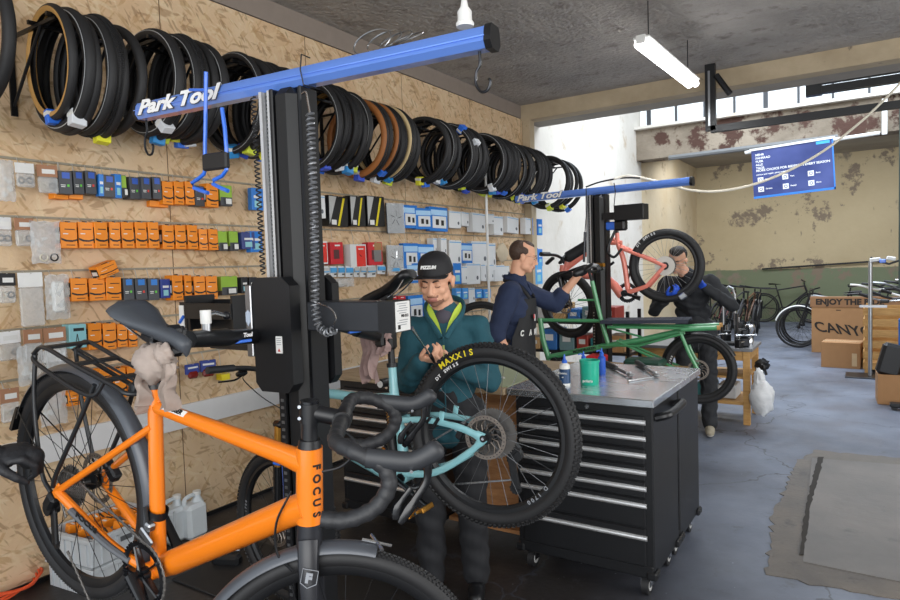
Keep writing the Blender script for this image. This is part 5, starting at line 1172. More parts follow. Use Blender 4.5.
def eyes(HM, root, look=-.008, closed=False):
    m = MB(mat('eye_white', '#e8e4df', .25)); br = MB()
    for s in (-1, 1):
        if not closed: m.m(mat('eye_white', '', .2)); m.ell((s*.030, -.0715, .0025), (.0125, .0105, .0045), None, 12, HM); m.m(mat('dark_iris', '#2c1c14', .2)); m.ell((s*.030, -.0805, .001+look*.2), (.0045, .003, .0042), None, 10, HM)
        else: m.m(mat('eyelash', '#3a2a22', .6)); m.tube([HM @ Vector((s*x, y, z)) for x, y, z in ((.018, -.0795, -.001), (.026, -.083, -.005), (.034, -.082, -.005), (.042, -.075, -.002))], .0015, 5)
    return m
def brows(HM, col, n=.0032):
    m = MB(col)
    for s in (-1, 1): m.tube([HM @ Vector((s*x, y, z)) for x, y, z in ((.012, -.0845, .020), (.022, -.086, .0255), (.034, -.0825, .027), (.046, -.071, .021))], [n, n*1.3, n*1.1, n*.5], 6)
    return m
def body(root, J, sl=None, vox=.006, paint=None, mats=None, hands=()):
    bl = Blob(); g = lambda k: Vector(J[k])
    bl.e(g('pelvis'), (.145, .10, .11)); bl.e(g('waist'), (.125, .09, .12)); bl.e(g('chest'), (.145, .10, .15)); bl.c(g('pelvis'), g('chest'), .10, .10)
    bl.c(g('shR'), g('shL'), .050); bl.c(g('chest'), g('neck'), .09, .055); bl.c(g('neck'), Vector(J['HM'] @ Vector((0, .022, -.055))), .056, .052)
    for s in 'RL':
        bl.ch([g('sh'+s), g('el'+s), g('wr'+s)], [.048, .038, .026]); bl.c(g('el'+s), g('el'+s).lerp(g('wr'+s), .4), .038, .036)
        bl.ch([g('hip'+s), g('kn'+s), g('an'+s)], [.078, .052, .036]); bl.c(g('kn'+s), g('kn'+s).lerp(g('an'+s), .4), .05, .052); bl.c(g('an'+s)+Vector((0, .03, -.03)), g('an'+s)+Vector(J.get('toe'+s, (0, -.14, -.04))), .03, .026)
    head(bl, J['HM'])
    for h in hands: hand(bl, *h)
    return bl.remesh(vox, mats or [skin_m], 'body', root, 2, paint=paint)
def jacket(root, J, m, r=.0, name='jacket', hem=None, cuffs=('R', 'L'), fold=.003, cuffat=(1, 1), mats=None, paint=None, collar=True, seed=1):
    bl = Blob(); g = lambda k: Vector(J[k]); hem = hem or g('pelvis')
    bl.e(g('chest'), (.178+r, .128+r, .165)); bl.e(g('waist'), (.162+r, .122+r, .15)); bl.c(g('waist'), g('chest'), .128+r, .13+r); bl.c(hem, g('waist'), .145+r, .135+r, flat=.85, up=(1, 0, 0)); bl.c(g('shR'), g('shL'), .070+r, .070+r)
    bl.c(g('chest')+Vector((0, 0, .05)), g('neck'), .115, .074)
    for s, q in zip('RL', cuffat):
        rs_ = max(r, -.004); bl.ch([g('sh'+s), g('sh'+s).lerp(g('el'+s), .5), g('el'+s)], [.075+r, .066+rs_, .060+rs_])
        if q > 0: bl.ch([g('el'+s), g('el'+s).lerp(g('wr'+s), q)], [.060+rs_, .047+rs_ if q > .8 else .056+rs_])
        else: pass
    return bl.remesh(.008, mats or [m], name, root, 3, fold, paint, seed)
def trousers(root, J, m, seed=2):
    bl = Blob(); g = lambda k: Vector(J[k]); bl.e(g('pelvis'), (.165, .122, .12)); bl.c(g('pelvis'), g('waist')-Vector((0, 0, .06)), .13, .125, flat=.85, up=(1, 0, 0))
    for s in 'RL': bl.ch([g('hip'+s), g('kn'+s), g('an'+s)+Vector((0, 0, .02))], [.098, .076, .068])
    return bl.remesh(.009, [m], 'trousers', root, 3, .005, None, seed)
def shoes(root, J, m, sole):
    for s in 'RL':
        a = Vector(J['an'+s]); t = Vector(J.get('toe'+s, (0, -.14, -.04))); bl = Blob(); bl.c(a+Vector((0, .035, -.035)), a+t*.5+Vector((0, 0, -.012)), .042, .044); bl.c(a+t*.5+Vector((0, 0, -.015)), a+t+Vector((0, 0, -.0)), .043, .036); bl.c(a, a+Vector((0, 0, .03)), .046, .044)
        zmin = a.z-.075
        o = bl.remesh(.007, [m, sole], 'shoe', root, 2, paint=lambda c, z=zmin: 1 if c.z < z+.022 else 0)
def std(z0=1.0, **k):
    J = dict(pelvis=(0, .02, .93), waist=(0, .01, 1.07), chest=(0, 0, 1.25), neck=(0, .0, 1.42), shR=(-.175, .01, 1.36), shL=(.175, .01, 1.36), hipR=(-.095, .02, .90), hipL=(.095, .02, .90), knR=(-.10, -.01, .50), knL=(.10, -.01, .50), anR=(-.11, .03, .085), anL=(.11, .03, .085))
    J.update(k); return J
brown_hair = mat('brown_hair', '#46342a', .6, var=.35, scale=90, bump=.5); dark_hair = mat('dark_hair', '#1e1815', .6, var=.3, scale=90, bump=.5); lip_m = mat('lips', '#b4766a', .5); beard_m = mat('short_beard', '#8a6350', .8, var=.3, scale=200)
# --- man in the teal fleece
HM = headM((-.03, -.100, 1.552), .30, -.20)
r_ = thing('person', 'person in teal fleece and black cap looking down at the tool they hold', 'person', (-1.70, 2.57, 0), .50)
J = std(HM=HM, neck=(0, -.02, 1.40), shR=(-.150, .0, 1.325), shL=(.150, .0, 1.325), chest=(0, .01, 1.22), elR=(-.190, -.03, 1.07), elL=(.205, -.02, 1.07), wrR=(-.095, -.22, 1.20), wrL=(.055, -.22, 1.17))
HI = HM.inverted()
def pA(c):
    q = HI @ c
    if q.y < -.03 and -.115 < q.z < -.045:
        if abs(q.x) < .022 and q.y < -.072 and -.072 < q.z < -.053: return 2
        if q.z < -.070 and abs(q.x) < .045 or (abs(q.x) < .030 and -.056 < q.z < -.046 and q.y < -.075): return 1
    return 0
body(r_, J, paint=pA, mats=[skin_m, beard_m, lip_m], vox=.0055, hands=[(J['wrR'], (.75, -.45, .18), (.2, .2, .9), -1, .75, 1, .95, .5), (J['wrL'], (-.78, -.4, .25), (-.1, .3, .9), 1, .7, 1, .95, .5)])
teal_f = mat('teal_fleece', '#1f4f5b', .85, var=.12, bump=.15, scale=60)
jk = jacket(r_, J, teal_f, r=-.014, hem=Vector((0, .02, .86)), mats=[teal_f], fold=.004); jk['label'] = 'dark teal zip fleece'
m = MB(mat('lime_lining', '#b9d24a', .7)); cz_ = 1.445
for s in (-1, 1):
    vs = [(s*.006, -.122, 1.300), (s*.036, -.112, 1.345), (s*.066, -.085, 1.388), (s*.082, -.04, 1.42), (s*.074, -.03, 1.445), (s*.050, -.075, 1.415), (s*.024, -.105, 1.360)]
    m.prism([(0, 0), (1, 0), (0, 1)], .0001, T_((0, 0, 1.3)) @ Matrix.Scale(.0001, 4)); k0 = len(m.V); m.add([Vector(v) for v in vs]+[Vector(v)+Vector((s*.004, .008, -.002)) for v in vs], [tuple(range(7)), tuple(range(13, 6, -1))]+[(i, (i+1) % 7, 7+(i+1) % 7, 7+i) for i in range(7)])
m.build('collar_lining', jk)
m = MB(teal_f)
for s in (-1, 1): m.tube(bez([(s*.012, -.128, 1.29), (s*.05, -.108, 1.35), (s*.088, -.06, 1.40), (s*.088, .0, 1.44), (s*.05, .055, 1.46), (0, .07, 1.465)], 4), .014, 8, flat=.6, up=(0, 0, 1))
m.build('collar', jk)
m = MB(mat('grey_shirt', '#4a4650', .8)); m.ell((0, -.055, 1.375), (.05, .045, .055), (.3, 0, 0)); m.build('shirt', r_, label='grey undershirt')
m = MB(mat('pale_zip', '#a9b86a', .5)); m.box((-.0, -.142, 1.225), (.009, .006, .065)); m.m(teal_f).box((0, -.137, 1.1), (.006, .006, .40)); m.build('zip', jk)
m = MB(mat('seam_thread', '#2f6470', .8)); m.tube(bez([(-.15, -.085, 1.20), (-.10, -.118, 1.205), (-.03, -.132, 1.205), (.03, -.132, 1.205), (.10, -.118, 1.205), (.15, -.085, 1.20)], 5), .0022, 5); m.build('chest_seam', jk)
trousers(r_, J, mat('black_work_trousers', '#1b1c20', .8, bump=.2)); shoes(r_, J, black, darkmetal)
m = MB(mat('black_cap', '#1a1a1d', .7)); cap_p = [(.0001, .134), (.030, .132), (.058, .119), (.076, .094), (.083, .06), (.085, .047), (.085, .043), (.080, .041)]
S_ = HM @ T_((0, .012, .0)) @ Matrix.Diagonal((.97, 1.14, 1.0, 1)); m.rev(cap_p, 28, S_); m.rev([(.0001, .138), (.006, .137), (.007, .132)], 10, S_)
cp = m.build('cap', r_, ang=1.5)
m = MB(mat('black_cap', '', .7)); vs = []; n_ = 14
for z in (0, -.004):
    for i in range(n_+1):
        a = PI*(i/n_); x = math.cos(a); vs.append((x*.078, -.045-.03*math.sin(a), .047+z)); vs.append((x*.078, -.055-.085*math.sin(a)**.7, .060+z-.012*abs(x)**2*1.5))
A_ = 2*(n_+1); fs = []
for i in range(n_): p = 2*i; fs += [(p, p+1, p+3, p+2), (A_+p, A_+p+2, A_+p+3, A_+p+1), (p+1, A_+p+1, A_+p+3, p+3), (p, p+2, A_+p+2, A_+p)]
m.add(vs, fs, HM); m.build('cap_brim', cp)
m = MB(white); m.text('PIZZUM', .020, HM @ T_((0, -.0880, .092)) @ Matrix.Rotation(PI/2-.26, 4, 'X'), .002, .0012, 1.0, .2); m.build('cap_lettering', cp, label='small white lettering')
bl = Blob(); bl.mb.ell((0, .035, .012), (.0765, .078, .060), None, 18, HM)
bl.remesh(.006, [brown_hair], 'hair', r_, 1)
eyes(HM, r_, closed=True).build('eyelids', r_); brows(HM, brown_hair).build('eyebrows', r_)
wp = WMX(r_) @ Vector((-.045, -.30, 1.235)); a = atD(412, 328, 2.62); m = MB(chrome); m.tube([wp, wp.lerp(a, .45), a], [.005, .006, .010], 8, flat=.5); m.m(black).cyl(wp-(a-wp)*.25, wp, .009, n=10); m.build('hand_tool', label='shiny thin tool with a black handle held by the person in teal', cat='tool')
# --- man in navy with an apron
HM = headM((.0, -.075, 1.665), .24, .22)
r_ = thing('person', 'person in glasses, navy sweatshirt and black apron behind the worktop', 'person', (-2.15, 4.16, 0), 1.87)
J = std(HM=HM, pelvis=(0, .05, .97), waist=(0, .03, 1.12), chest=(0, 0, 1.29), neck=(0, -.02, 1.50), shR=(-.17, .0, 1.42), shL=(.17, -.02, 1.42), hipR=(-.095, .05, .94), hipL=(.095, .05, .94), elR=(-.245, .09, 1.15), elL=(.27, -.26, 1.31), wrR=(-.255, .0, 1.0), wrL=(.235, -.46, 1.54))
HI2 = HM.inverted()
body(r_, J, mats=[skin_m, lip_m], vox=.0055, paint=lambda c: 1 if (abs((HI2 @ c).x) < .022 and (HI2 @ c).y < -.080 and -.071 < (HI2 @ c).z < -.052) else 0, hands=[(J['wrR'], (.1, -.85, -.3), (0, 0, -1), 1, .35, 1, 1, .3)])
navy = mat('navy_sweatshirt', '#232f4c', .85, var=.12, bump=.15, scale=60)
jk = jacket(r_, J, navy, r=.008, hem=Vector((0, .05, .95)), cuffat=(.12, .25), fold=.004, seed=4); jk['label'] = 'navy blue sweatshirt'; jk.name = 'sweatshirt'
m = MB(navy)
for s in (-1, 1): m.tube(bez([(s*.02, -.125, 1.40), (s*.06, -.095, 1.455), (s*.085, -.04, 1.50), (s*.06, .05, 1.525), (0, .065, 1.53)], 4), .015, 8, flat=.6, up=(0, 0, 1))
m.build('collar', jk)
bl = Blob(); hand(bl, J['wrL'], (.0, -.75, .45), (.1, .35, -.6), -1, .75, 1, 1.12, .4); bl.c(Vector(J['wrL'])-Vector((0, -.03, .01)), Vector(J['wrL'])+Vector((0, -.02, .01)), .034, .033); bl.remesh(.005, [mat('black_nitrile', '#1c1d20', .35)], 'glove', r_, 1)['label'] = 'black glove'
# apron: front shell over chest and thighs
m = MB(mat('black_apron', '#18191c', .7, bump=.1)); vs = []; rows = [(1.37, .10, -.142), (1.30, .125, -.145), (1.2, .155, -.142), (1.1, .19, -.128), (1.0, .20, -.13), (.85, .20, -.13), (.62, .20, -.11)]
for z, w_, y in rows:
    for k in range(9):
        q = k/4-1; vs.append((q*w_, y+.13*abs(q)**2.4*(w_/.2), z))
n0 = len(vs); vs = [(x*1.02, y-.014, z) for x, y, z in vs]; vs += [(x, y+.006, z) for x, y, z in vs]; fs = []
for i in range(len(rows)-1):
    for k in range(8): p = i*9+k; fs += [(p, p+1, p+10, p+9), (n0+p, n0+p+9, n0+p+10, n0+p+1)]
for i in range(len(rows)-1):
    for k in (0, 8): p = i*9+k; fs.append((p, p+9, n0+p+9, n0+p))
m.add(vs, fs); m.tube(bez([(-.10, -.132, 1.37), (-.10, -.05, 1.47), (-.05, .06, 1.50), (.05, .06, 1.50), (.10, -.05, 1.47), (.10, -.132, 1.37)], 4), .012, 6, flat=.3, up=(0, 0, 1)); m.tube([(-.19, 0, 1.08), (-.165, .09, 1.08), (0, .15, 1.08), (.165, .09, 1.08), (.19, 0, 1.08)], .012, 6, flat=.3, up=(0, 0, 1))
ap = m.build('apron', r_, ang=1.5)
m = MB(white); 
for k, ch_ in enumerate('CANYON'):
    q = -.82+k*.30; yy = -.131+.13*abs(q)**2.4*.95; m.text(ch_, .055, frameT((q*.195, yy-.022, 1.13), (1, 3.1*.13*2.4*abs(q)**1.4*(1 if q > 0 else -1)*.35/.45, 0), (0, 0, 1)), .002, .002, .9, .2)
m.m(redc).box((-.09, -.155, 1.245), (.012, .006, .03)); m.m(white).box((-.075, -.158, 1.235), (.02, .005, .045)); m.build('apron_print', ap, label='white slanted lettering and pens in the pocket')
trousers(r_, J, black); shoes(r_, J, black, darkmetal)
bl = Blob(); bl.mb.ell((0, .042, .036), (.0768, .072, .080), None, 18, HM); bl.mb.ell((0, .0, .085), (.050, .062, .034), None, 18, HM)
for s in (-1, 1): bl.mb.ell((s*.069, .008, .040), (.010, .034, .030), None, 14, HM)
bl.remesh(.006, [brown_hair], 'hair', r_, 1)['label'] = 'short brown receding hair'
eyes(HM, r_).build('eyes', r_); brows(HM, brown_hair).build('eyebrows', r_)
m = MB(darkmetal)
for s in (-1, 1):
    m.tube([HM @ Vector((s*.031+.021*math.cos(a), -.092+.012*abs(math.cos(a))*0-.0, .003+.016*math.sin(a))) for a in [2*PI*i/20 for i in range(20)]], .0009, 5, closed=True); m.tube([HM @ Vector(p) for p in ((s*.052, -.092, .006), (s*.078, -.06, .01), (s*.082, .01, .01))], .0009, 5)
m.tube([HM @ Vector(p) for p in ((-.011, -.092, .006), (0, -.096, .009), (.011, -.092, .006))], .0013, 5); m.build('glasses', r_)
# --- man behind the salmon bicycle
HM = headM((-.10, -.24, 1.60), .35, -.30, .1)
r_ = thing('person', 'person in black jacket bending behind the salmon bicycle wheel', 'person', (-1.40, 6.24, 0), .22)
J = std(HM=HM, pelvis=(.05, .06, .97), waist=(.03, .03, 1.12), chest=(.01, -.04, 1.28), neck=(-.02, -.13, 1.46), shR=(-.20, -.09, 1.39), shL=(.18, -.06, 1.40), hipR=(-.05, .06, .94), hipL=(.14, .06, .94), elR=(-.30, -.22, 1.15), elL=(.36, -.14, 1.18), wrR=(-.18, -.36, 1.28), wrL=(.13, -.26, 1.36), anL=(.16, -.10, .085), anR=(-.06, -.08, .085), knL=(.16, -.03, .5), knR=(-.05, -.03, .5))
body(r_, J, mats=[skin_m], vox=.0055)
bj = mat('black_jacket', '#1f2125', .8, var=.2, bump=.2, scale=50)
jk = jacket(r_, J, bj, r=-.005, hem=Vector((.04, .05, .86)), fold=.006, seed=7); 
for w_, d_, sd_ in ((J['wrL'], (-.8, -.3, .3), 1), (J['wrR'], (.6, -.5, .3), -1)):
    bl = Blob(); hand(bl, w_, d_, (0, .2, .8), sd_, .7, 1, 1.1, .4); bl.c(Vector(w_), Vector(w_)+Vector(d_)*.03, .034, .03); bl.remesh(.006, [mat('blue_nitrile', '#2b55c4', .35)], 'glove', r_, 1)['label'] = 'blue glove'
trousers(r_, J, mat('dark_trousers', '#25272b', .8)); shoes(r_, J, mat('beige_shoe', '#a39a86', .7), mat('pale_sole', '#cfcabd', .7))
bl = Blob(); bl.mb.ell((0, .045, .045), (.078, .076, .075), None, 18, HM); bl.mb.ell((0, -.01, .095), (.062, .075, .035), None, 18, HM); bl.mb.ell((.01, -.06, .088), (.045, .03, .024), None, 14, HM); bl.remesh(.007, [dark_hair], 'hair', r_, 1)
eyes(HM, r_, closed=True).build('eyelids', r_); brows(HM, dark_hair).build('eyebrows', r_)
# --- mechanic beyond the left edge, only a gloved hand reaches in
h_ = atD(14, 458, 1.93); root = Vector((-2.50, .62, 0)); r_ = thing('person', 'person whose black gloved hand reaches to the orange bicycle rear wheel', 'person', root, 1.0)
RI = WMX(r_).inverted(); wl = RI @ atD(-16, 458, 1.80); dh = (RI.to_3x3() @ (atD(26, 452, 1.84)-atD(-16, 458, 1.80))).normalized()
HM = headM((0, -.08, 1.62), .3)
J = std(HM=HM, wrL=tuple(wl), elL=tuple(wl-dh*.24+Vector((0, 0, .02))), elR=(-.24, -.03, 1.08), wrR=(-.2, -.2, .95), shL=(.17, -.01, 1.34))
body(r_, J, mats=[skin_m], vox=.008, hands=[(J['wrR'], (.1, -.8, -.3), (.5, 0, -1), 1, .4)]); jacket(r_, J, bj, fold=.005, seed=9, cuffat=(1, .95)); trousers(r_, J, black); shoes(r_, J, black, darkmetal)
bl = Blob(); hand(bl, wl, dh, RI.to_3x3() @ Vector((.2, .6, -.4)), 1, .80, .8, 1.15, .5); bl.c(wl-dh*.05, wl+dh*.02, .038, .036); bl.e(wl+dh*.08+(RI.to_3x3() @ Vector((.2, .6, -.4))).normalized()*.035, (.036, .036, .032)); bl.remesh(.004, [mat('black_work_glove', '#1d1e22', .6, bump=.3, scale=60)], 'glove', r_, 1)['label'] = 'black work glove'
bl = Blob(); bl.mb.ell((0, .045, .04), (.079, .078, .075), None, 18, HM); bl.remesh(.008, [dark_hair], 'hair', r_, 1)
# ------------------------------------------------------------------ green cargo bicycle and salmon bicycle in the far stand
GH = atD(699, 369, 5.12); GM = pose(GH.x, GH.y, GH.z, PI+.10, .02, 0)
gb = thing('bicycle', 'green long-tail cargo bicycle with a dark slatted rear deck, clamped in the far stand', 'bicycle', matrix=GM)
g_ = lambda px, py, y=0: onplane(GM, px, py, y)
f = MB(green_paint)
f.tube([g_(682, 331), g_(640, 340), g_(600, 347), g_(549, 357)], .024, 14)
f.tube([g_(540, 320), g_(607, 321)], .016, 12); f.tube([g_(592, 281), g_(601, 320), g_(609, 347)], .019, 14); f.tube([g_(540, 318), g_(543, 340), g_(549, 360), g_(556, 372)], .024, 12)
f.tube([g_(609, 328), g_(642, 337)], .008, 8); f.tube([g_(578, 300), g_(597, 300)], .010, 8)
for s in (-1, 1):
    f.tube([g_(610, 326)+Vector((0, s*.09, .0)), g_(683, 327)+Vector((0, s*.10, 0))], .012, 10); a = g_(683, 328)+Vector((0, s*.11, .0)); f.tube([a, a+Vector((-.26, 0, .012))], .019, 14)
    f.tube([g_(681, 331)+Vector((0, s*.06, 0)), g_(690, 352)+Vector((0, s*.07, 0)), Vector((0, s*.07, 0))], .0145, 10); f.tube([g_(618, 340)+Vector((0, s*.05, 0)), Vector((.12, s*.07, -.01)), Vector((0, s*.07, 0))], .011, 8)
    f.tube([g_(600, 345)+Vector((0, s*.03, 0)), g_(640, 345)+Vector((0, s*.07, 0)), g_(682, 333)+Vector((0, s*.09, 0))], .010, 8)
fo = f.build('frame', gb, label='glossy green long frame')
f = MB(pine)
for s in (-1, 1): a = g_(683, 328)+Vector((-.262, s*.11, .012)); f.cyl(a, a+Vector((-.022, 0, 0)), .0185, n=14); f.build('wooden_plug', fo) if False else None
f.build('wooden_plugs', fo, label='turned wooden end plugs')
f = MB(blk_txt); f.text('MONDRAKEN', .032, frameT(g_(585, 349.5)+Vector((0, .0255, 0)), g_(560, 353)-g_(610, 343) if False else (g_(610, 344)-g_(560, 354)), (0, 0, 1)), .001, .001); f.build('lettering', fo)
f = MB(mat('navy_deck_webbing', '#262c3c', .6, var=.1)); a, b = g_(604, 322), g_(690, 322); L = a.x-b.x; z = a.z+.012
for k in range(14): f.box((a.x-L*(k+.5)/14, 0, z+.006), (L/14-.004, .26, .012), b=.003)
for s in (-1, 0, 1): f.box(((a.x+b.x)/2, s*.1, z+.0), (L, .03, .01))
f.box(((a.x+b.x)/2, .135, z-.002), (L, .012, .028)); f.box(((a.x+b.x)/2, -.135, z-.002), (L, .012, .028)); f.build('deck', gb, label='dark webbed cargo deck')
wheel(gb, 'rear_wheel', Matrix.Identity(4), .278, .026, 28, 1, rotor=.05, rotr=.08, each=False, seg=48, text=[(1, 'D  1700', .022, 0.2, wht_txt, .222)])
fender(.15, 2.75, .292, .06, m=black, root=gb)
f = MB(black); f.tube([g_(592, 281), g_(588, 268)], .014, 10); f.tube(bez([g_(560, 275, -.2), g_(578, 268, -.1), g_(588, 266), g_(592, 272, .12), g_(604, 268, .28)], 5), .012, 8); f.m(gold).cyl(g_(594, 265, .1), g_(604, 265, .14), .017, n=12); f.build('handlebar', gb)
f = MB(black); f.cyl(g_(556, 360)+Vector((0, -.07, 0)), g_(556, 360)+Vector((0, .07, 0)), .03, n=16); f.tube([g_(556, 360, .08), g_(566, 376, .09)], .012, 8); toothed(f, .08, 36, .005, .004, T_(g_(556, 360, -.05)) @ RX90); f.build('crank', gb)

SM_ = pose(-1.499, 5.813, 1.557, 3.207, .383, -.005)
sb = thing('bicycle', 'salmon pink mountain bicycle held nose down in the far stand', 'bicycle', matrix=SM_)
s_ = lambda px, py, y=0: onplane(SM_, px, py, y)
f = MB(salmon_paint)
f.tube(bez([s_(617, 233), s_(618, 243), s_(624, 262), s_(628, 290)], 4), [.019]*4+[.024]*9, 12)
f.tube([s_(612, 238), s_(622, 247), s_(640, 254)], [.018, .02, .018], 10); f.tube(bez([s_(622, 243), s_(606, 243), s_(592, 249), s_(566, 268)], 4), [.022]*5+[.030]*8, 12)
f.tube(bez([s_(563, 265), s_(566, 274), s_(600, 277), s_(612, 283), s_(622, 296)], 4), [.032]*8+[.038]*5+[.042]*4, 12); f.tube([s_(568, 262), s_(563, 278)], .032, 12)
for s in (-1, 1):
    f.tube([s_(621, 248)+Vector((0, s*.03, 0)), s_(645, 257)+Vector((0, s*.055, 0)), Vector((0, s*.068, 0))], .0155, 10, flat=.7); f.tube([s_(624, 294)+Vector((0, s*.04, 0)), s_(648, 286)+Vector((0, s*.065, 0)), Vector((0, s*.068, 0))], [.022, .018, .015], 10, flat=.7)
f.cyl((0, -.075, 0), (0, .075, 0), .018, n=14); f.build('frame', sb, label='salmon pink frame')
f = MB(mat('black_battery', '#1d1e21', .5)); a, b = s_(566, 259), s_(594, 243); d = (b-a).normalized(); f.tube([a, a.lerp(b, .1), a.lerp(b, .9), b], [.03, .06, .062, .03], 10, flat=.75, up=(0, 0, 1)); f.build('frame_bag', sb, label='black bag on the top tube')
wheel(sb, 'rear_wheel', Matrix.Identity(4), .325, .034, 28, 0, rotor=.055, rotr=.075, cass=-.03, each=False, seg=60, rw=.034, spm=mat('pale_spoke', '#9a9a98', .5, .3), text=[(1, 'DT SWISS', .030, 1.35, wht_txt, .300)])
f = MB(mat('pale_disc', '#c8c3bb', .4)); f.rev([(.035, .058), (.085, .058), (.085, .062), (.035, .062)], 36, RX90.inverted(), closed=True); f.build('disc_guard', sb, label='pale disc by the rear hub'); 
SSt = steer((.70, 0, .55), (.78, 0, .36), -.349)
wheel(sb, 'front_wheel', T_((.97, 0, .02)) @ Matrix.Rotation(-.349, 4, 'Z'), .325, .034, 28, 0, rotor=.05, each=False, seg=60, rw=.034)
f = MB(blackg)
for s in (-1, 1): f.tube([s_(562, 278)+Vector((0, s*.06, 0)), Vector((.97, s*.06, .02))], [.024, .018], 12)
f.box(s_(562, 278), (.05, .16, .04), b=.01); f.build('suspension_fork', sb)
f = MB(black); hb0 = s_(562, 258); f.cyl(s_(566, 264), hb0, .022, n=12); f.tube(bez([hb0+Vector((.04, .36, .06)), hb0+Vector((.0, .15, .03)), hb0, hb0+Vector((.0, -.15, .03)), hb0+Vector((.04, -.36, .06))], 5), .014, 8)
for s in (-1, 1): f.cyl(hb0+Vector((.02, s*.24, .05)), hb0+Vector((.05, s*.37, .065)), .02, n=10); f.box(hb0+Vector((.06, s*.18, .0)), (.10, .05, .03), (0, .3, 0), .01)
f.build('handlebar', sb)
f = MB(black); f.cyl(s_(617, 233), s_(616, 224), .017, n=10); f.build('seatpost', sb)
f = MB(black); bc_ = s_(626, 293); toothed(f, .095, 36, .006, .005, T_(bc_+Vector((0, -.05, 0))) @ RX90, .06); f.tube([bc_+Vector((0, .07, 0)), bc_+Vector((-.12, .08, -.09))], .014, 8); f.cyl(bc_-Vector((0, .06, 0)), bc_+Vector((0, .07, 0)), .03, n=16); f.tube(bez([s_(614, 262), s_(606, 270), s_(612, 284), s_(624, 300)], 5), .012, 6); f.build('crank', sb)
f = MB(black); f.tube(bez([s_(622, 262), s_(630, 270), s_(627, 285), s_(632, 296), s_(640, 300)], 5), .008, 6); f.tube(bez([Vector((0, .07, 0)), s_(668, 285), s_(672, 296)], 4), .008, 6); f.build('brake_hose', sb)
f = MB(alu); f.box((-.03, .0, -.300), (.07, .075, .055), (0, .2, 0), .01); o = f.build('reflector_band', sb, label='silver tape band on the tyre')

# ------------------------------------------------------------------ lamp, pipes, cables, banner
t = thing('ceiling_lamp', 'lit fluorescent tube lamp hanging from the rough grey ceiling', 'lamp', (-1.42, 5.35, 3.3))
em = mat('lit_tube', (1, 1, 1), .4, emit=9, var=0); p0 = atZ(641, 42, 3.26); p1 = atZ(693, 84, 3.26); d = (p1-p0).normalized(); nrm = Vector((-d.y, d.x, 0))
c = MB(white)
Tl = frameT(p0.lerp(p1, .5)+Vector((0, 0, .03)), d, nrm); L = (p1-p0).length
c.box((0, 0, .005), (L, .13, .02), T=Tl, b=.006); c.box((-L/2, 0, -.01), (.03, .07, .06), T=Tl); c.box((L/2, 0, -.01), (.03, .07, .06), T=Tl); c.build('lamp_housing', t, world=True)
c = MB(em)
for s in (-1, 1): c.cyl(Tl @ Vector((-L/2+.02, s*.030, -.038)), Tl @ Vector((L/2-.02, s*.030, -.038)), .030, n=12)
c.build('lit_tubes', t, world=True)
for s in (-1, 1):
    c = MB(darkmetal); q = p0.lerp(p1, .5+s*.38); c.cyl(q+Vector((0, 0, .04)), Vector((q.x, q.y, 3.62)), .004, n=6); c.build('hanging_wire', t, world=True)
al = bpy.data.lights.new('ceiling_lamp_light', 'AREA'); al.shape = 'RECTANGLE'; al.size = L; al.size_y = .15; al.energy = 28; al.color = (.95, .98, 1)
ao = bpy.data.objects.new('ceiling_lamp_light', al); COL.objects.link(ao); ao.parent = t; ao.matrix_basis = WMX(t).inverted() @ Tl @ T_((0, 0, -.065))
c = MB(black); Yp = 7.25; a, b, e = atY(711, 76, Yp), atY(711, 131, Yp), atY(905, 102, Yp); a.x = b.x; c.box(((a.x), Yp, (3.62+b.z)/2), (.10, .06, 3.62-b.z)); c.box(((b.x+e.x)/2+.3, Yp, (b.z+e.z)/2), (e.x-b.x+.6, .06, .07)); c.m(alu).box((a.x-.01, Yp-.032, (3.6+b.z)/2), (.02, .006, 3.5-b.z)); c.build('ceiling_rail', label='black steel rail hanging L-shaped from the ceiling beam', cat='rail')
c = MB(darkmetal); a = atY(716, 75, 7.2); b = atY(730, 94, 7.2); c.tube([a, b], .03, 6); c.build('rail_brace', label='dark diagonal brace at the top of the black ceiling rail', cat='bracket')
Yb = 12.2; t = thing('wall_lamp', 'unlit grey tube lamp fitting under the peeling lintel', 'lamp', atY(775, 145, Yb)); c = MB(mat('grey_lamp_fitting', '#6c6d6d', .6)); a, b = atY(669, 158, Yb), atY(838, 137, Yb); c.tube([a, b], .045, 8); c.build('lamp_housing', t, world=True); c = MB(white); a, b = atY(745, 151, Yb-.06), atY(880, 131, Yb-.06); c.tube([a-Vector((0, 0, .03)), b-Vector((0, 0, .03))], .03, 8); c.build('tube', t, world=True)
# banner
Yb = 12.05; A = atY(752, 150, Yb); B = atY(834, 137, Yb); Cc = atY(835, 190, Yb); D = atY(753, 199, Yb); wd = (A-B).length; hg = (A-D).length
bt = frameT((A+B+Cc+D)/4, B-A, A-D); t = thing('banner', 'dark blue banner with white icons and lines hanging under the lintel', 'banner', D)
m_, nt_, b_ = nt('blue_banner_fabric'); v = nt_.nodes.new('ShaderNodeTexCoord').outputs['Object']; nt_.links.new(mix_col(nt_, ramp(nt_, noise(nt_, v, 1.6, 3), .35, .7), srgb('#1a2a63'), srgb('#434f88')), b_.inputs['Base Color']); b_.inputs['Roughness'].default_value = .5
c = MB(m_); c.box((0, 0, 0), (wd, hg, .006), T=bt); c.m(mat('banner_blue_edge', '#2f78cc', .5)).box((0, -hg/2+.02, .004), (wd, .035, .002), T=bt); c.box((wd/2-.01, 0, .004), (.02, hg, .002), T=bt); c.m(white).box((0, hg/2, 0), (wd*1.04, .035, .03), T=bt); c.build('banner_sheet', t, world=True)
c = MB(wht_txt); tx = lambda s, x, y, z: c.text(s, z, bt @ T_((x, y, .005)), .001, z*.02, 1, 0, 'LEFT')
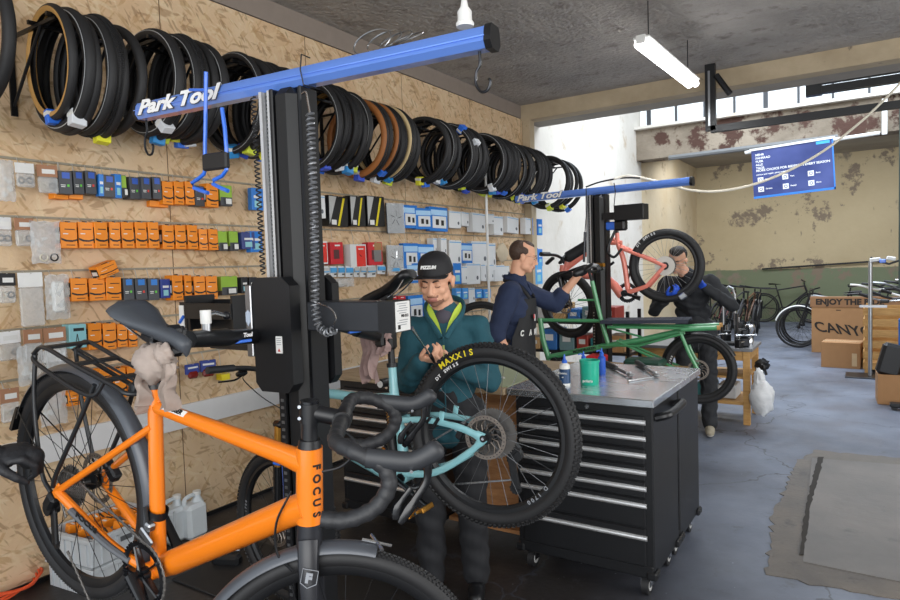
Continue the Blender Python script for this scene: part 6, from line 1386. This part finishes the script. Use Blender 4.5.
for k in range(5): tx(['MEHR', 'FAHRRAD', 'FUER', 'ALLE', 'TAGE'][k], -wd*.45, hg*.38-.055*k, .05)
tx('MORE CHOICE FOR RIDERS IN EVERY SEASON', -wd*.45, hg*.06, .052); tx('service and repair, parts and fitting', -wd*.45, -hg*.02, .036)
for r_i in range(2):
    for k in range(3):
        x, y = -wd*.40+k*wd*.31, -hg*.13-r_i*hg*.19; c.box((x, y, .005), (.085, .085, .003), T=bt); tx(['Service', 'Repair', 'Parts'][k] if r_i else ['Fitting', 'Test', 'Rent'][k], x+.07, y, .034)
c.m(m_)
for r_i in range(2):
    for k in range(3): x, y = -wd*.40+k*wd*.31, -hg*.13-r_i*hg*.19; c.tube([bt @ Vector((x+.022*math.cos(a), y+.022*math.sin(a), .008)) for a in [2*PI*q/12 for q in range(12)]], .005, 5, closed=True)
c.m(mat('banner_light_blue', '#3fa0e0', .5)).box((wd*.38, hg*.44, .005), (wd*.16, .05, .003), T=bt); c.build('lettering', t, world=True, label='white lettering and icon squares')
# white cable sagging across the hall
c = MB(mat('white_cable', '#d6cfbe', .5)); Yc = lambda px: 5.45+(px-612)/290*1.6
pts = [atY(px, py, Yc(px)) for px, py in ((614, 179), (630, 176), (655, 181), (690, 190), (720, 191), (755, 184), (790, 170), (825, 150), (857, 125), (880, 104), (905, 78), (930, 50))]
c.tube(bez(pts, 5), .011, 6); c.build('power_cable', label='white power cable sagging from the top right to the far blue beam', cat='cable')
c = MB(black); c.tube(bez([atY(586, 187, 5.5), atY(600, 182, 5.5), atY(622, 178, 5.5), atY(640, 178, 5.5)], 4), .007, 6); c.build('thin_cable', label='thin black cable lying on the far blue beam', cat='cable')
c = MB(white); pz = atX(485, 155, -3.40); qz = atX(488, 268, -3.40); c.cyl(pz, Vector((pz.x, pz.y, .0)), .014, n=8); c.build('white_pole', label='thin white vertical pole in front of the goods wall', cat='pole')

# ------------------------------------------------------------------ along the left wall, on the floor
t = thing('storage_crate', 'light grey plastic stacking crate full of orange boxes behind the orange bicycle wheel', 'crate', (-3.48, 1.86, 0), .1)
gc = mat('grey_crate_plastic', '#bfc4c8', .5, var=.04); c = MB(gc); hx, hy, H = .18, .215, .30
for z0, z1 in ((0, .15), (.155, H)):
    zc_ = (z0+z1)/2; hh = z1-z0
    for s in (-1, 1): c.box((s*hx, 0, zc_), (.012, 2*hy, hh), b=.002); c.box((0, s*hy, zc_), (2*hx, .012, hh), b=.002)
    c.box((0, 0, z0+.006), (2*hx, 2*hy, .01)); 
    for s in (-1, 1): c.box((s*(hx+.008), 0, z1-.012), (.02, 2*hy+.03, .022), b=.003); c.box((0, s*(hy+.008), z1-.012), (2*hx+.03, .02, .022), b=.003)
    for k in range(6): c.box((hx+.009, -hy+.05+k*.088, zc_-.01), (.008, .008, hh*.75)); c.box((-hx+.03+k*.06, -hy-.009, zc_-.01), (.008, .008, hh*.75))
c.m(mat('crate_slot', '#55585c', .6)).box((hx+.008, 0, .245), (.004, .12, .025)); c.build('crate_body', t)
rr = random.Random(3)
for k in range(9):
    o_ = MB(ocol); o_.box((0, 0, .022), (.05, .09, .044), b=.002); o_.m(blk_txt).box((0, .01, .0445), (.05, .012, .001)); o_.m(white).box((.0, -.02, .0445), (.03, .012, .001)); o = o_.build('inner_tube_box', label='orange tube box in the grey crate, %s' % ['at the near left corner', 'middle of the near end', 'at the near right corner', 'left of the centre', 'at the very centre', 'right of the centre', 'at the far left corner', 'middle of the far end', 'at the far right corner'][k], cat='box', group='orange boxes in the grey crate', origin=(0, 0, 0))
    o.location = (-3.48-.105+.105*(k % 3)-.016*(k//3-1), 1.86-.125+.125*(k//3)+.01*(k % 3), .262); o.rotation_euler = (rr.uniform(-.3, .3), rr.uniform(-.3, .3), rr.uniform(-.4, .4))
    o_ = None
jug = mat('translucent_jug', '#dfe6ea', .3, var=.03, alpha=.92)
for k, (px, py, lb) in enumerate(((193, 536, 'white plastic canister by the wall, right one nearer the wall end of the pair'), (173, 541, 'white plastic canister by the wall, left one half hidden by the seat tube'))):
    p = atZ(px, py, 0); t = thing('plastic_canister', lb, 'canister', (max(p.x, -3.58), p.y, 0), .1, 'white canisters by the wall'); c = MB(jug); c.box((0, 0, .105), (.13, .15, .21), b=.022); c.tube(bez([(0, -.05, .2), (0, -.045, .245), (0, .01, .255), (0, .05, .235)], 4), .013, 8); c.rev([(.04, .20), (.022, .235), (.022, .25)], 16, T_((0, .045, 0))); c.build('canister_body', t); c = MB(white); c.rev([(.001, .272), (.024, .272), (.025, .25), (.001, .25)], 16, T_((0, .045, 0))); c.build('cap', t)
c = MB(mat('red_orange_cord', '#e2552b', .5))
rr = random.Random(4); pc_ = atZ(4, 596, 0)
for k in range(6): r0 = .10+.012*k; c.tube([(pc_.x-.02+r0*math.cos(a)*(.8+.05*k), pc_.y+.02+r0*math.sin(a), .012+.012*k+.01*math.sin(3*a+k)) for a in [2*PI*i/28 for i in range(28)]], .006, 6, closed=True)
c.build('extension_cord', label='coiled orange red cord on the floor at the lower left corner', cat='cord')
c = MB(black); p = atZ(196, 548, 0); c.box((p.x+.35, p.y-.05, .03), (.16, .07, .06), (0, 0, .4), .015); c.m(alu).cyl((p.x+.3, p.y-.05, .06), (p.x+.4, p.y, .075), .006); c.build('bench_tool', label='small black tool on the floor in front of the white canisters', cat='tool')
c = MB(rubber); p = atZ(390, 455, 0); c.box((-2.35, 2.25, .006), (1.5, .55, .012), b=.004); c.build('floor_mat', label='black rubber mat on the floor in front of the drawer chests', cat='mat')
# a bicycle handlebar and lights parked against the wall behind the post, wheel between the two men
c = MB(black)
Pz = [atY(226, 362, 2.25), atY(250, 362, 2.2), atY(275, 360, 2.15)]
spw = tire_mb(.34, .026, seg=48); spw.V = [T_((-2.95, 5.05, 0)) @ Matrix.Rotation(.25, 4, 'Z') @ T_((0, 0, .95)) @ v for v in spw.V]
c = rim_mb(.30, .03); c.V = [T_((-2.95, 5.05, 0)) @ Matrix.Rotation(.25, 4, 'Z') @ T_((0, 0, .95)) @ v for v in c.V]
t = thing('spare_wheel', 'black bicycle wheel on a stand behind the person in teal', 'wheel', (-2.95, 5.05, 0), .25); c.build('rim', t, world=True); spw.build('tire', t, world=True)
sk = MB(darkmetal)
for i in range(20): a, b = spoke_ends(i, 20, .285); sk.cyl(T_((0, 0, .95)) @ Vector(a), T_((0, 0, .95)) @ Vector(b), .0013, n=4)
sk.build('spokes', t)
sk = MB(darkmetal); sk.cyl((0, .07, .95), (0, .07, .0), .02, n=10); sk.cyl((0, -.02, .95), (0, .08, .95), .012, n=8); sk.box((0, .07, .01), (.4, .3, .02)); sk.build('wheel_holder', t)

# ------------------------------------------------------------------ work table, shelf and storage behind the bench
t = thing('work_table', 'pine work table with a dark top, behind the green bicycle wheel', 'table', (-1.55, 6.95, 0)); z = .74
c = MB(mat('dark_table_top', '#77797d', .35)); c.box((0, 0, z-.015), (1.25, .62, .03), b=.003); c.build('table_top', t)
for sx in (-1, 1):
    for sy in (-1, 1): c = MB(pine); c.box((sx*.57, sy*.27, (z-.03)/2), (.06, .06, z-.03), b=.003); c.build('leg', t)
c = MB(pine); c.box((0, -.28, z-.075), (1.14, .025, .09)); c.box((0, .28, z-.075), (1.14, .025, .09)); c.box((.58, 0, z-.075), (.025, .54, .09)); c.build('apron_rail', t)
c = MB(pine); c.box((0, 0, .20), (1.14, .54, .03)); c.build('lower_shelf', t); c = MB(pine); c.box((0, 0, .45), (1.14, .54, .02)); c.build('lower_shelf', t)
def cl(name, lab, cat, loc, fn, group=None, rz=0):
    t = thing(name, lab, cat, loc, rz, group); fn(t); return t
def ts(t):
    c = MB(black); c.box((0, 0, .015), (.26, .14, .03), b=.006); 
    for s in (-1, 1): c.box((s*.07, 0, .17), (.02, .05, .30), b=.006)
    c.build('stand_body', t); c = MB(alu); c.tube([(-.055, 0, .2), (-.055, 0, .50), (-.035, 0, .56), (0, 0, .58), (.035, 0, .56), (.055, 0, .50), (.055, 0, .2)], .012, 8); c.build('hoop', t)
cl('truing_stand', 'tall silver hoop of a wheel truing stand on the pine work table', 'stand', (-1.17, 6.90, z), ts)
def vise(t): c = MB(darkmetal); c.box((0, 0, .05), (.10, .12, .10), b=.015); c.box((0, -.02, .14), (.07, .10, .07), b=.015); c.build('body', t); c = MB(chrome); c.cyl((-.09, -.09, .12), (.09, -.09, .12), .008, n=8); c.ell((-.09, -.09, .12), (.014,)*3); c.ell((.09, -.09, .12), (.014,)*3); c.build('handle', t)
for k, (x, y, lb) in enumerate(((-1.42, 6.82, 'dark metal vise left of the truing stand on the pine table'), (-1.03, 6.78, 'small dark vise at the right end of the pine table'), (-1.30, 6.76, 'dark clamp block in front of the truing stand'))): cl('bench_vise', lb, 'vise', (x, y, z), vise, 'metal clamps on the pine table', rz=.5*k)
def pot(t): c = MB(chrome); c.rev([(.001, 0), (.03, 0), (.035, .05), (.02, .08), (.03, .12), (.05, .16), (.045, .2), (.001, .21)], 20); c.build('body', t)
for k, (x, y, h_) in enumerate(((-1.36, 6.98, .16), (-1.10, 7.0, .22), (-1.22, 7.05, .13), (-1.05, 6.70, .08))):
    def blk(t, h_=h_): c = MB(black); c.box((0, 0, h_/2), (.07, .06, h_), b=.008); c.m(chrome).cyl((-.03, -.032, h_*.7), (.03, -.032, h_*.7), .008, n=8); c.cyl((0, 0, h_), (0, 0, h_+.05), .01, n=8); c.build('body', t)
    cl('setup_tool', 'black and chrome bench gauge on the pine table, '+['behind the left vise', 'tallest, right of the hoop', 'behind the hoop', 'lowest, at the front right corner'][k], 'tool', (x, y, z), blk, 'small gauges on the pine table', rz=.4*k)
cl('chrome_bell_lamp', 'round chrome lamp head standing on the right corner of the pine table', 'lamp', (-.99, 6.95, z), pot)
for k in range(5):
    c = MB([mat('storage_blue', '#2c5e9c', .5), mat('storage_grey', '#8b8f94', .5), card, mat('storage_teal', '#3d7c80', .5), mat('storage_white', '#c9ccce', .5)][k]); x = -2.02+.21*k; c.box((x, 6.93, .285), (.17, .3, .13), b=.006); c.m(white).box((x, 6.778, .29), (.06, .003, .03)); c.build('storage_box', label=['blue', 'grey', 'brown cardboard', 'teal', 'white'][k]+' storage box on the lower shelf of the pine table', cat='box')
def bag(t):
    c = MB(mat('white_plastic_bag', '#d8dadc', .35, bump=.8, scale=18)); lump(c, (0, 0, .17), .17, 3, 26, (.62, .4, 1.0), .10); lump(c, (-.02, 0, .34), .08, 6, 20, (.6, .5, 1.3), .2); c.build('bag_body', t)
cl('plastic_bag', 'white plastic bag hanging at the right end of the pine table', 'bag', (-.84, 6.60, .12), bag)
c = MB(black); lump(c, (0, 0, 0), .055, 5, 20, (1.2, .6, .9), .25)
for k in range(4): c.tube([(.02-.02*k, 0, -.02), (.04-.03*k, 0, -.10)], .012, 6)
c.V = [T_((-.86, 6.76, .58)) @ v for v in c.V]; c.build('glove', label='black work glove hanging over the right edge of the pine table', cat='glove')
def caster(t): pass
# shelving with boxes and parts in the middle distance, left of the table
t = thing('low_shelf', 'low dark shelf loaded with parts between the green frame and the far column', 'shelf', (-2.62, 6.35, 0)); c = MB(darkmetal)
for zz in (.25, .70, 1.0): c.box((0, 0, zz), (1.35, .42, .025))
for sx in (-1, 1):
    for sy in (-1, 1): c.box((sx*.66, sy*.19, .56), (.03, .03, 1.12))
c.build('shelf_frame', t)
rr = random.Random(21); cols = ['#2f6fb5', '#d5d8da', '#b98b5c', '#6f8f93', '#e2e2df', '#334a6b', '#a33b2f', '#c7a06d', '#7c8b90', '#2d7f86']; cn = ['blue', 'white', 'brown', 'grey green', 'off white', 'navy', 'red', 'light brown', 'grey', 'dark teal']
for lev, zz, wh in ((0, .263, 'bottom'), (1, .713, 'middle'), (2, 1.013, 'top')):
    x = -.60
    for k in range(7):
        w_ = .13+.05*rr.random(); h_ = .12+.13*rr.random(); i = (k*3+lev*4) % 10
        if x+w_ > .64: break
        c = MB(mat('parcel_'+cn[i], cols[i], .55)); c.box((x+w_/2-2.62, 6.35-.05, zz+h_/2), (w_*.92, .28, h_), b=.005); c.m(white).box((x+w_/2-2.62, 6.35-.1915, zz+h_*.6), (w_*.5, .003, h_*.3)); c.build('storage_box', label='%s box on the %s board of the dark shelf, %s from the left' % (cn[i], wh, ORD[k]), cat='box', group='boxes on the %s board of the dark shelf' % wh); x += w_+.015
for k in range(5):
    x = -1.95+.16*k; c = MB(pine); c.box((x, 5.15, .365), (.03, .03, .72), (0, (-.25, .2, -.1, .25, .0)[k], 0)); c.build('wooden_leg', label='thin wooden slat of a trestle behind the worktop, %s from the left' % ORD[k], cat='wood', group='wooden slats behind the worktop')
c = MB(pine); c.box((-1.62, 5.15, .745), (.85, .30, .03)); c.build('trestle_top', label='narrow pine trestle top under the green frame', cat='table')
c = MB(redc); c.box((-1.90, 5.14, .80), (.14, .16, .08), b=.01); c.build('red_case', label='small red case on the trestle under the green frame', cat='case'); c = MB(mat('dark_green_case', '#22463a', .5)); c.box((-1.50, 5.14, .795), (.30, .2, .07), b=.02); c.build('green_case', label='dark green case on the trestle under the green frame', cat='case')

# ------------------------------------------------------------------ right hand side and back of the hall
def carton(name, lab, loc, size, rz=0, tape=True, fn=None, group=None):
    t = thing(name, lab, 'box', loc, rz, group); c = MB(card); w_, d_, h_ = size; c.box((0, 0, h_/2), size, b=.004); c.m(mat('packing_tape', '#c9b08a', .3))
    if tape: c.box((0, 0, h_+.0006), (w_*1.001, .05, .0012)); c.box((w_/2*.7, -d_/2-.0006, h_*.35), (.06, .001, h_*.5))
    c.m(cardd).box((0, 0, h_+.001), (w_*.98, .004, .001)); c.build('carton', t)
    if fn: fn(t)
    return t
def ctext(t):
    c = MB(cardd); c.text('ENJOY THE RIDE', .125, T_((-.74, -.1085, .83)) @ RX90, .001, .006, 1.0, 0, 'LEFT')
    c.text('CANYON', .22, T_((-.72, -.102, .42)) @ RX90 @ Matrix.Rotation(-.10, 4, 'Z'), .001, .004, 1.05, -.5, 'LEFT'); c.box((-.42, -.101, .70), (.07, .002, .012)); c.build('lettering', t, label='black lettering on the bicycle carton')
    c = MB(mat('carton_lid', '#8f6846', .8)); c.box((0, 0, .83), (1.64, .215, .16)); c.build('carton_lid', t)
p = atZ(812, 347, 0); carton('bicycle_carton', 'large flat cardboard bicycle carton with black slanted lettering, behind the pallet crate', (p.x+.84, 12.2, 0), (1.6, .20, .90), -.02, False, ctext)
p = atZ(820, 364, 0); carton('small_carton', 'closed brown cardboard box on the floor in front of the bicycle carton', (-.315, 10.75, 0), (.48, .40, .36), -.1)
p = atZ(873, 403, 0); carton('small_carton', 'brown cardboard box at the right edge under a black bag', (.28, 8.35, 0), (.42, .36, .32), .05)
t = thing('pallet_crate', 'pine slatted pallet crate at the right edge', 'crate', (.40, 10.55, 0), -.02)
c = MB(pine)
for s in (-1, 1):
    for k in range(6): c.box((0, s*.33, .10+k*.145), (.90, .02, .095))
    for k in range(6): c.box((s*.45, 0, .10+k*.145), (.02, .66, .095))
    for s2 in (-1, 1): c.box((s*.41, s2*.30, .45), (.06, .06, .90))
c.build('slatted_side', t); c = MB(pine); c.box((0, 0, .08), (.88, .64, .03)); c.build('floor_board', t)
# bicycle workstand pole at the right
pb = atZ(872, 376, 0)
t = thing('bicycle_rack_stand', 'silver pole stand with flat foot and white clamps before the pallet crate', 'repair stand', (pb.x-.02, 9.95, 0)); c = MB(alu); c.cyl((0, 0, .01), (0, 0, 1.50), .024, n=14); c.box((.03, -.02, .92), (.30, .04, .03)); c.build('pole', t); c = MB(darkmetal); c.box((0, 0, .008), (.55, .42, .016), b=.004); c.build('foot_plate', t)
c = MB(white); c.box((.05, 0, 1.52), (.12, .05, .05), (0, -.1, 0), .01); c.box((.22, 0, 1.53), (.10, .05, .05), (0, .2, 0), .01); c.m(blue_paint).box((.13, -.01, 1.50), (.07, .06, .05), b=.01); c.m(black).tube([(.0, 0, 1.55), (.1, 0, 1.49), (.2, 0, 1.46), (.3, 0, 1.5)], .014, 6); c.build('clamp_head', t, label='white and blue clamp heads')
c = MB(black); c.box((.20, 8.25, .47), (.22, .14, .34), (0, .25, .1), .03); c.build('black_bag', label='black padded bag leaning on the carton at the right edge', cat='bag')
c = MB(mat('bright_blue_panel', '#1f5fae', .4)); c.box((.36, 8.5, .72), (.18, .1, .34), b=.01); c.build('blue_case', label='bright blue case at the right photo edge', cat='case')
c = MB(black); p = atZ(893, 408, 0); c.box((.26, 7.95, .05), (.16, .12, .04), b=.01); c.cyl((.22, 7.9, .028), (.22, 7.94, .028), .028, n=14); c.cyl((.30, 7.9, .028), (.30, 7.94, .028), .028, n=14); c.build('dolly', label='low black dolly with small wheels at the right edge', cat='dolly')

def simple_bike(col, loc, rz, label, lean=.12, R=.34, group='parked bicycles at the back wall', white_f=False):
    M = T_(loc) @ Matrix.Rotation(rz, 4, 'Z') @ Matrix.Rotation(lean, 4, 'X') @ T_((0, 0, R))
    t = thing('parked_bicycle', label, 'bicycle', matrix=M, group=group); f = MB(col); B_, S_, H_, K_, F_ = (.43, 0, -.05), (.30, 0, .42), (.88, 0, .52), (.93, 0, .38), (1.05, 0, 0)
    for a, b, r in ((H_, K_, .022), (S_, H_, .016), (B_, K_, .02), (S_, B_, .017)): f.cyl(a, b, r, n=8)
    for s in (-1, 1): f.cyl((.33, 0, .32), (0, s*.06, 0), .008, n=6); f.cyl(B_, (0, s*.06, 0), .009, n=6)
    f.build('frame', t); f = MB(black)
    for s in (-1, 1): f.cyl((.93, s*.045, .36), (1.05, s*.05, 0), .014, n=8)
    f.cyl((.88, 0, .52), (.87, 0, .60), .014, n=8); f.tube([(.84, .30, .64), (.88, .1, .62), (.88, -.1, .62), (.84, -.30, .64)], .014, 8); f.build('handlebar_and_fork', t)
    f = MB(black); f.cyl(S_, (.26, 0, .55), .013, n=8); f.tube([(.12, 0, .57), (.2, 0, .57), (.38, 0, .56)], [.06, .055, .015], 8, flat=.35, up=(0, 1, 0)); f.build('saddle', t)
    f = MB(black); toothed(f, .08, 24, .008, .006, T_((.43, -.05, -.05)) @ RX90); f.tube([(.43, -.07, -.05), (.55, -.08, -.17)], .012, 6); f.build('crank', t)
    for k, x in enumerate((0, 1.05)):
        w = rim_mb(R-.05, .024).build('wheel', t); w.matrix_basis = T_((x, 0, 0)) @ Matrix.Rotation(0 if k == 0 else .1, 4, 'Z'); tm = tire_mb(R, .022, seg=36); tm.build('tire', w); sp_ = MB(darkmetal)
        for i in range(20): a, b = spoke_ends(i, 20, R-.065); sp_.cyl(a, b, .0016, n=4)
        sp_.build('spokes', w)
        if white_f: fender(.3, 2.9, R+.018, .05, T_((x, 0, 0)), white, 'fender', t)
    return t
cols_ = [(black, 'black'), (mat('dark_red_frame', '#6b2622', .35), 'dark red'), (mat('graphite_frame', '#3a3f45', .35), 'graphite'), (mat('brown_frame', '#6a4a36', .35), 'dark brown'), (blackg, 'glossy black')]
for k, (x, y, rz, w_) in enumerate(((-3.15, 15.3, 1.25, 'nearest the white wall'), (-2.75, 14.8, 1.35, 'second from the white wall'), (-2.45, 14.5, 1.45, 'third from the white wall'), (-2.15, 14.2, 1.50, 'with the front wheel turned'), (-1.90, 13.9, 1.62, 'rightmost of the row'))):
    simple_bike(cols_[k][0], (x, y-.3, 0), rz, '%s bicycle parked against the back wall, %s' % (cols_[k][1], w_), .10)
p = atY(790, 300, 16.8); simple_bike(black, (-2.15, 17.2, 0), .0, 'black bicycle with a white tag standing alone at the back wall', -.10, .36)
c = MB(white); p = Vector((-2.25, 17.05, .46)); c.box(p, (.14, .01, .20), (0, .2, 0)); c.build('white_tag', label='white tag on the lone bicycle at the back wall', cat='tag')
simple_bike(black, (.02, 12.75, 0), PI+.1, 'black city bicycle with white fenders sticking out behind the bicycle carton', .05, .36, 'bicycles behind the carton', True)
for k, (x, y, zc_, r) in enumerate(((.02, 12.9, .62, .3), (.55, 13.0, .60, -.2), (1.05, 12.9, .62, .15))):
    simple_bike([mat('silver_frame', '#b5b8bb', .3, .6), black, mat('graphite_frame', '', 0)][k], (x, y+.4+.5*k, .0), PI+r, ['silver', 'black', 'graphite'][k]+' bicycle in the jumble behind the bicycle carton', .08, .37, 'bicycles behind the carton')
for k in range(4):
    x = .18+.13*k; c = MB([chrome, black, white, black][k]); z = .95+.02*k; c.tube(bez([(x-.28, 10.45+.1*k, z+.10), (x-.12, 10.5+.1*k, z+.03), (x+.05, 10.5+.1*k, z), (x+.25, 10.45, z+.02)], 5), .016, 8); c.m(black).cyl((x-.30, 10.45+.1*k, z+.105), (x-.18, 10.46+.1*k, z+.06), .022, n=8); c.box((x, 10.5+.1*k, z), (.10, .06, .05), b=.01); c.build('loose_handlebar', label='loose bicycle handlebar on the pallet crate, %s from the left' % ORD[k], cat='handlebar', group='loose handlebars on the pallet crate')
for k in range(5):
    x = .0+.15*k; c = MB([white, black, alu, black, chrome][k]); z = .99+.015*k; c.tube(bez([(x-.25, 12.12+.03*k, z+.12), (x-.1, 12.15, z+.10), (x+.08, 12.2, z+.04), (x+.30, 12.15+.03*k, z+.05)], 5), .017, 8); c.m(black).cyl((x+.2, 12.15+.03*k, z+.05), (x+.33, 12.15+.03*k, z+.055), .024, n=8); c.build('loose_handlebar', label='loose bar lying on the large bicycle carton, %s from the left' % ORD[k], cat='handlebar', group='loose bars on the bicycle carton')
c = MB(darkmetal); c.tube([atY(762, 269, 17.44), atY(880, 261, 17.44)], .02, 6); c.build('wall_pipe', label='thin pipe running along the back wall above the parked bicycles', cat='pipe')
